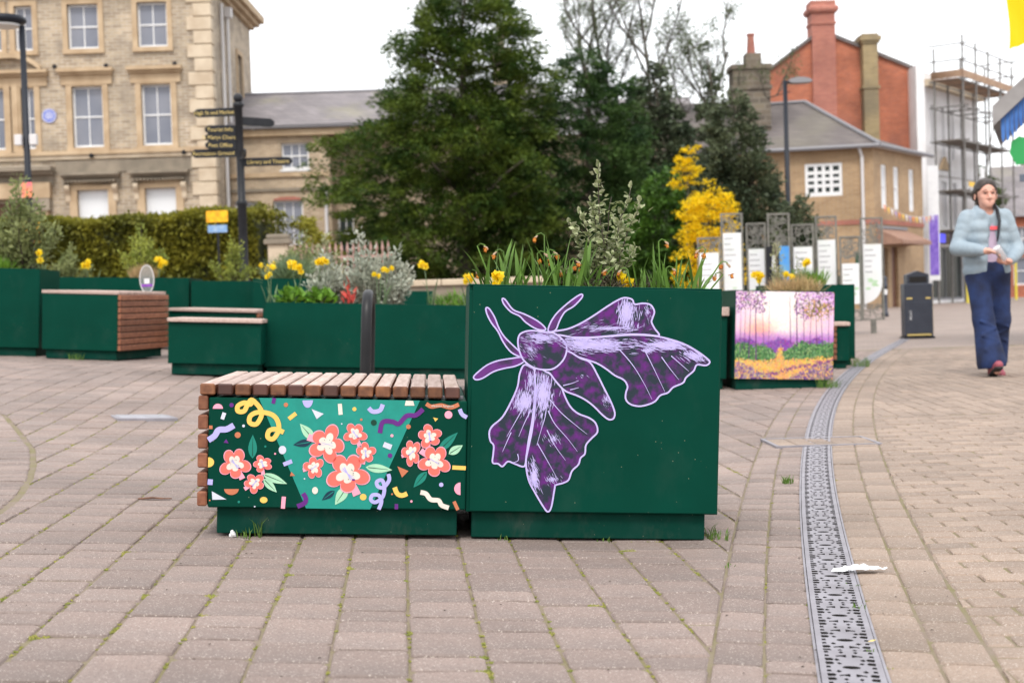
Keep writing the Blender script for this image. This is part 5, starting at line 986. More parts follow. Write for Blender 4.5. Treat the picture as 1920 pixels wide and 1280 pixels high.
for i in range(26):
    z = i*.46-.4; l = .78 if i % 2 else .56; d = .56 if i % 2 else .78; F.part(MB().box(-9.8-l, -9.74, -.07, d*.6, z, z+.435, bev=.025), 'quoin', B_['pstone'])
Fs = Facade(t, Matrix.Translation((-9.8, 0, 0)) @ Matrix.Rotation(R(90), 4, 'Z')); sw = [(4.6, 5.5, 8.2, 10.2)]
Fs.wall(.0, 7.5, -.5, 11.9, sw, B_['buff']); Fs.window(*sw[0]); Fs.surround(*sw[0], .16, B_['stone'])
for x in (1.6, 2.6): Fs.part(MB().tube([(x, -.09, .2), (x, -.09, 11.4)], .06, 8), 'downpipe', B_['pipe']); 
Fs.box('hopper', B_['pipe'], 2.45, 2.75, -.25, -.02, 11.1, 11.45)
mb = MB()
for k, (o_, z0, z1) in enumerate(((.16, 11.62, 11.75), (.34, 11.751, 11.9), (.5, 11.901, 12.15))): mb.box(-24, -9.8+o_, -o_, 7.5+o_, z0, z1)
F.part(mb, 'cornice', B_['stone'])
mb = MB().add([(-24, -.5, 12.16), (-9.3, -.5, 12.16), (-9.3, 8, 12.16), (-24, 8, 12.16), (-22, 3.75, 14.2), (-13, 3.75, 14.2)], [(0, 1, 5, 4), (1, 2, 5), (2, 3, 4, 5), (3, 0, 4)]); F.part(mb, 'roof', B_['slate'])
pl = F.part(MB().poly(circ(-15.3, 7.48, .24, 24), th=.03, to=lambda u, v, y=0.0: (u, -.04+y, v)), 'wall_plaque', M_('blue_plaque', lin((104, 118, 196)), .4))
F.part(MB().ribbon(circ(-15.3, 7.48, .215, 24), .02, 0, True, lambda u, v, y=0.0: (u, -.044, v)), 'plaque_ring', P_['white'], pl)
for i, l in enumerate((.16, .26, .3, .28, .2)): F.box('plaque_line', P_['white'], -15.3-l/2, -15.3+l/2, -.0445, -.041, 7.585-i*.052, 7.605-i*.052, parent=pl)
for x, z in ((-15.02, 8.98), (-13.3, 8.95), (-11.0, 8.95), (-13.9, 5.98), (-10.8, 6.0)): F.part(MB().lathe([(.0, -.09), (.07, -.06), (.08, .02), (.05, .07), (0, .08)], 10, c=(x, -.14, z+.12)), 'flood_light', P_['black'])
# --- link wing behind the signpost
t = front('brick_wing', 'low pale brick wing with slate roof between the big house and the yew', 50.5); F = Facade(t); o1 = [(-7.95, -6.98, 5.68, 6.62), (-9.66, -8.72, 3.3, 4.6), (-8.3, -7.25, 3.0, 4.6)]; k_ = 1.0
F.wall(-9.78, -6.32, -.5, 7.08, o1, B_['buff2']); F.window(*o1[0], nx=3, nz=2); F.window(*o1[1], nx=3, nz=2); F.window(*o1[2], nx=3, nz=2)
F.box('string_course', B_['stone'], -9.78, -6.28, -.09, .05, 5.42, 5.58); F.box('string_course', B_['dstone'], -9.78, -6.28, -.07, .05, 4.92, 5.03); F.box('sill', P_['white'], -8.0, -6.93, -.1, .1, 5.60, 5.675)
F.part(MB().poly([(-8.3, 4.6)]+[(-7.775+.53*math.cos(math.pi*(1-i/10)), 4.601+.13*math.sin(math.pi*i/10)) for i in range(1, 10)]+[(-7.25, 4.6)], th=.05, to=lambda u, v, y=0.0: (u, -.04+y, v)), 'brick_arch', B_['redc'])
F2 = Facade(t, Matrix.Translation((0, 1.4, 0))); dq = (-6.2, -5.62, 1.4, 4.15); F2.wall(-6.32, 1.5, -.5, 7.08, [dq], B_['buff2']); F2.window(*dq, nx=2, nz=4, gm=B_['dglass']); F.box('return_wall', B_['buff2'], -6.33, -6.25, .001, 1.4, -.5, 7.08)
F.part(MB().tube([(-6.42, -.1, 0), (-6.42, -.1, 4.85)], .06, 8), 'downpipe', B_['pipe']); F.part(MB().tube([(-9.9, -.33, 7.16), (1.5, -.33, 7.16)], .075, 8), 'gutter', B_['lead']); F.box('cornice', B_['stone'], -9.78, 1.5, -.22, .05, 6.86, 7.081)
F.part(MB().add([(-9.9, -.42, 7.2), (1.6, -.42, 7.2), (1.6, 3.4, 8.85), (-9.9, 3.4, 8.85), (1.6, 7.2, 7.2), (-9.9, 7.2, 7.2)], [(0, 1, 2, 3), (3, 2, 4, 5)]), 'roof', B_['slate']); F.part(MB().tube([(-9.9, 3.4, 8.87), (1.6, 3.4, 8.87)], .07, 6), 'ridge', B_['lead'])
F.part(MB().lathe([(.9, 0), (.9, .16), (.75, .3), (.4, .42), (0, .46)], 16, c=(-5.6, 4.6, 8.6)), 'roof_dome', B_['lead'])
# --- house hidden by the evergreens, its chimney shows beside the yew top
t = front('hidden_house', 'house behind the yew whose tall pale chimney shows above', 58); F = Facade(t); F.wall(-4, 8, -.5, 7.5, [], B_['buff2']); F.part(MB().add([(-4, -.2, 7.5), (8, -.2, 7.5), (8, 4, 9.4), (-4, 4, 9.4)], [(0, 1, 2, 3)]), 'roof', B_['slate'])
mb = MB(); mb.box(-.42, .25, 1.4, 2.0, 7, 10.9); mb.box(-.5, .33, 1.32, 2.08, 10.901, 11.25); c_ = F.part(mb, 'chimney', B_['pstone']); F.part(MB().lathe([(.17, 0), (.14, .9), (.17, .95), (.17, 1.0)], 10, c=(-.08, 1.7, 11.25)), 'chimney_pot', B_['dstone'], c_)
# --- old stone house with ivied stack
t = front('stone_house', 'old stone house with a broad weathered chimney stack among the trees', 50); F = Facade(t); F.wall(5.5, 9.25, -.5, 6.6, [], B_['rub']); F.part(MB().add([(5.3, -.2, 6.6), (9.3, -.2, 6.6), (9.3, 3, 7.9), (5.3, 3, 7.9)], [(0, 1, 2, 3)]), 'roof', B_['dslate'])
mb = MB(); mb.box(8.02, 9.3, -.1, 1.0, 6, 7.9); mb.box(7.96, 9.36, -.16, 1.06, 7.901, 8.05); mb.box(8.02, 9.3, -.1, 1.0, 8.051, 8.62); mb.box(7.95, 9.37, -.17, 1.07, 8.621, 8.78); mb.box(8.5, 9.05, .1, .7, 8.781, 9.2); c_ = F.part(mb, 'chimney', B_['rub'])
F.part(MB().lathe([(.16, 0), (.12, .62), (.15, .66), (.15, .72)], 10, c=(8.74, .4, 9.2)), 'chimney_pot', B_['redc'], c_)
# --- red gabled building
t = front('red_brick_building', 'red brick building with a tall gable chimney behind the hip roofed house', 56); F = Facade(t)
gab = [(9.9, -.5), (16.2, -.5), (16.2, 9.3), (13.0, 10.72), (12.1, 10.75), (9.9, 9.15)]; F.part(MB().poly(gab, th=8., to=lambda u, v, y=0.0: (u, y, v)), 'wall', B_['red'])
F.part(MB().add([(9.7, -.12, 9.1), (12.3, -.12, 10.95), (12.3, 8, 10.95), (9.7, 8, 9.1), (9.7, -.12, 8.98), (12.3, -.12, 10.8)], [(0, 1, 2, 3), (4, 5, 1, 0)]), 'roof', B_['dslate']); F.part(MB().add([(16.3, -.12, 9.36), (12.7, -.12, 10.95), (12.7, 8, 10.95), (16.3, 8, 9.36), (16.3, -.12, 9.22), (12.7, -.12, 10.8)], [(0, 1, 2, 3), (4, 5, 1, 0)]), 'roof', B_['dslate'])
mb = MB(); mb.box(12.08, 13.0, -.16, .7, 6.5, 11.2); mb.box(12.04, 13.04, -.2, .74, 11.201, 11.3); mb.box(12.08, 13.0, -.16, .7, 11.301, 11.62); c_ = F.part(mb, 'chimney', B_['redc'])
mb = MB(); pr = [(0, 0), (.09, .05), (.13, .14), (.12, .24), (.03, .32), (.03, .5)]
for i in range(len(pr)-1):
    (a, z0), (b, z1) = pr[i], pr[i+1]; lo_ = [(12.08-a, -.16-a), (13.0+a, -.16-a), (13.0+a, .7+a), (12.08-a, .7+a)]; hi_ = [(12.08-b, -.16-b), (13.0+b, -.16-b), (13.0+b, .7+b), (12.08-b, .7+b)]
    mb.add([(x, y, 11.621+z0) for x, y in lo_]+[(x, y, 11.621+z1) for x, y in hi_], [(k, (k+1) % 4, 4+(k+1) % 4, 4+k) for k in range(4)])
mb.add([(12.05, -.19, 12.12), (13.03, -.19, 12.12), (13.03, .73, 12.12), (12.05, .73, 12.12)], [(0, 1, 2, 3)]); F.part(mb, 'chimney_cap', B_['redc'], c_)
mb = MB(); mb.box(13.98, 14.55, -.5, -.005, 3, 8.6); mb.box(13.92, 14.61, -.55, -.004, 8.601, 8.7); mb.box(13.98, 14.55, -.5, .5, 8.701, 10.35); mb.box(13.92, 14.61, -.56, .56, 10.351, 10.45); mb.box(13.86, 14.67, -.62, .62, 10.451, 10.62); mb.box(13.95, 14.58, -.52, .52, 10.621, 10.72); F.part(mb, 'chimney', B_['ochre'])
mb = MB(); mb.box(14.72, 15.42, 3.2, 4.2, 8.5, 10.5); mb.box(14.68, 15.46, 3.16, 4.24, 10.501, 10.62); c_ = F.part(mb, 'chimney', B_['redc']); F.part(MB().lathe([(.11, 0), (.08, .22), (.1, .25)], 8, c=(14.95, 3.7, 10.62)), 'chimney_pot', B_['tan'], c_)
# --- hip roofed brick house on the corner
t = front('hip_roof_house', 'tan brick corner house with grey hipped roof and white windows', 0); C0 = Vector((12.33, 48, 0)); Rr = Vector((15.2, 52.2, 0)); Lf = Vector((6.6, 49.3, 0))
def frame2(a, b): d = (b-a).normalized(); return Matrix.Translation(a) @ Matrix.Rotation(math.atan2(d.y, d.x), 4, 'Z'), (b-a).length
Mr, lr = frame2(C0, Rr); Ml, ll_ = frame2(Lf, C0); Fr, Fl = Facade(t, Mr), Facade(t, Ml); EZ = 5.6
wl_ = [(ll_-2.25, ll_-1.02, 4.0, 5.12)]; Fl.wall(0, ll_, -.5, EZ, wl_, B_['tan']); Fl.window(*wl_[0], nx=4, nz=4, gm=B_['dglass'], fw=.10, bar=.11, rev=.03, mid=False)
wr_ = [(.75, 1.3, 3.55, 5.05), (2.0, 2.55, 3.55, 5.05), (3.6, 4.15, 3.55, 5.05)]; dq = (.5, 1.25, 0, 2.2); dq2 = (1.6, 2.25, .0, 2.25)
Fr.wall(0, lr, -.5, EZ, wr_+[dq, dq2], B_['tan']); [Fr.window(*q, nx=1, nz=2, fw=.11, rev=.04, gm=B_['blind']) for q in wr_]; Fr.window(*dq, nx=2, nz=1, gm=B_['dglass'], frame=B_['lead']); Fr.box('door', B_['brown'], 1.6, 2.25, .1, .16, 0, 2.25)
for f_, l_ in ((Fl, ll_), (Fr, lr)): f_.box('brick_band', B_['redc'], .0, l_, -.03, .02, 3.0, 3.16)
Fr.part(MB().add([(.2, -.9, 2.42), (3.2, -.9, 2.42), (3.2, 0, 2.85), (.2, 0, 2.85), (.2, -.9, 2.3), (3.2, -.9, 2.3), (.2, 0, 2.3), (3.2, 0, 2.3)], [(0, 1, 2, 3), (4, 5, 1, 0), (4, 6, 7, 5), (4, 0, 3, 6), (1, 5, 7, 2)]), 'porch_canopy', B_['tile']); Fr.box('lead_flashing', B_['lead'], .2, 3.2, -.06, .0, 2.851, 2.95)
Fl.part(MB().tube([(ll_-.45, -.25, EZ-.05), (ll_-.36, -.1, EZ-.35), (ll_-.36, -.1, 0)], .055, 8), 'downpipe', B_['pipe'])
Ap = Vector((10.75, 51.2, 7.55)); up = Vector((0, 0, EZ)); ov = .35; dl = (Lf-C0).normalized(); dr2 = (Rr-C0).normalized(); Ce = C0-dl*ov-dr2*ov+up; Re = Rr-dl*ov+dr2*.1+up; Le = Lf-dr2*ov+up; Rl = Vector((5.2, 52.8, 7.55)); Rb = Vector((13.0, 55.9, 7.2))
mb = MB(); mb.add([Ce, Le, Rl, Ap], [(0, 3, 2, 1)]); mb.add([Ce, Re, Rb, Ap], [(0, 1, 2, 3)]); mb.build('roof', B_['dslate'], t)
MB().tube([Ce+Vector((0, 0, .05)), Ap+Vector((0, 0, .04))], .07, 6).build('hip_ridge', B_['lead'], t); MB().tube([Ap+Vector((0, 0, .04)), Rl+Vector((0, 0, .04))], .07, 6).build('ridge', B_['lead'], t)
MB().tube([Le, Ce], .075, 6).build('gutter', B_['lead'], t); MB().tube([Ce, Re], .075, 6).build('gutter', B_['lead'], t)
mb = MB(); mb.add([Ce-Vector((0, 0, .03)), Re-Vector((0, 0, .03)), Rr+up-Vector((0, 0, .03)), C0+up-Vector((0, 0, .03))], [(0, 3, 2, 1)]); mb.add([Ce-Vector((0, 0, .03)), Le-Vector((0, 0, .03)), Lf+up-Vector((0, 0, .03)), C0+up-Vector((0, 0, .03))], [(0, 1, 2, 3)]); mb.build('soffit', B_['pipe'], t)
# --- white shop building with scaffold
t = front('white_building', 'white rendered shop building wrapped in scaffolding', 0); W0 = Vector((16.15, 55, 0)); W1 = Vector((19.9, 60.2, 0)); Mw, lw_ = frame2(W0, W1); Fw = Facade(t, Mw)
wo_ = [(.7, 1.15, 5.9, 7.9), (1.9, 2.35, 5.9, 7.9), (3.0, 3.45, 5.9, 7.9), (.7, 1.2, 3.2, 5.0), (1.9, 2.4, 3.2, 5.0), (3.1, 3.6, 3.2, 5.0)]; Fw.wall(0, lw_, -.5, 9.1, wo_+[(.5, 4.4, .3, 2.4)], B_['wpaint']); [Fw.window(*q, nx=1, nz=2) for q in wo_]; Fw.window(.5, 4.4, .3, 2.4, nx=4, nz=1, gm=B_['dglass'], frame=B_['lead'])
Fw.box('cornice', B_['pstone'], -.05, lw_+.05, -.3, .05, 8.55, 8.8); Fw.box('fascia_board', B_['dstone'], .1, lw_, -.12, .0, 2.5, 3.0); Fw.box('string_course', B_['wpaint'], 0, lw_, -.1, .02, 5.2, 5.4)
MB().box(15.84, 16.15, 54.9, 58, -.5, 9.35).build('end_pier', B_['wpaint'], t); Fw.box('lit_sign', M_('blue_screen', (.08, .08, .75), .4, emit=.8), .9, 1.7, -.14, -.121, 2.55, 2.9)
Fw.part(MB().poly([(1.35, 5.42), (1.9, 5.95), (2.45, 5.42)], th=.12, to=lambda u, v, y=0.0: (u, -.16+y, v)), 'pediment', B_['stone'])
# scaffolding
sc = front('scaffolding', 'tall steel scaffolding with boarded platforms in front of the white building', 0); sc['category'] = 'scaffolding'; dv = (W1-W0).normalized(); nv = Vector((dv.y, -dv.x, 0)); gal = M_('galvanised_tube', (.20, .19, .18), .5, (.14, .13, .12), 4, 4, metal=.3); brd = M_('scaffold_board', (.42, .28, .18), .8, (.32, .2, .13), 3, 4); obd = M_('old_board', (.20, .17, .14), .8, (.14, .12, .10), 4, 4); ylw = M_('yellow_sleeve', (.72, .60, .06), .5)
SP = [[W0+dv*(-.1+1.55*i)+nv*o_ for i in range(5)] for o_ in (.45, 1.55)]
for j, row in enumerate(SP):
    for i, p in enumerate(row):
        top = 10.3-.12*i if j else (9.9 if i % 2 == 0 else 9.2); c_ = MB().tube([p+Vector((0, 0, .05)), p+Vector((0, 0, top))], .04, 6).build('standard', gal, sc)
        if j: MB().tube([p+Vector((0, 0, .1)), p+Vector((0, 0, 1.75))], .055, 8).build('sleeve', ylw, c_); MB().lathe([(.09, 0), (.09, .03), (.03, .05)], 8, c=tuple(p)).build('base_plate', gal, c_)
for z in (2.9, 4.4, 6.3, 7.6, 8.6, 9.35, 9.95):
    for j, row in enumerate(SP): 
        if j == 1 or z < 8.7: MB().tube([row[0]-dv*.25+Vector((0, 0, z)), row[-1]+dv*.25+Vector((0, 0, z))], .028, 6).build('ledger', gal, sc)
    for i in (range(5) if z < 8.7 else (0, 4)): MB().tube([SP[0][i]-nv*.2+Vector((0, 0, z+.05)), SP[1][i]+nv*.2+Vector((0, 0, z+.05))], .028, 6).build('transom', gal, sc)
for z in (2.95, 4.45, 6.35, 8.66):
    for k in range(4):
        a = W0+nv*(.5+.24*k)-dv*.3; b = W0+nv*(.5+.24*k)+dv*6.4; q = nv*.22; MB().add([a+Vector((0, 0, z+.03)), b+Vector((0, 0, z+.03)), b+q+Vector((0, 0, z+.03)), a+q+Vector((0, 0, z+.03)), a+Vector((0, 0, z-.01)), b+Vector((0, 0, z-.01)), b+q+Vector((0, 0, z-.01)), a+q+Vector((0, 0, z-.01))], [(0, 1, 2, 3), (7, 6, 5, 4), (0, 4, 5, 1), (1, 5, 6, 2), (2, 6, 7, 3), (3, 7, 4, 0)]).build('board', brd if z > 8 else obd, sc)
for a, b in ((W0+nv*1.6-dv*.3, W0+nv*1.6+dv*6.4), (W0+nv*.4-dv*.34, W0+nv*1.6-dv*.34)): MB().add([a+Vector((0, 0, 8.7)), b+Vector((0, 0, 8.7)), b+Vector((0, 0, 8.98)), a+Vector((0, 0, 8.98)), a+nv*.03+Vector((0, 0, 8.7)), b+nv*.03+Vector((0, 0, 8.7)), b+nv*.03+Vector((0, 0, 8.98)), a+nv*.03+Vector((0, 0, 8.98))], [(0, 1, 2, 3), (4, 7, 6, 5), (3, 2, 6, 7), (0, 3, 7, 4), (1, 5, 6, 2)]).build('toe_board', brd, sc)
for i, (za, zb) in enumerate(((.2, 2.9), (2.9, 6.3), (6.3, 8.6))): MB().tube([SP[1][i]+Vector((0, 0, za)), SP[1][i+1]+Vector((0, 0, zb))], .026, 6).build('brace', gal, sc)
MB().box(-.45, .45, 0, .02, 0, .18).build('warning_board', M_('yellow_board', (.8, .48, .02), .5), sc).matrix_basis = Matrix.Translation(SP[1][0]+dv*.8+Vector((0, 0, 3.1))-nv*-.05) @ Matrix.Rotation(math.atan2(dv.y, dv.x), 4, 'Z')
MB().box(-.45, .45, 0, .02, 0, .18).build('warning_board', M_('yellow_board2', (.8, .48, .02), .5), sc).matrix_basis = Matrix.Translation(SP[1][0]+dv*.8+Vector((0, 0, 4.6))-nv*-.05) @ Matrix.Rotation(math.atan2(dv.y, dv.x), 4, 'Z')
o = MB().box(-.25, .25, 0, .02, 0, 1.3).build('white_banner', P_['white'], sc); o.matrix_basis = Matrix.Translation(SP[1][1]+dv*.4+nv*.06+Vector((0, 0, 4.1))) @ Matrix.Rotation(math.atan2(dv.y, dv.x), 4, 'Z')
# --- far terrace down the street
def gable_house(label, a, b, depth, ez, rz, wall_, roof_):
    t = front('terrace_house', label, 0, 'far houses down the street'); M, l = frame2(Vector(a), Vector(b)); F = Facade(t, M); ops = [(l*.15+i*l*.4, l*.15+i*l*.4+.9, ez-1.7, ez-.5) for i in range(2)]+[(l*.15, l*.15+1.4, .8, 2.2), (l*.62, l*.62+.9, 0, 2.1)]
    F.wall(0, l, -.5, ez, ops, wall_); [F.window(*q, nx=2, nz=2) for q in ops[:3]]; F.window(*ops[3], nx=1, nz=1, gm=B_['brown']); F.part(MB().add([(-.2, -.3, ez), (l+.2, -.3, ez), (l+.2, depth/2, rz), (-.2, depth/2, rz), (-.2, depth+.3, ez), (l+.2, depth+.3, ez)], [(0, 1, 2, 3), (3, 2, 5, 4)]), 'roof', roof_)
    F.part(MB().add([(0, .01, -.5), (0, depth, -.5), (0, depth, ez), (0, depth/2, rz-.1), (0, .01, ez)], [(0, 4, 3, 2, 1)]), 'gable', wall_); c_ = F.part(MB().box(l*.8, l*.8+.7, depth/2-.4, depth/2+.4, rz-.6, rz+1.0), 'chimney', B_['redc']); return t
gable_house('far terraced house with brown gable beyond the scaffolding', (19.9, 62, 0), (23.3, 67.5, 0), 6, 4.6, 6.4, B_['wpaint'], B_['slate']); gable_house('far red brick terraced house at the end of the street', (24.6, 71, 0), (27.8, 70.2, 0), 7, 4.2, 7.0, B_['red'], B_['slate']); gable_house('far pale house closing the view down the street', (27.9, 70, 0), (33, 68.5, 0), 7, 4.4, 6.6, B_['buff2'], B_['slate']); gable_house('far tan house behind the walking person', (20.5, 80, 0), (27.0, 84, 0), 7, 4.2, 6.4, B_['tan'], B_['dslate'])
tree('street_tree', 'small green tree beyond the scaffolding', 895, 64, [(1.8, .2, .2, 0), (3, .7, .7, 0), (4.5, .8, .9, 0), (5.6, .4, .4, 0), (6, .1, .1, 0)], 110, 30, .5, .16, .08, T_['spring'], 71, trunk_r=.09, limbs=8)
# road at the end of the walkway
rd = MB(); a = 0
for p in ((13.5, 30), (40, 26), (46, 60), (17.5, 47)):
    q = wpos(0, 0); X = p[0]*math.cos(YAW)+p[1]*math.sin(YAW); Y = -p[0]*math.sin(YAW)+p[1]*math.cos(YAW); rd.v.append((X, Y, .0))
P4 = [Vector(p) for p in rd.v]; V = []; n = 16
for j in range(n+1):
    for i in range(n+1): q = P4[0].lerp(P4[1], i/n).lerp(P4[3].lerp(P4[2], i/n), j/n); V.append((q.x, q.y, h1(q.x, q.y)+.006))
tag(mesh('road', V, [(j*(n+1)+i, j*(n+1)+i+1, (j+1)*(n+1)+i+1, (j+1)*(n+1)+i) for j in range(n) for i in range(n)], P_['asphalt']), kind='structure')
# ------------------------------------------------------------------ street furniture
def at(xc, Z, dz=0.): X, Y = xc*math.cos(YAW)+Z*math.sin(YAW), -xc*math.sin(YAW)+Z*math.cos(YAW); return (X, Y, h1(X, Y)+dz)
nav = M_('navy_metal', (.022, .027, .042), .45, (.03, .035, .052), 6, 4); gold = M_('gold_lettering', (.62, .47, .16), .5); lampgrey = M_('lamp_grey', (.016, .019, .027), .45, spec=.25)
P_['black'].node_tree.nodes['Principled BSDF'].inputs['Specular IOR Level'].default_value = .25
# lamps
p = at(-8.05, 24); t = thing('street_lamp', 'dark street lamp with a flat round head at the far left', 'street lamp', p, (0, 0, -YAW), 'street lamps')
MB().tube([(0, 0, 0), (0, 0, 1.2), (0, 0, 5.62-p[2])], [.075, .06, .05], 10).build('pole', lampgrey, t, True); MB().lathe([(.05, -.1), (.33, -.05), (.37, 0), (.34, .06), (.08, .1), (0, .1)], 24, c=(-.3, 0, 5.72-p[2])).build('lamp_head', lampgrey, t, True); MB().lathe([(.0, -.02), (.26, -.01), (.26, .02), (0, .03)], 24, c=(-.3, 0, 5.63-p[2])).build('diffuser', P_['white'], t)
for x in (-.17, .08): MB().box(x, x+.12, -.12, -.02, 3.62-p[2], 3.8-p[2], bev=.01).build('control_box', B_['pipe'], t)
MB().box(-.085, .085, -.09, -.075, 2.75-p[2], 3.0-p[2]).build('sticker', M_('pink_poster', lin((240, 110, 130)), .5, lin((245, 160, 90)), 9, 2), t)
p = at(7.08, 36); t = thing('street_lamp', 'dark street lamp with a flat arm in front of the brick house', 'street lamp', p, (0, 0, -YAW), 'street lamps')
MB().tube([(0, 0, 0), (0, 0, 1.2), (0, 0, 6.1-p[2])], [.08, .07, .055], 10).build('pole', lampgrey, t, True); MB().tube([(0, 0, 6.06-p[2]), (.2, 0, 6.08-p[2])], .035, 8).build('arm', lampgrey, t); MB().poly(smooth_loop([(.08, 0), (.1, .05), (.3, .1), (.55, .08), (.66, .01), (.6, -.03), (.2, -.04)], 4), th=.3, to=lambda u, v, y=0.0: (u, y-.15, 6.06-p[2]+v)).build('lamp_head', B_['lead'], t)
# fingerpost
p = at(-4.1, 22); t = thing('fingerpost', 'black fingerpost with direction arms and a ball finial', 'signpost', p, (0, 0, -YAW)); b0 = -p[2]
MB().lathe([(.09, 0), (.09, .9), (.07, .95), (.07, 2.35+b0), (.085, 2.37+b0), (.085, 2.42+b0), (.06, 2.45+b0), (.06, 3.86+b0), (.085, 3.88+b0), (.085, 3.93+b0), (.05, 3.95+b0)], 14).build('post', P_['black'], t, True)
bm = bmesh.new(); bmesh.ops.create_uvsphere(bm, u_segments=16, v_segments=10, radius=.075); me = bpy.data.meshes.new('finial'); bm.to_mesh(me); me.materials.append(P_['black']); child('finial', me, t, (0, 0, 4.01+b0))
def finger(z, l, az, txt, h_=.13):
    a = math.cos(R(az)); L_ = [(.05, -h_/2), (l-.06, -h_/2), (l, -h_*.2), (l, h_*.2), (l-.06, h_/2), (.05, h_/2)]; s = -1 if abs(az) > 90 else 1
    o = MB().poly(L_, th=.03, to=lambda u, v, y=0.0: (u*s, y-.015, v)).build('direction_arm', P_['black'], t); o.location = (0, 0, z+b0); o.rotation_euler = (0, 0, R(az-(180 if s < 0 else 0)))
    if txt: text_obj('lettering', txt, h_*.62, gold, o, (s*(l/2+.03), -.017, -.004), (R(90), 0, 0), .001)
finger(3.80, .70, 176, 'High St and Market'); finger(3.66, .62, 40, ''); finger(3.53, .52, 190, 'Tourist Info'); finger(3.41, .52, 190, 'St Marys Church'); finger(3.29, .52, 190, 'Post Office'); finger(3.17, .74, 184, 'Recreation Ground'); finger(3.12, .5, -70, ''); finger(3.02, .80, 0, 'Library and Theatre')
# yellow and blue notices by the hedge
def notice(xc, Z, z0, z1, w_, label, c, c2=None):
    p = at(xc, Z); t = thing('notice_board', label, 'sign', p, (0, 0, -YAW), 'notices by the hedge'); MB().box(-w_/2, w_/2, -.02, 0, z0-p[2], z1-p[2], bev=.005).build('panel', c, t)
    MB().tube([(0, .02, 0), (0, .02, z1-p[2]-.03)], .02, 6).build('post', P_['black'], t)
    if c2: MB().box(-w_/2+.02, w_/2-.02, -.02, 0, z0-p[2]-.18, z0-p[2]-.05, bev=.004).build('panel', c2, t)
yl = M_('notice_yellow', lin((250, 190, 10)), .5, lin((225, 150, 10)), 14, 3); bl = M_('notice_blue', lin((104, 146, 196)), .5, lin((150, 176, 205)), 12, 3)
notice(-8.5, 25.2, 2.03, 2.42, .46, 'yellow notice above a blue one behind the tall left shrub', yl, bl); notice(-5.1, 25, 2.30, 2.50, .38, 'yellow notice above a blue one left of the fingerpost', yl, bl)
# gate, pier and railings, low wall
p = at(-4.12, 25.5); t = thing('gate_pier', 'square stone gate pier at the end of the hedge', 'pier', p, (0, 0, -YAW)); MB().box(-.17, .17, -.17, .17, 0, 1.9-p[2], bev=.01).build('shaft', B_['pstone'], t); mb = MB(); mb.box(-.23, .23, -.23, .23, 1.901-p[2], 1.99-p[2], bev=.01); mb.box(-.19, .19, -.19, .19, 1.991-p[2], 2.08-p[2], bev=.02); mb.build('cap', B_['dstone'], t)
p = at(-3.85, 25.6); t = thing('railings', 'pinkish spear topped railings behind the planters', 'railings', p, (0, 0, -YAW)); rm_ = M_('pink_rail', (.44, .27, .23), .7, (.36, .22, .19), 5, 4)
for i in range(17): x = i*.105; MB().tube([(x, 0, 0), (x, 0, 1.72-p[2]), (x, 0, 1.78-p[2]), (x, 0, 1.92-p[2])], [.014, .014, .03, .003], 6).build('bar', rm_, t)
for z in (1.1, 1.62): MB().box(-.05, 1.75, -.015, .015, z-p[2], z+.05-p[2]).build('rail', rm_, t)
p = at(-.15, 20); t = thing('low_wall', 'low pale stone wall with coping behind the planters', 'wall', p, (0, 0, -YAW)); MB().box(-1.5, .6, 0, .3, -.2, 1.0-p[2]).build('masonry', B_['dstone'], t)
for i in range(3): MB().box(-1.55+i*.74, -1.55+i*.74+.73, -.05, .35, 1.002-p[2], 1.09-p[2], bev=.01).build('coping_stone', B_['pstone'], t)
# clear oval sign on the wide bench
t = thing('oval_sign', 'clear oval table sign standing on the corner of the wide bench', 'sign', on(bB, .60, .93, .635), (0, 0, R(-6))); cl_ = M_('clear_plastic', (.75, .78, .8), .1, spec=.6); b_ = cl_.node_tree.nodes['Principled BSDF']; b_.inputs['Transmission Weight'].default_value = .85
MB().poly(circ(0, .12, .068, 28, .135), th=.008, to=lambda u, v, y=0.0: (u, y, v)).build('panel', cl_, t); MB().ribbon(circ(0, .12, .070, 28, .137), .008, 0, True, lambda u, v, y=0.0: (u, -.002, v)).build('edge', B_['pipe'], t); MB().box(-.055, .055, -.004, -.001, .045, .07).build('purple_stripe', M_('purple_print', lin((130, 60, 170)), .5), t); MB().box(-.025, .025, -.005, -.002, .075, .125).build('white_print', P_['white'], t)
# information panels
rgi = random.Random(6); ironw = M_('patinated_steel', (.16, .155, .14), .6, (.24, .23, .2), 9, 4, metal=.3); inf = M_('printed_panel', (.78, .79, .80), .4, (.70, .76, .70), 2.4, 6, lo=.5, hi=.75); inkg = M_('panel_print_green', lin((168, 204, 160)), .5, lin((196, 222, 190)), 12, 4)
PN = [(1312, 1352, 445, 474, 1, 'short information panel just behind the moth planter'), (1356, 1394, 400, 437, 1, 'tall information panel against the yellow forsythia'), (1403, 1437, 418, 467, 1, 'white information panel left of the black one'), (1443, 1482, 400, 462, 2, 'information panel with arched top and black and blue boards'), (1488, 1527, 420, 463, 1, 'information panel right of the blue board'), (1533, 1570, 405, 450, 1, 'tall information panel in front of the evergreen shrub'), (1578, 1614, 443, 494, 1, 'low information panel above the small green planter'), (1617, 1656, 408, 458, 3, 'information panel with curved foot nearest the brick house')]
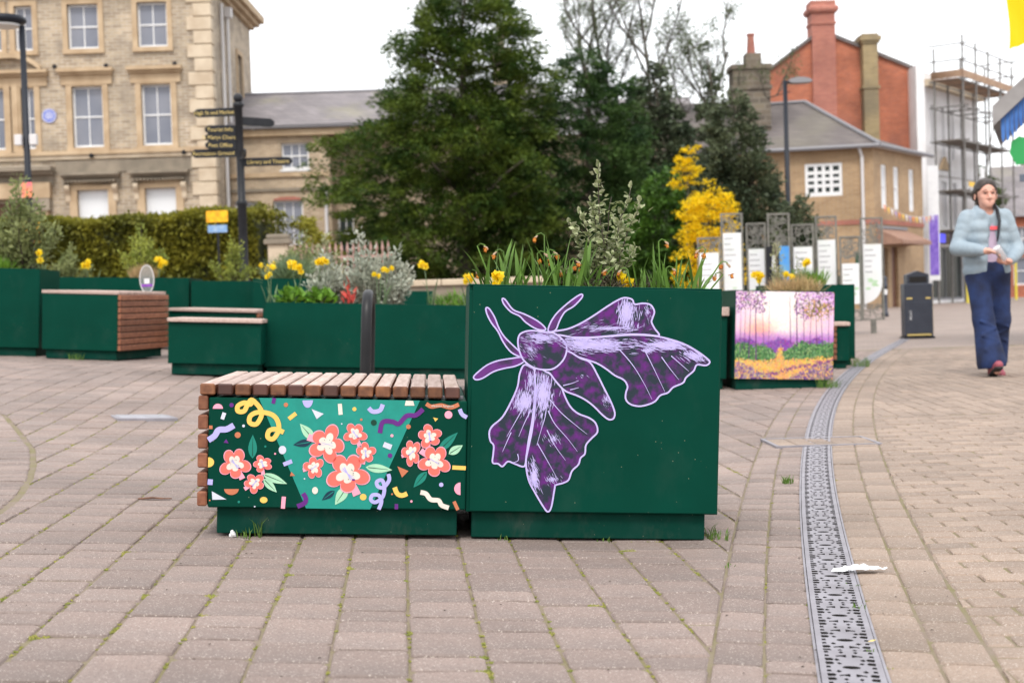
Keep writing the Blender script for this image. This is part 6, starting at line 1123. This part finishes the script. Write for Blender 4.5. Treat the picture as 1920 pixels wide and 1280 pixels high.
for i, (xa, xb, ya, yb, kind, lab) in enumerate(PN):
    Z = 23.2+.25*(i % 3); hz = 567-((xa+xb)/2-960)*.0314; m_ = Z/2667; xc = ((xa+xb)/2-960+(ya-567)*-.0314*.5)*m_; p = at(xc, Z); wd_ = (xb-xa)*m_; zt = (hz-ya)*m_+CAMZ-p[2]; zw = (hz-yb)*m_+CAMZ-p[2]
    t = thing('information_panel', lab, 'sign', p, (0, 0, -YAW+R(-8+3*(i % 4))), 'information panels on the square')
    for x in (-wd_/2, wd_/2): MB().box(x-.014, x+.014, -.02, .02, .22, zt).build('post', ironw, t)
    MB().box(-wd_/2+.014, wd_/2-.014, -.018, .018, zt-.028, zt-.001).build('top_rail', ironw, t); MB().box(-wd_/2+.014, wd_/2-.014, -.018, .018, .22, .245).build('bottom_rail', ironw, t); MB().box(-.04, .04, -.03, .03, -.02, .22).build('foot', ironw, t)
    mb = MB()                                            # pierced tracery
    for zone in ((zw+.02, zt-.03), (.26, .48)):
        nq = int((zone[1]-zone[0])/.045)*4
        for _ in range(max(10, nq)):
            x, z = rgi.uniform(-wd_/2+.03, wd_/2-.03), rgi.uniform(*zone); a0 = rgi.uniform(0, 6.28); r_ = rgi.uniform(.02, .055); q = [(min(max(x+r_*(1+.35*k)*math.cos(a0+k*.8), -wd_/2+.01), wd_/2-.01), min(max(z+r_*(1+.35*k)*math.sin(a0+k*.8), zone[0]), zone[1])) for k in range(6)]
            yy = rgi.uniform(-.006, .006); mb.ribbon(q, .012, 0, False, lambda u, v, y=0.0, yy=yy: (u, yy, v))
    tag(mb.build('tracery', ironw, t), kind='stuff')
    if kind == 2:
        MB().box(-wd_/2-.05, -.01, -.03, -.01, .5, zw).build('black_board', P_['black'], t); MB().box(.0, wd_/2-.01, -.03, -.01, .5, zw).build('blue_board', M_('blue_print', lin((54, 140, 222)), .5, lin((110, 160, 190)), 8, 4), t); MB().poly(smooth_loop([(-.12, zw-.42), (-.12, zw-.2), (-.09, zw-.14), (-.06, zw-.2), (-.06, zw-.42)], 3), to=lambda u, v, y=0.0: (u, -.032, v)).build('white_figure', P_['white'], t)
    else:
        zb = .5 if kind == 1 else .62; L_ = [(-wd_/2+.02, zb), (wd_/2-.02, zb), (wd_/2-.02, zw), (-wd_/2+.02, zw)] if kind == 1 else [(-wd_/2+.02, zb-.12)]+[(-wd_/2+.02+(wd_-.04)*math.sin(q), zb-.12+.34*(1-math.cos(q))) for q in np.linspace(.2, math.pi/2, 8)]+[(wd_/2-.02, zw), (-wd_/2+.02, zw)]
        bd = MB().poly(L_, th=.02, to=lambda u, v, y=0.0: (u, y-.03, v)).build('printed_board', inf, t); pg_ = MB()
        for k in range(7): x, z = rgi.uniform(-wd_*.3, wd_*.3), zb+.12+rgi.random()*.22; pg_.poly(circ(x, z, .03+.04*rgi.random(), 8, .012+.02*rgi.random()), to=lambda u, v, y=0.0, k=k: (min(max(u, -wd_/2+.03), wd_/2-.03), -.0312-k*.0004, v))
        pg_.build('printed_map', inkg, bd)
        for k in range(5): l = wd_*rgi.uniform(.3, .6); z = zw-.1-k*.09; MB().box(-wd_*.38, -wd_*.38+l, -.0325, -.0302, z, z+.012).build('printed_line', B_['lead'], bd)
    if kind == 3: MB().box(-wd_/2-.1, -wd_/2-.015, -.03, .03, .6, zw-.12).build('green_edge_board', M_('panel_green', (.03, .11, .06), .5), t)
# litter bin, bollard
p = at((1721-960)/2667*20.6, 20.6); t = thing('litter_bin', 'dark navy litter bin with gold bands on the walkway', 'bin', (7.55, 20.35, h1(7.55, 20.35)), (0, 0, R(-12)))
MB().box(-.2, .2, -.2, .2, .03, .8, bev=.012).build('body', nav, t); MB().box(-.185, .185, -.207, -.2, .07, .54, bev=.004).build('door', nav, t); MB().box(-.22, .22, -.22, .22, -.02, .03).build('base', P_['black'], t); mb = MB(); mb.poly([(-.155, .801), (.155, .801), (.155, .93), (.0, .985), (-.155, .93)], th=.34, to=lambda u, v, y=0.0: (u, y-.17, v)); mb.build('hood', nav, t); MB().box(-.12, .12, -.176, -.171, .82, .90).build('dark_mouth_plate', P_['dark'], t)  # bin mouth is a flat plate on the hood, its shade painted dark
for z in (.575, .045): MB().box(-.17, .17 if z < .1 else -.09, -.2075, -.2005, z, z+.022).build('gold_band', gold, t)
MB().box(.1, .17, -.2075, -.2005, .575, .597).build('gold_band', gold, t); MB().box(.199, .208, -.18, .18, .06, .76).build('side_panel', B_['pstone'], t); text_obj('lettering', 'LITTER', .045, P_['white'], t, (-.12, -.209, .34), (R(90), R(90), 0), .001)
p = at((1660-960+1)/2667*35.5, 35.5); t = thing('bollard', 'black bollard with a white band near the brick house', 'bollard', p); MB().lathe([(.09, 0), (.085, .1), (.065, .12), (.065, .72), (.075, .74), (.075, .8), (.06, .82), (.07, .93), (.05, 1.0), (0, 1.02)], 12).build('post', nav, t, True); MB().lathe([(.068, .55), (.068, .68)], 12).build('white_band', P_['white'], t)
# purple banner, bunting, traffic sign feet
p = at(16.0, 53.6); t = thing('banner', 'tall purple banner on the white pier', 'banner', p, (0, 0, -YAW)); MB().box(-.17, .17, -.02, .0, 1.1, 3.35).build('cloth', M_('purple_cloth', lin((104, 72, 176)), .6, lin((140, 112, 200)), 6, 5), t); MB().box(-.21, .21, .001, .03, .9, 5.2).build('backing', P_['white'], t)
t = thing('bunting', 'string of orange and yellow bunting on the brick house', 'bunting', (0, 0, 0)); A = Vector(at(12.6, 47.9)); A.z = 3.65; Bp = Vector(at(15.9, 52.8)); Bp.z = 3.5; cs_ = [M_('flag_orange', lin((240, 130, 50)), .6), M_('flag_yellow', lin((245, 200, 60)), .6), M_('flag_white', lin((235, 230, 230)), .6), M_('flag_mauve', lin((170, 150, 200)), .6)]
MB().tube([A.lerp(Bp, k/8)+Vector((0, 0, -.25*math.sin(math.pi*k/8))) for k in range(9)], .01, 4).build('cord', P_['white'], t)
for k in range(16): q = A.lerp(Bp, (k+.5)/16)+Vector((0, 0, -.25*math.sin(math.pi*(k+.5)/16))); d = (Bp-A).normalized()*.1; MB().add([q-d, q+d, q+Vector((.02, -.02, -.26))], [(0, 1, 2)]).build('flag', cs_[k % 4], t)
# kiosk roof edge with blue fringe at the right, flag and direction sign
p = at(5.86, 17); t = thing('kiosk', 'market kiosk roof corner with grey verge and blue fringe at the right edge', 'kiosk', p, (0, 0, -YAW+R(-21))); b0 = -p[2]+.02; vz = M_('verge_grey', (.30, .285, .28), .7, (.24, .225, .22), 4, 5); blf = M_('blue_fringe', lin((70, 120, 190)), .7, lin((50, 96, 165)), 6, 3)
MB().add([(-.05, -.1, 2.62+b0), (1.6, -.1, 4.1+b0), (1.6, -.1, 4.3+b0), (-.05, -.1, 2.86+b0), (-.05, 2.4, 2.62+b0), (1.6, 2.4, 4.1+b0), (1.6, 2.4, 4.3+b0), (-.05, 2.4, 2.86+b0)], [(0, 1, 2, 3), (4, 7, 6, 5), (3, 2, 6, 7), (0, 4, 5, 1), (0, 3, 7, 4)]).build('roof', vz, t)
for i in range(14):
    x = .04+i*.05; zt = 2.69+b0+x*.885; MB().add([(x, -.03, zt), (x+.048, -.03, zt+.042), (x+.045, -.028, zt-.24-.05*(i % 3)), (x+.02, -.03, zt-.30-.04*(i % 2)), (x+.004, -.03, zt-.24)], [(0, 4, 3, 2, 1)]).build('fringe', blf, t)
MB().box(.75, 2.8, .3, 2.3, 0, 3.2+b0).build('wall', P_['black'], t); MB().poly([(.15, 2.44), (.24, 2.5), (.42, 2.44), (.42, 2.18), (.2, 2.16), (.13, 2.3)], th=.02, to=lambda u, v, y=0.0: (u, y+.05, v+b0)).build('green_pennant', M_('green_cloth', lin((40, 150, 80)), .6), t)
p = at(6.17, 17); t = thing('direction_sign', 'brown and white arrow sign above a grey sign at the right edge', 'sign', p, (0, 0, -YAW)); b0 = -p[2]; MB().tube([(.5, .05, 0), (.5, .05, 2.4+b0)], .03, 8).build('post', B_['lead'], t); MB().poly([(-.10, 2.25), (-.03, 2.34), (.5, 2.34), (.5, 2.16), (-.03, 2.16)], th=.02, to=lambda u, v, y=0.0: (u, y-.02, v+b0)).build('board', P_['white'], t); MB().poly([(-.07, 2.25), (-.015, 2.32), (.49, 2.32), (.49, 2.18), (-.015, 2.18)], to=lambda u, v, y=0.0: (u, y-.022, v+b0)).build('face', M_('sign_brown', (.14, .06, .035), .5), t); MB().ribbon([(.05, 2.31), (-.02, 2.25), (.05, 2.19)], .03, 0, False, lambda u, v, y=0.0: (u, -.024, v+b0)).build('chevron', P_['white'], t); MB().box(-.06, .5, -.02, .0, 1.98+b0, 2.07+b0, bev=.005).build('lower_board', M_('slate_sign', (.10, .12, .16), .5), t)
p = at(6.1, 17); t = thing('flag', 'yellow cloth flag hanging at the top right', 'flag', p, (0, 0, -YAW)); b0 = -p[2]; V = []; n = 10
for j in range(n+1):
    for i in range(n+1):
        u, v = i/n, j/n; zt = 4.6-u*.25; zb = 3.55+.55*max(0, u-.25)**.8+.04*math.sin(u*9); V.append((-.08+u*.6+.02*math.sin(v*6), .05*math.sin(u*9+v*3), zb+(zt-zb)*v+b0))
mesh('cloth', V, [(j*(n+1)+i, j*(n+1)+i+1, (j+1)*(n+1)+i+1, (j+1)*(n+1)+i) for j in range(n) for i in range(n)], M_('yellow_cloth', lin((248, 214, 10)), .6, trans=.35), t, True); MB().tube([(-.1, 0, 4.62+b0), (.6, 0, 4.35+b0)], .012, 6).build('staff', P_['black'], t)
p = at(6.72, 24); t = thing('green_pennant', 'small green cloth pennant hanging beyond the person', 'pennant', (p[0]+2.2, p[1], 2.25), (0, 0, 0)); MB().add([(0, 0, 0), (.12, 0, .04), (.13, .02, -.16), (.05, 0, -.2), (-.04, .01, -.14)], [(0, 4, 3, 2, 1)]).build('cloth', M_('green_cloth2', lin((40, 150, 90)), .6), t)
# ------------------------------------------------------------------ the walking person
def sdf_mesh(prims, lo, hi, res):
    """smooth union of tapered capsules and ellipsoids, turned into one closed surface"""
    lo = np.array(lo, float); hi = np.array(hi, float); n = np.ceil((hi-lo)/res).astype(int)+1; D = np.full(n, .12, np.float32)
    ax = [lo[i]+res*np.arange(n[i]) for i in range(3)]
    for pr in prims:
        kind, a, b, ra, rb, k = pr[:6]; sq = np.array(pr[6] if len(pr) > 6 else (1, 1, 1.)); a = np.array(a, float); b = np.array(b, float); R_ = (max(ra, rb)/sq.min())+.1
        i0 = np.maximum(0, ((np.minimum(a, b)-R_-lo)/res).astype(int)); i1 = np.minimum(n, ((np.maximum(a, b)+R_-lo)/res).astype(int)+2)
        if (i1 <= i0).any(): continue
        X, Y, Z = np.meshgrid(*[ax[i][i0[i]:i1[i]] for i in range(3)], indexing='ij'); P = np.stack([X, Y, Z], -1)*sq; A = a*sq; B = b*sq
        ba = B-A; den = ba.dot(ba); t = np.clip(((P-A) @ ba)/den, 0, 1) if den > 1e-12 else np.zeros(P.shape[:3])
        d = np.linalg.norm(P-A-t[..., None]*ba, axis=-1)-(ra+(rb-ra)*t); d = d/ sq.max() if False else d
        S_ = D[i0[0]:i1[0], i0[1]:i1[1], i0[2]:i1[2]]
        if kind == 'sub': hh_ = np.clip(.5-.5*(S_+d)/k, 0, 1); S_[...] = S_*(1-hh_)-d*hh_+k*hh_*(1-hh_)
        else: hh_ = np.clip(.5+.5*(S_-d)/k, 0, 1); S_[...] = S_*(1-hh_)+d*hh_-k*hh_*(1-hh_)
    ins = D < 0; c = [slice(0, -1), slice(1, None)]; cnt = np.zeros(n-1, np.int16); acc = np.zeros((*(n-1), 3), np.float32)
    for d0 in range(3):
        o1, o2 = [q for q in range(3) if q != d0]
        for u in (0, 1):
            for v in (0, 1):
                s0 = [None]*3; s1 = [None]*3; s0[d0], s1[d0] = c[0], c[1]; s0[o1] = s1[o1] = c[u]; s0[o2] = s1[o2] = c[v]; A, B = D[tuple(s0)], D[tuple(s1)]; m = (A < 0) != (B < 0); tt = np.where(m, A/np.where(m, A-B, 1), 0)
                cnt += m; acc[..., d0] += tt*m; acc[..., o1] += u*m; acc[..., o2] += v*m
    act = cnt > 0; idx = np.full(n-1, -1, np.int32); I = np.argwhere(act); idx[act] = np.arange(len(I)); V = lo+res*(I+acc[act]/cnt[act][:, None]); F = []
    for d0 in range(3):
        o1, o2 = (d0+1) % 3, (d0+2) % 3; s0 = [slice(None)]*3; s1 = [slice(None)]*3; s0[d0], s1[d0] = slice(0, -1), slice(1, None); m = ins[tuple(s0)] != ins[tuple(s1)]; E = np.argwhere(m); E = E[(E[:, o1] > 0) & (E[:, o2] > 0) & (E[:, o1] < n[o1]-1) & (E[:, o2] < n[o2]-1)]
        fl = ins[tuple(s0)][tuple(E.T)]; q = []
        for (u, v) in ((0, 0), (-1, 0), (-1, -1), (0, -1)): e = E.copy(); e[:, o1] += u; e[:, o2] += v; q.append(idx[tuple(e.T)])
        q = np.stack(q, 1); q[~fl] = q[~fl][:, ::-1]; F.append(q)
    return V, np.concatenate(F).astype(np.int32)
pp0 = at((1850-960)/2667*12.15+.02, 12.15); PE = thing('person', 'person in a pale blue puffer jacket and flared jeans walking with a clear cup', 'person', pp0, (0, 0, -YAW))
skin = M_('skin', lin((212, 164, 146)), .55, lin((200, 148, 130)), 9, 4, spec=.3); hairm = M_('dark_hair', (.022, .014, .010), .45, (.035, .022, .015), 40, 4, stretch=(1, 1, .2)); jack = M_('pale_blue_nylon', lin((150, 164, 173)), .5, lin((138, 153, 164)), 7, 5, bump=.5, bscale=30, spec=.3); denim = M_('blue_denim', lin((26, 47, 92)), .85, lin((13, 24, 54)), 7, 7, bump=.35, bscale=16); tee = M_('lilac_tee', lin((172, 152, 172)), .8, bump=.2, bscale=14, c2=lin((186, 166, 186))); shoe = M_('pink_shoe', lin((150, 70, 84)), .5); sole = M_('black_sole', (.012, .012, .013), .6)
HC = (.0, .0, 1.545)
def hand(w_, d, nrm, s=1):
    """palm and five bent fingers from wrist w_ along d, palm normal nrm"""
    w_ = np.array(w_); d = np.array(d)/np.linalg.norm(d); nn = np.array(nrm)/np.linalg.norm(nrm); sd_ = np.cross(d, nn)*s; pr = [('cap', w_, w_+d*.035, .024, .028, .01)]
    for k, (o_, l) in enumerate(((-.028, .062), (-.0095, .072), (.0095, .068), (.027, .052))):
        a = w_+d*.035+sd_*o_*.7; b = w_+d*.078+sd_*o_; m = b+d*l*.45+nn*l*.28; e = m+d*l*.1+nn*l*.42; pr += [('cap', a, b, .0135, .0105, .006), ('cap', b, m, .0098, .009, .003), ('cap', m, e, .009, .0078, .003)]
    a = w_+d*.02-sd_*.022; b = a+d*.028-sd_*.022+nn*.012; pr += [('cap', a, b, .014, .011, .006), ('cap', b, b+d*.03+nn*.014-sd_*.004, .0105, .0085, .004)]; return pr
WL, EL, SL = (-.10, -.235, 1.055), (-.265, -.03, 1.09), (-.155, .015, 1.345); WR, ER, SR = (.125, -.20, .965), (.258, .0, 1.065), (.155, .015, 1.345)
# walking legs: the leg on the left of the picture steps forward, its toe lifted
HL, KL, AL = (-.085, 0, .88), (-.075, -.10, .48), (-.035, -.20, .10); HR, KR, AR = (.092, 0, .88), (.105, .02, .47), (.105, .15, .10)
bp = [('cap', (0, .005, 1.40), (0, -.008, 1.47), .055, .05, .02), ('cap', HC, (0, -.012, 1.50), .088, .066, .03, (1.14, .95, 1)), ('cap', (0, .02, 1.575), (0, .02, 1.575), .092, .092, .03, (1.08, .92, 1)), ('cap', (0, -.07, 1.452), (0, -.07, 1.452), .032, .032, .03), ('cap', (-.036, -.064, 1.51), (-.034, -.06, 1.48), .026, .022, .03), ('cap', (.036, -.064, 1.51), (.034, -.06, 1.48), .026, .022, .03),
      ('cap', (0, -.092, 1.545), (0, -.112, 1.508), .009, .0155, .012), ('cap', (-.014, -.1, 1.503), (.014, -.1, 1.503), .009, .009, .008), ('cap', (-.01, -.090, 1.4705), (.01, -.090, 1.4705), .007, .007, .02), ('cap', (-.05, -.088, 1.566), (-.016, -.098, 1.562), .008, .009, .012), ('cap', (.05, -.088, 1.566), (.016, -.098, 1.562), .008, .009, .012),
      ('cap', (-.09, .0, 1.54), (-.092, .008, 1.505), .014, .011, .008, (1.5, 1, 1)), ('cap', (.09, .0, 1.54), (.092, .008, 1.505), .014, .011, .008, (1.5, 1, 1)),
      ('cap', (0, .02, 1.30), (0, .02, 1.02), .095, .09, .04, (.86, 1.2, 1)), ('cap', (0, .015, 1.0), (0, .015, .90), .10, .11, .05, (.84, 1.1, 1)), ('cap', (-.11, .01, 1.335), (.11, .01, 1.335), .05, .05, .05)]
for S_, E_, W_ in ((SL, EL, WL), (SR, ER, WR)): bp += [('cap', S_, E_, .05, .04, .03), ('cap', E_, W_, .038, .026, .02)]
for H_, K_, A_ in ((HL, KL, AL), (HR, KR, AR)): bp += [('cap', H_, K_, .082, .055, .04), ('cap', K_, A_, .052, .034, .03), ('cap', A_, (A_[0]-.005, A_[1]-.11, A_[2]-.05), .034, .028, .02)]
bp += hand(WL, (.95, -.25, -.1), (.1, -.3, -.9), 1); bp += hand(WR, (-.9, -.35, -.2), (-.15, -.2, .95), 1)
V, F = sdf_mesh(bp, (-.42, -.42, 0.0), (.42, .32, 1.70), .0058); mesh('body', V, F, skin, PE, True)
# jacket: quilted tubes, open at the front
jp = []; tz = [1.335, 1.255, 1.165, 1.07, .98, .895]
for i, z in enumerate(tz):
    w_ = (.15, .18, .185, .19, .20, .205)[i]; jp.append(('cap', (-w_*.45, .015, z), (w_*.45, .015, z), .108 if i else .085, .108 if i else .085, .022, (1, .84, 1.18 if i else 1.2)))
jp += [('cap', (-.08, .015, 1.36), (.08, .015, 1.36), .06, .06, .03), ('cap', (-.05, .045, 1.41), (.05, .045, 1.41), .04, .04, .025), ('cap', (-.075, .01, 1.42), (-.055, -.06, 1.375), .03, .032, .025), ('cap', (.078, .01, 1.42), (.08, -.055, 1.375), .03, .032, .025)]
jp += [('sub', (.035, -.13, 1.45), (.03, -.13, 1.15), .05, .056, .012), ('sub', (.03, -.13, 1.15), (.04, -.13, .78), .056, .085, .012), ('sub', (0, -.005, 1.56), (0, -.012, 1.385), .07, .058, .012), ('sub', (.01, -.06, 1.44), (.035, -.14, 1.33), .035, .034, .012), ('sub', (0, 0, .74), (0, 0, .77), .12, .12, .01, (.7, 1, 1))]
for S_, E_, W_ in ((SL, EL, WL), (SR, ER, WR)):
    S_, E_, W_ = (np.array(q) for q in (S_, E_, W_))
    for i in range(5): t_ = i/4.4; r_ = .074-.004*i; jp.append(('cap', S_+(E_-S_)*t_, S_+(E_-S_)*(t_+.09), r_, r_, .022))
    for i in range(5): t_ = .04+i*.2; r_ = (.066, .064, .06, .055, .044)[i]; jp.append(('cap', E_+(W_-E_)*t_, E_+(W_-E_)*(t_+.06), r_, r_, .022))
V, F = sdf_mesh(jp, (-.45, -.40, .74), (.45, .30, 1.56), .0062); mesh('jacket', V, F, jack, PE, True)
V, F = sdf_mesh([('cap', (0, .012, 1.27), (0, .015, .93), .104, .128, .04, (.8, 1.12, 1)), ('cap', (-.07, .01, 1.325), (.07, .01, 1.325), .055, .055, .04), ('sub', (0, -.03, 1.46), (0, -.04, 1.37), .06, .055, .01), ('sub', (0, 0, .75), (0, 0, .8), .12, .12, .01, (.7, 1, 1))], (-.25, -.25, .8), (.25, .25, 1.46), .008); mesh('t_shirt', V, F, tee, PE, True)
MB().add([(-.0, -.092, 1.265), (.068, -.092, 1.265), (.068, -.094, 1.235), (-.0, -.094, 1.235)], [(0, 1, 2, 3)]).build('shirt_print', M_('red_print', lin((240, 90, 96)), .6), PE)
nj = [('cap', (0, .015, .93), (0, .015, .86), .128, .135, .04, (.86, 1.1, 1))]
for H_, K_, A_, fl_ in ((HL, KL, AL, .122), (HR, KR, AR, .112)):
    A2_ = (A_[0]-.012, A_[1]+.005, A_[2]+.02); nj += [('cap', H_, K_, .104, .086, .05), ('cap', K_, A2_, .084, fl_, .04)]
    for q in range(5): t_ = .12+q*.17; c_ = [K_[i]+(A2_[i]-K_[i])*t_ for i in range(3)]; s_ = (-1)**q; nj.append(('cap', (c_[0]-.06*s_, c_[1]-.085, c_[2]+.03), (c_[0]+.05*s_, c_[1]-.095, c_[2]-.02), .009, .006, .02))
    nj.append(('sub', (A_[0], A_[1], A_[2]-.16), (A_[0], A_[1], A_[2]-.10), .17, .13, .008))
V, F = sdf_mesh(nj, (-.32, -.45, .03), (.32, .36, 1.02), .0065); mesh('jeans', V, F, denim, PE, True)
for A_, up_, lift in ((AL, .5, .03), (AR, -.75, .05)):
    h_ = np.array((A_[0], A_[1]+.02, max(.035, A_[2]-.065))); toe = h_+np.array((-.012, -.19, .07 if up_ > 0 else -.028)); h_[2] += .0 if up_ > 0 else .045
    V, F = sdf_mesh([('cap', h_, toe, .04, .036, .02, (1, 1, 1.0)), ('cap', h_+np.array((0, .01, .045)), h_+np.array((0, -.05, .045)), .038, .034, .03)], tuple(np.minimum(h_, toe)-.08), tuple(np.maximum(h_, toe)+.12), .007); s_ = mesh('shoe', V, F, shoe, PE, True)
    V, F = sdf_mesh([('cap', h_-np.array((0, -.005, .028)), toe-np.array((0, .005, .022)), .037, .036, .01, (1, 1, 1.9))], tuple(np.minimum(h_, toe)-.1), tuple(np.maximum(h_, toe)+.08), .007); mesh('sole', V, F, sole, s_, True)
# hair: centre parted, drawn back, one tail over the shoulder
hp_ = [('cap', (0, .03, 1.59), (0, .045, 1.55), .094, .094, .02, (1.05, .92, 1)), ('cap', (-.045, -.02, 1.625), (-.078, .0, 1.56), .035, .024, .03), ('cap', (.045, -.02, 1.625), (.078, .0, 1.56), .035, .024, .03), ('cap', (-.02, -.045, 1.632), (-.068, -.045, 1.585), .024, .016, .02), ('cap', (.02, -.045, 1.632), (.068, -.045, 1.585), .024, .016, .02), ('cap', (0, .12, 1.58), (.02, .12, 1.48), .035, .04, .03), ('cap', (-.086, .02, 1.57), (-.08, .045, 1.51), .018, .022, .02), ('cap', (.086, .02, 1.57), (.08, .045, 1.51), .018, .022, .02), ('cap', (0, .07, 1.52), (0, .08, 1.45), .065, .045, .03), ('sub', (0, -.15, 1.52), (0, -.11, 1.545), .07, .05, .015)]
V, F = sdf_mesh(hp_, (-.14, -.12, 1.38), (.14, .2, 1.74), .006); mesh('hair', V, F, hairm, PE, True)
for s_ in (-1, 1):
    e_ = MB().lathe([(0, -.006), (.008, -.004), (.0105, 0), (.008, .004), (0, .006)], 10, c=(0, 0, 0)).build('eye', M_('eye_dark', (.08, .055, .045), .3), PE, True); e_.location = (s_*.034, -.0905, 1.545); e_.rotation_euler = (R(80), 0, 0); e_.scale = (1.2, .55, .6)
    MB().ribbon([(s_*.016, 1.568), (s_*.034, 1.575), (s_*.052, 1.567)], .007, 0, False, lambda u, v, y=0.0: (u, -.1065+abs(u)*.22, v)).build('eyebrow', hairm, PE)
MB().ribbon([(-.015, 1.4695), (0, 1.4705), (.015, 1.4695)], .007, 0, False, lambda u, v, y=0.0: (u, -.1035+abs(u)*.2, v)).build('lips', M_('lips', lin((186, 122, 112)), .5), PE)
MB().tube([(.07, -.01, 1.46), (.068, -.085, 1.40), (.062, -.15, 1.30), (.045, -.165, 1.20), (.035, -.16, 1.13)], [.010, .016, .014, .011, .005], 8).build('bag_strap', P_['black'], PE, True)
# clear cup held in both hands
cu = thing('plastic_cup', 'clear plastic cup held in both hands of the walking person', 'cup', Vector(pp0)+Matrix.Rotation(-YAW, 3, 'Z') @ Vector((.055, -.265, .985)), (R(10), R(-40), -YAW)); gl = M_('cup_plastic', (.85, .85, .88), .08); gl.node_tree.nodes['Principled BSDF'].inputs['Alpha'].default_value = .42
MB().lathe([(.028, -.01), (.038, .11), (.039, .112), (.037, .11), (.026, .0)], 16).build('cup', gl, cu, True); MB().lathe([(.0385, .112), (.041, .112), (.041, .122), (.02, .13), (0, .13)], 16).build('lid', gl, cu, True)
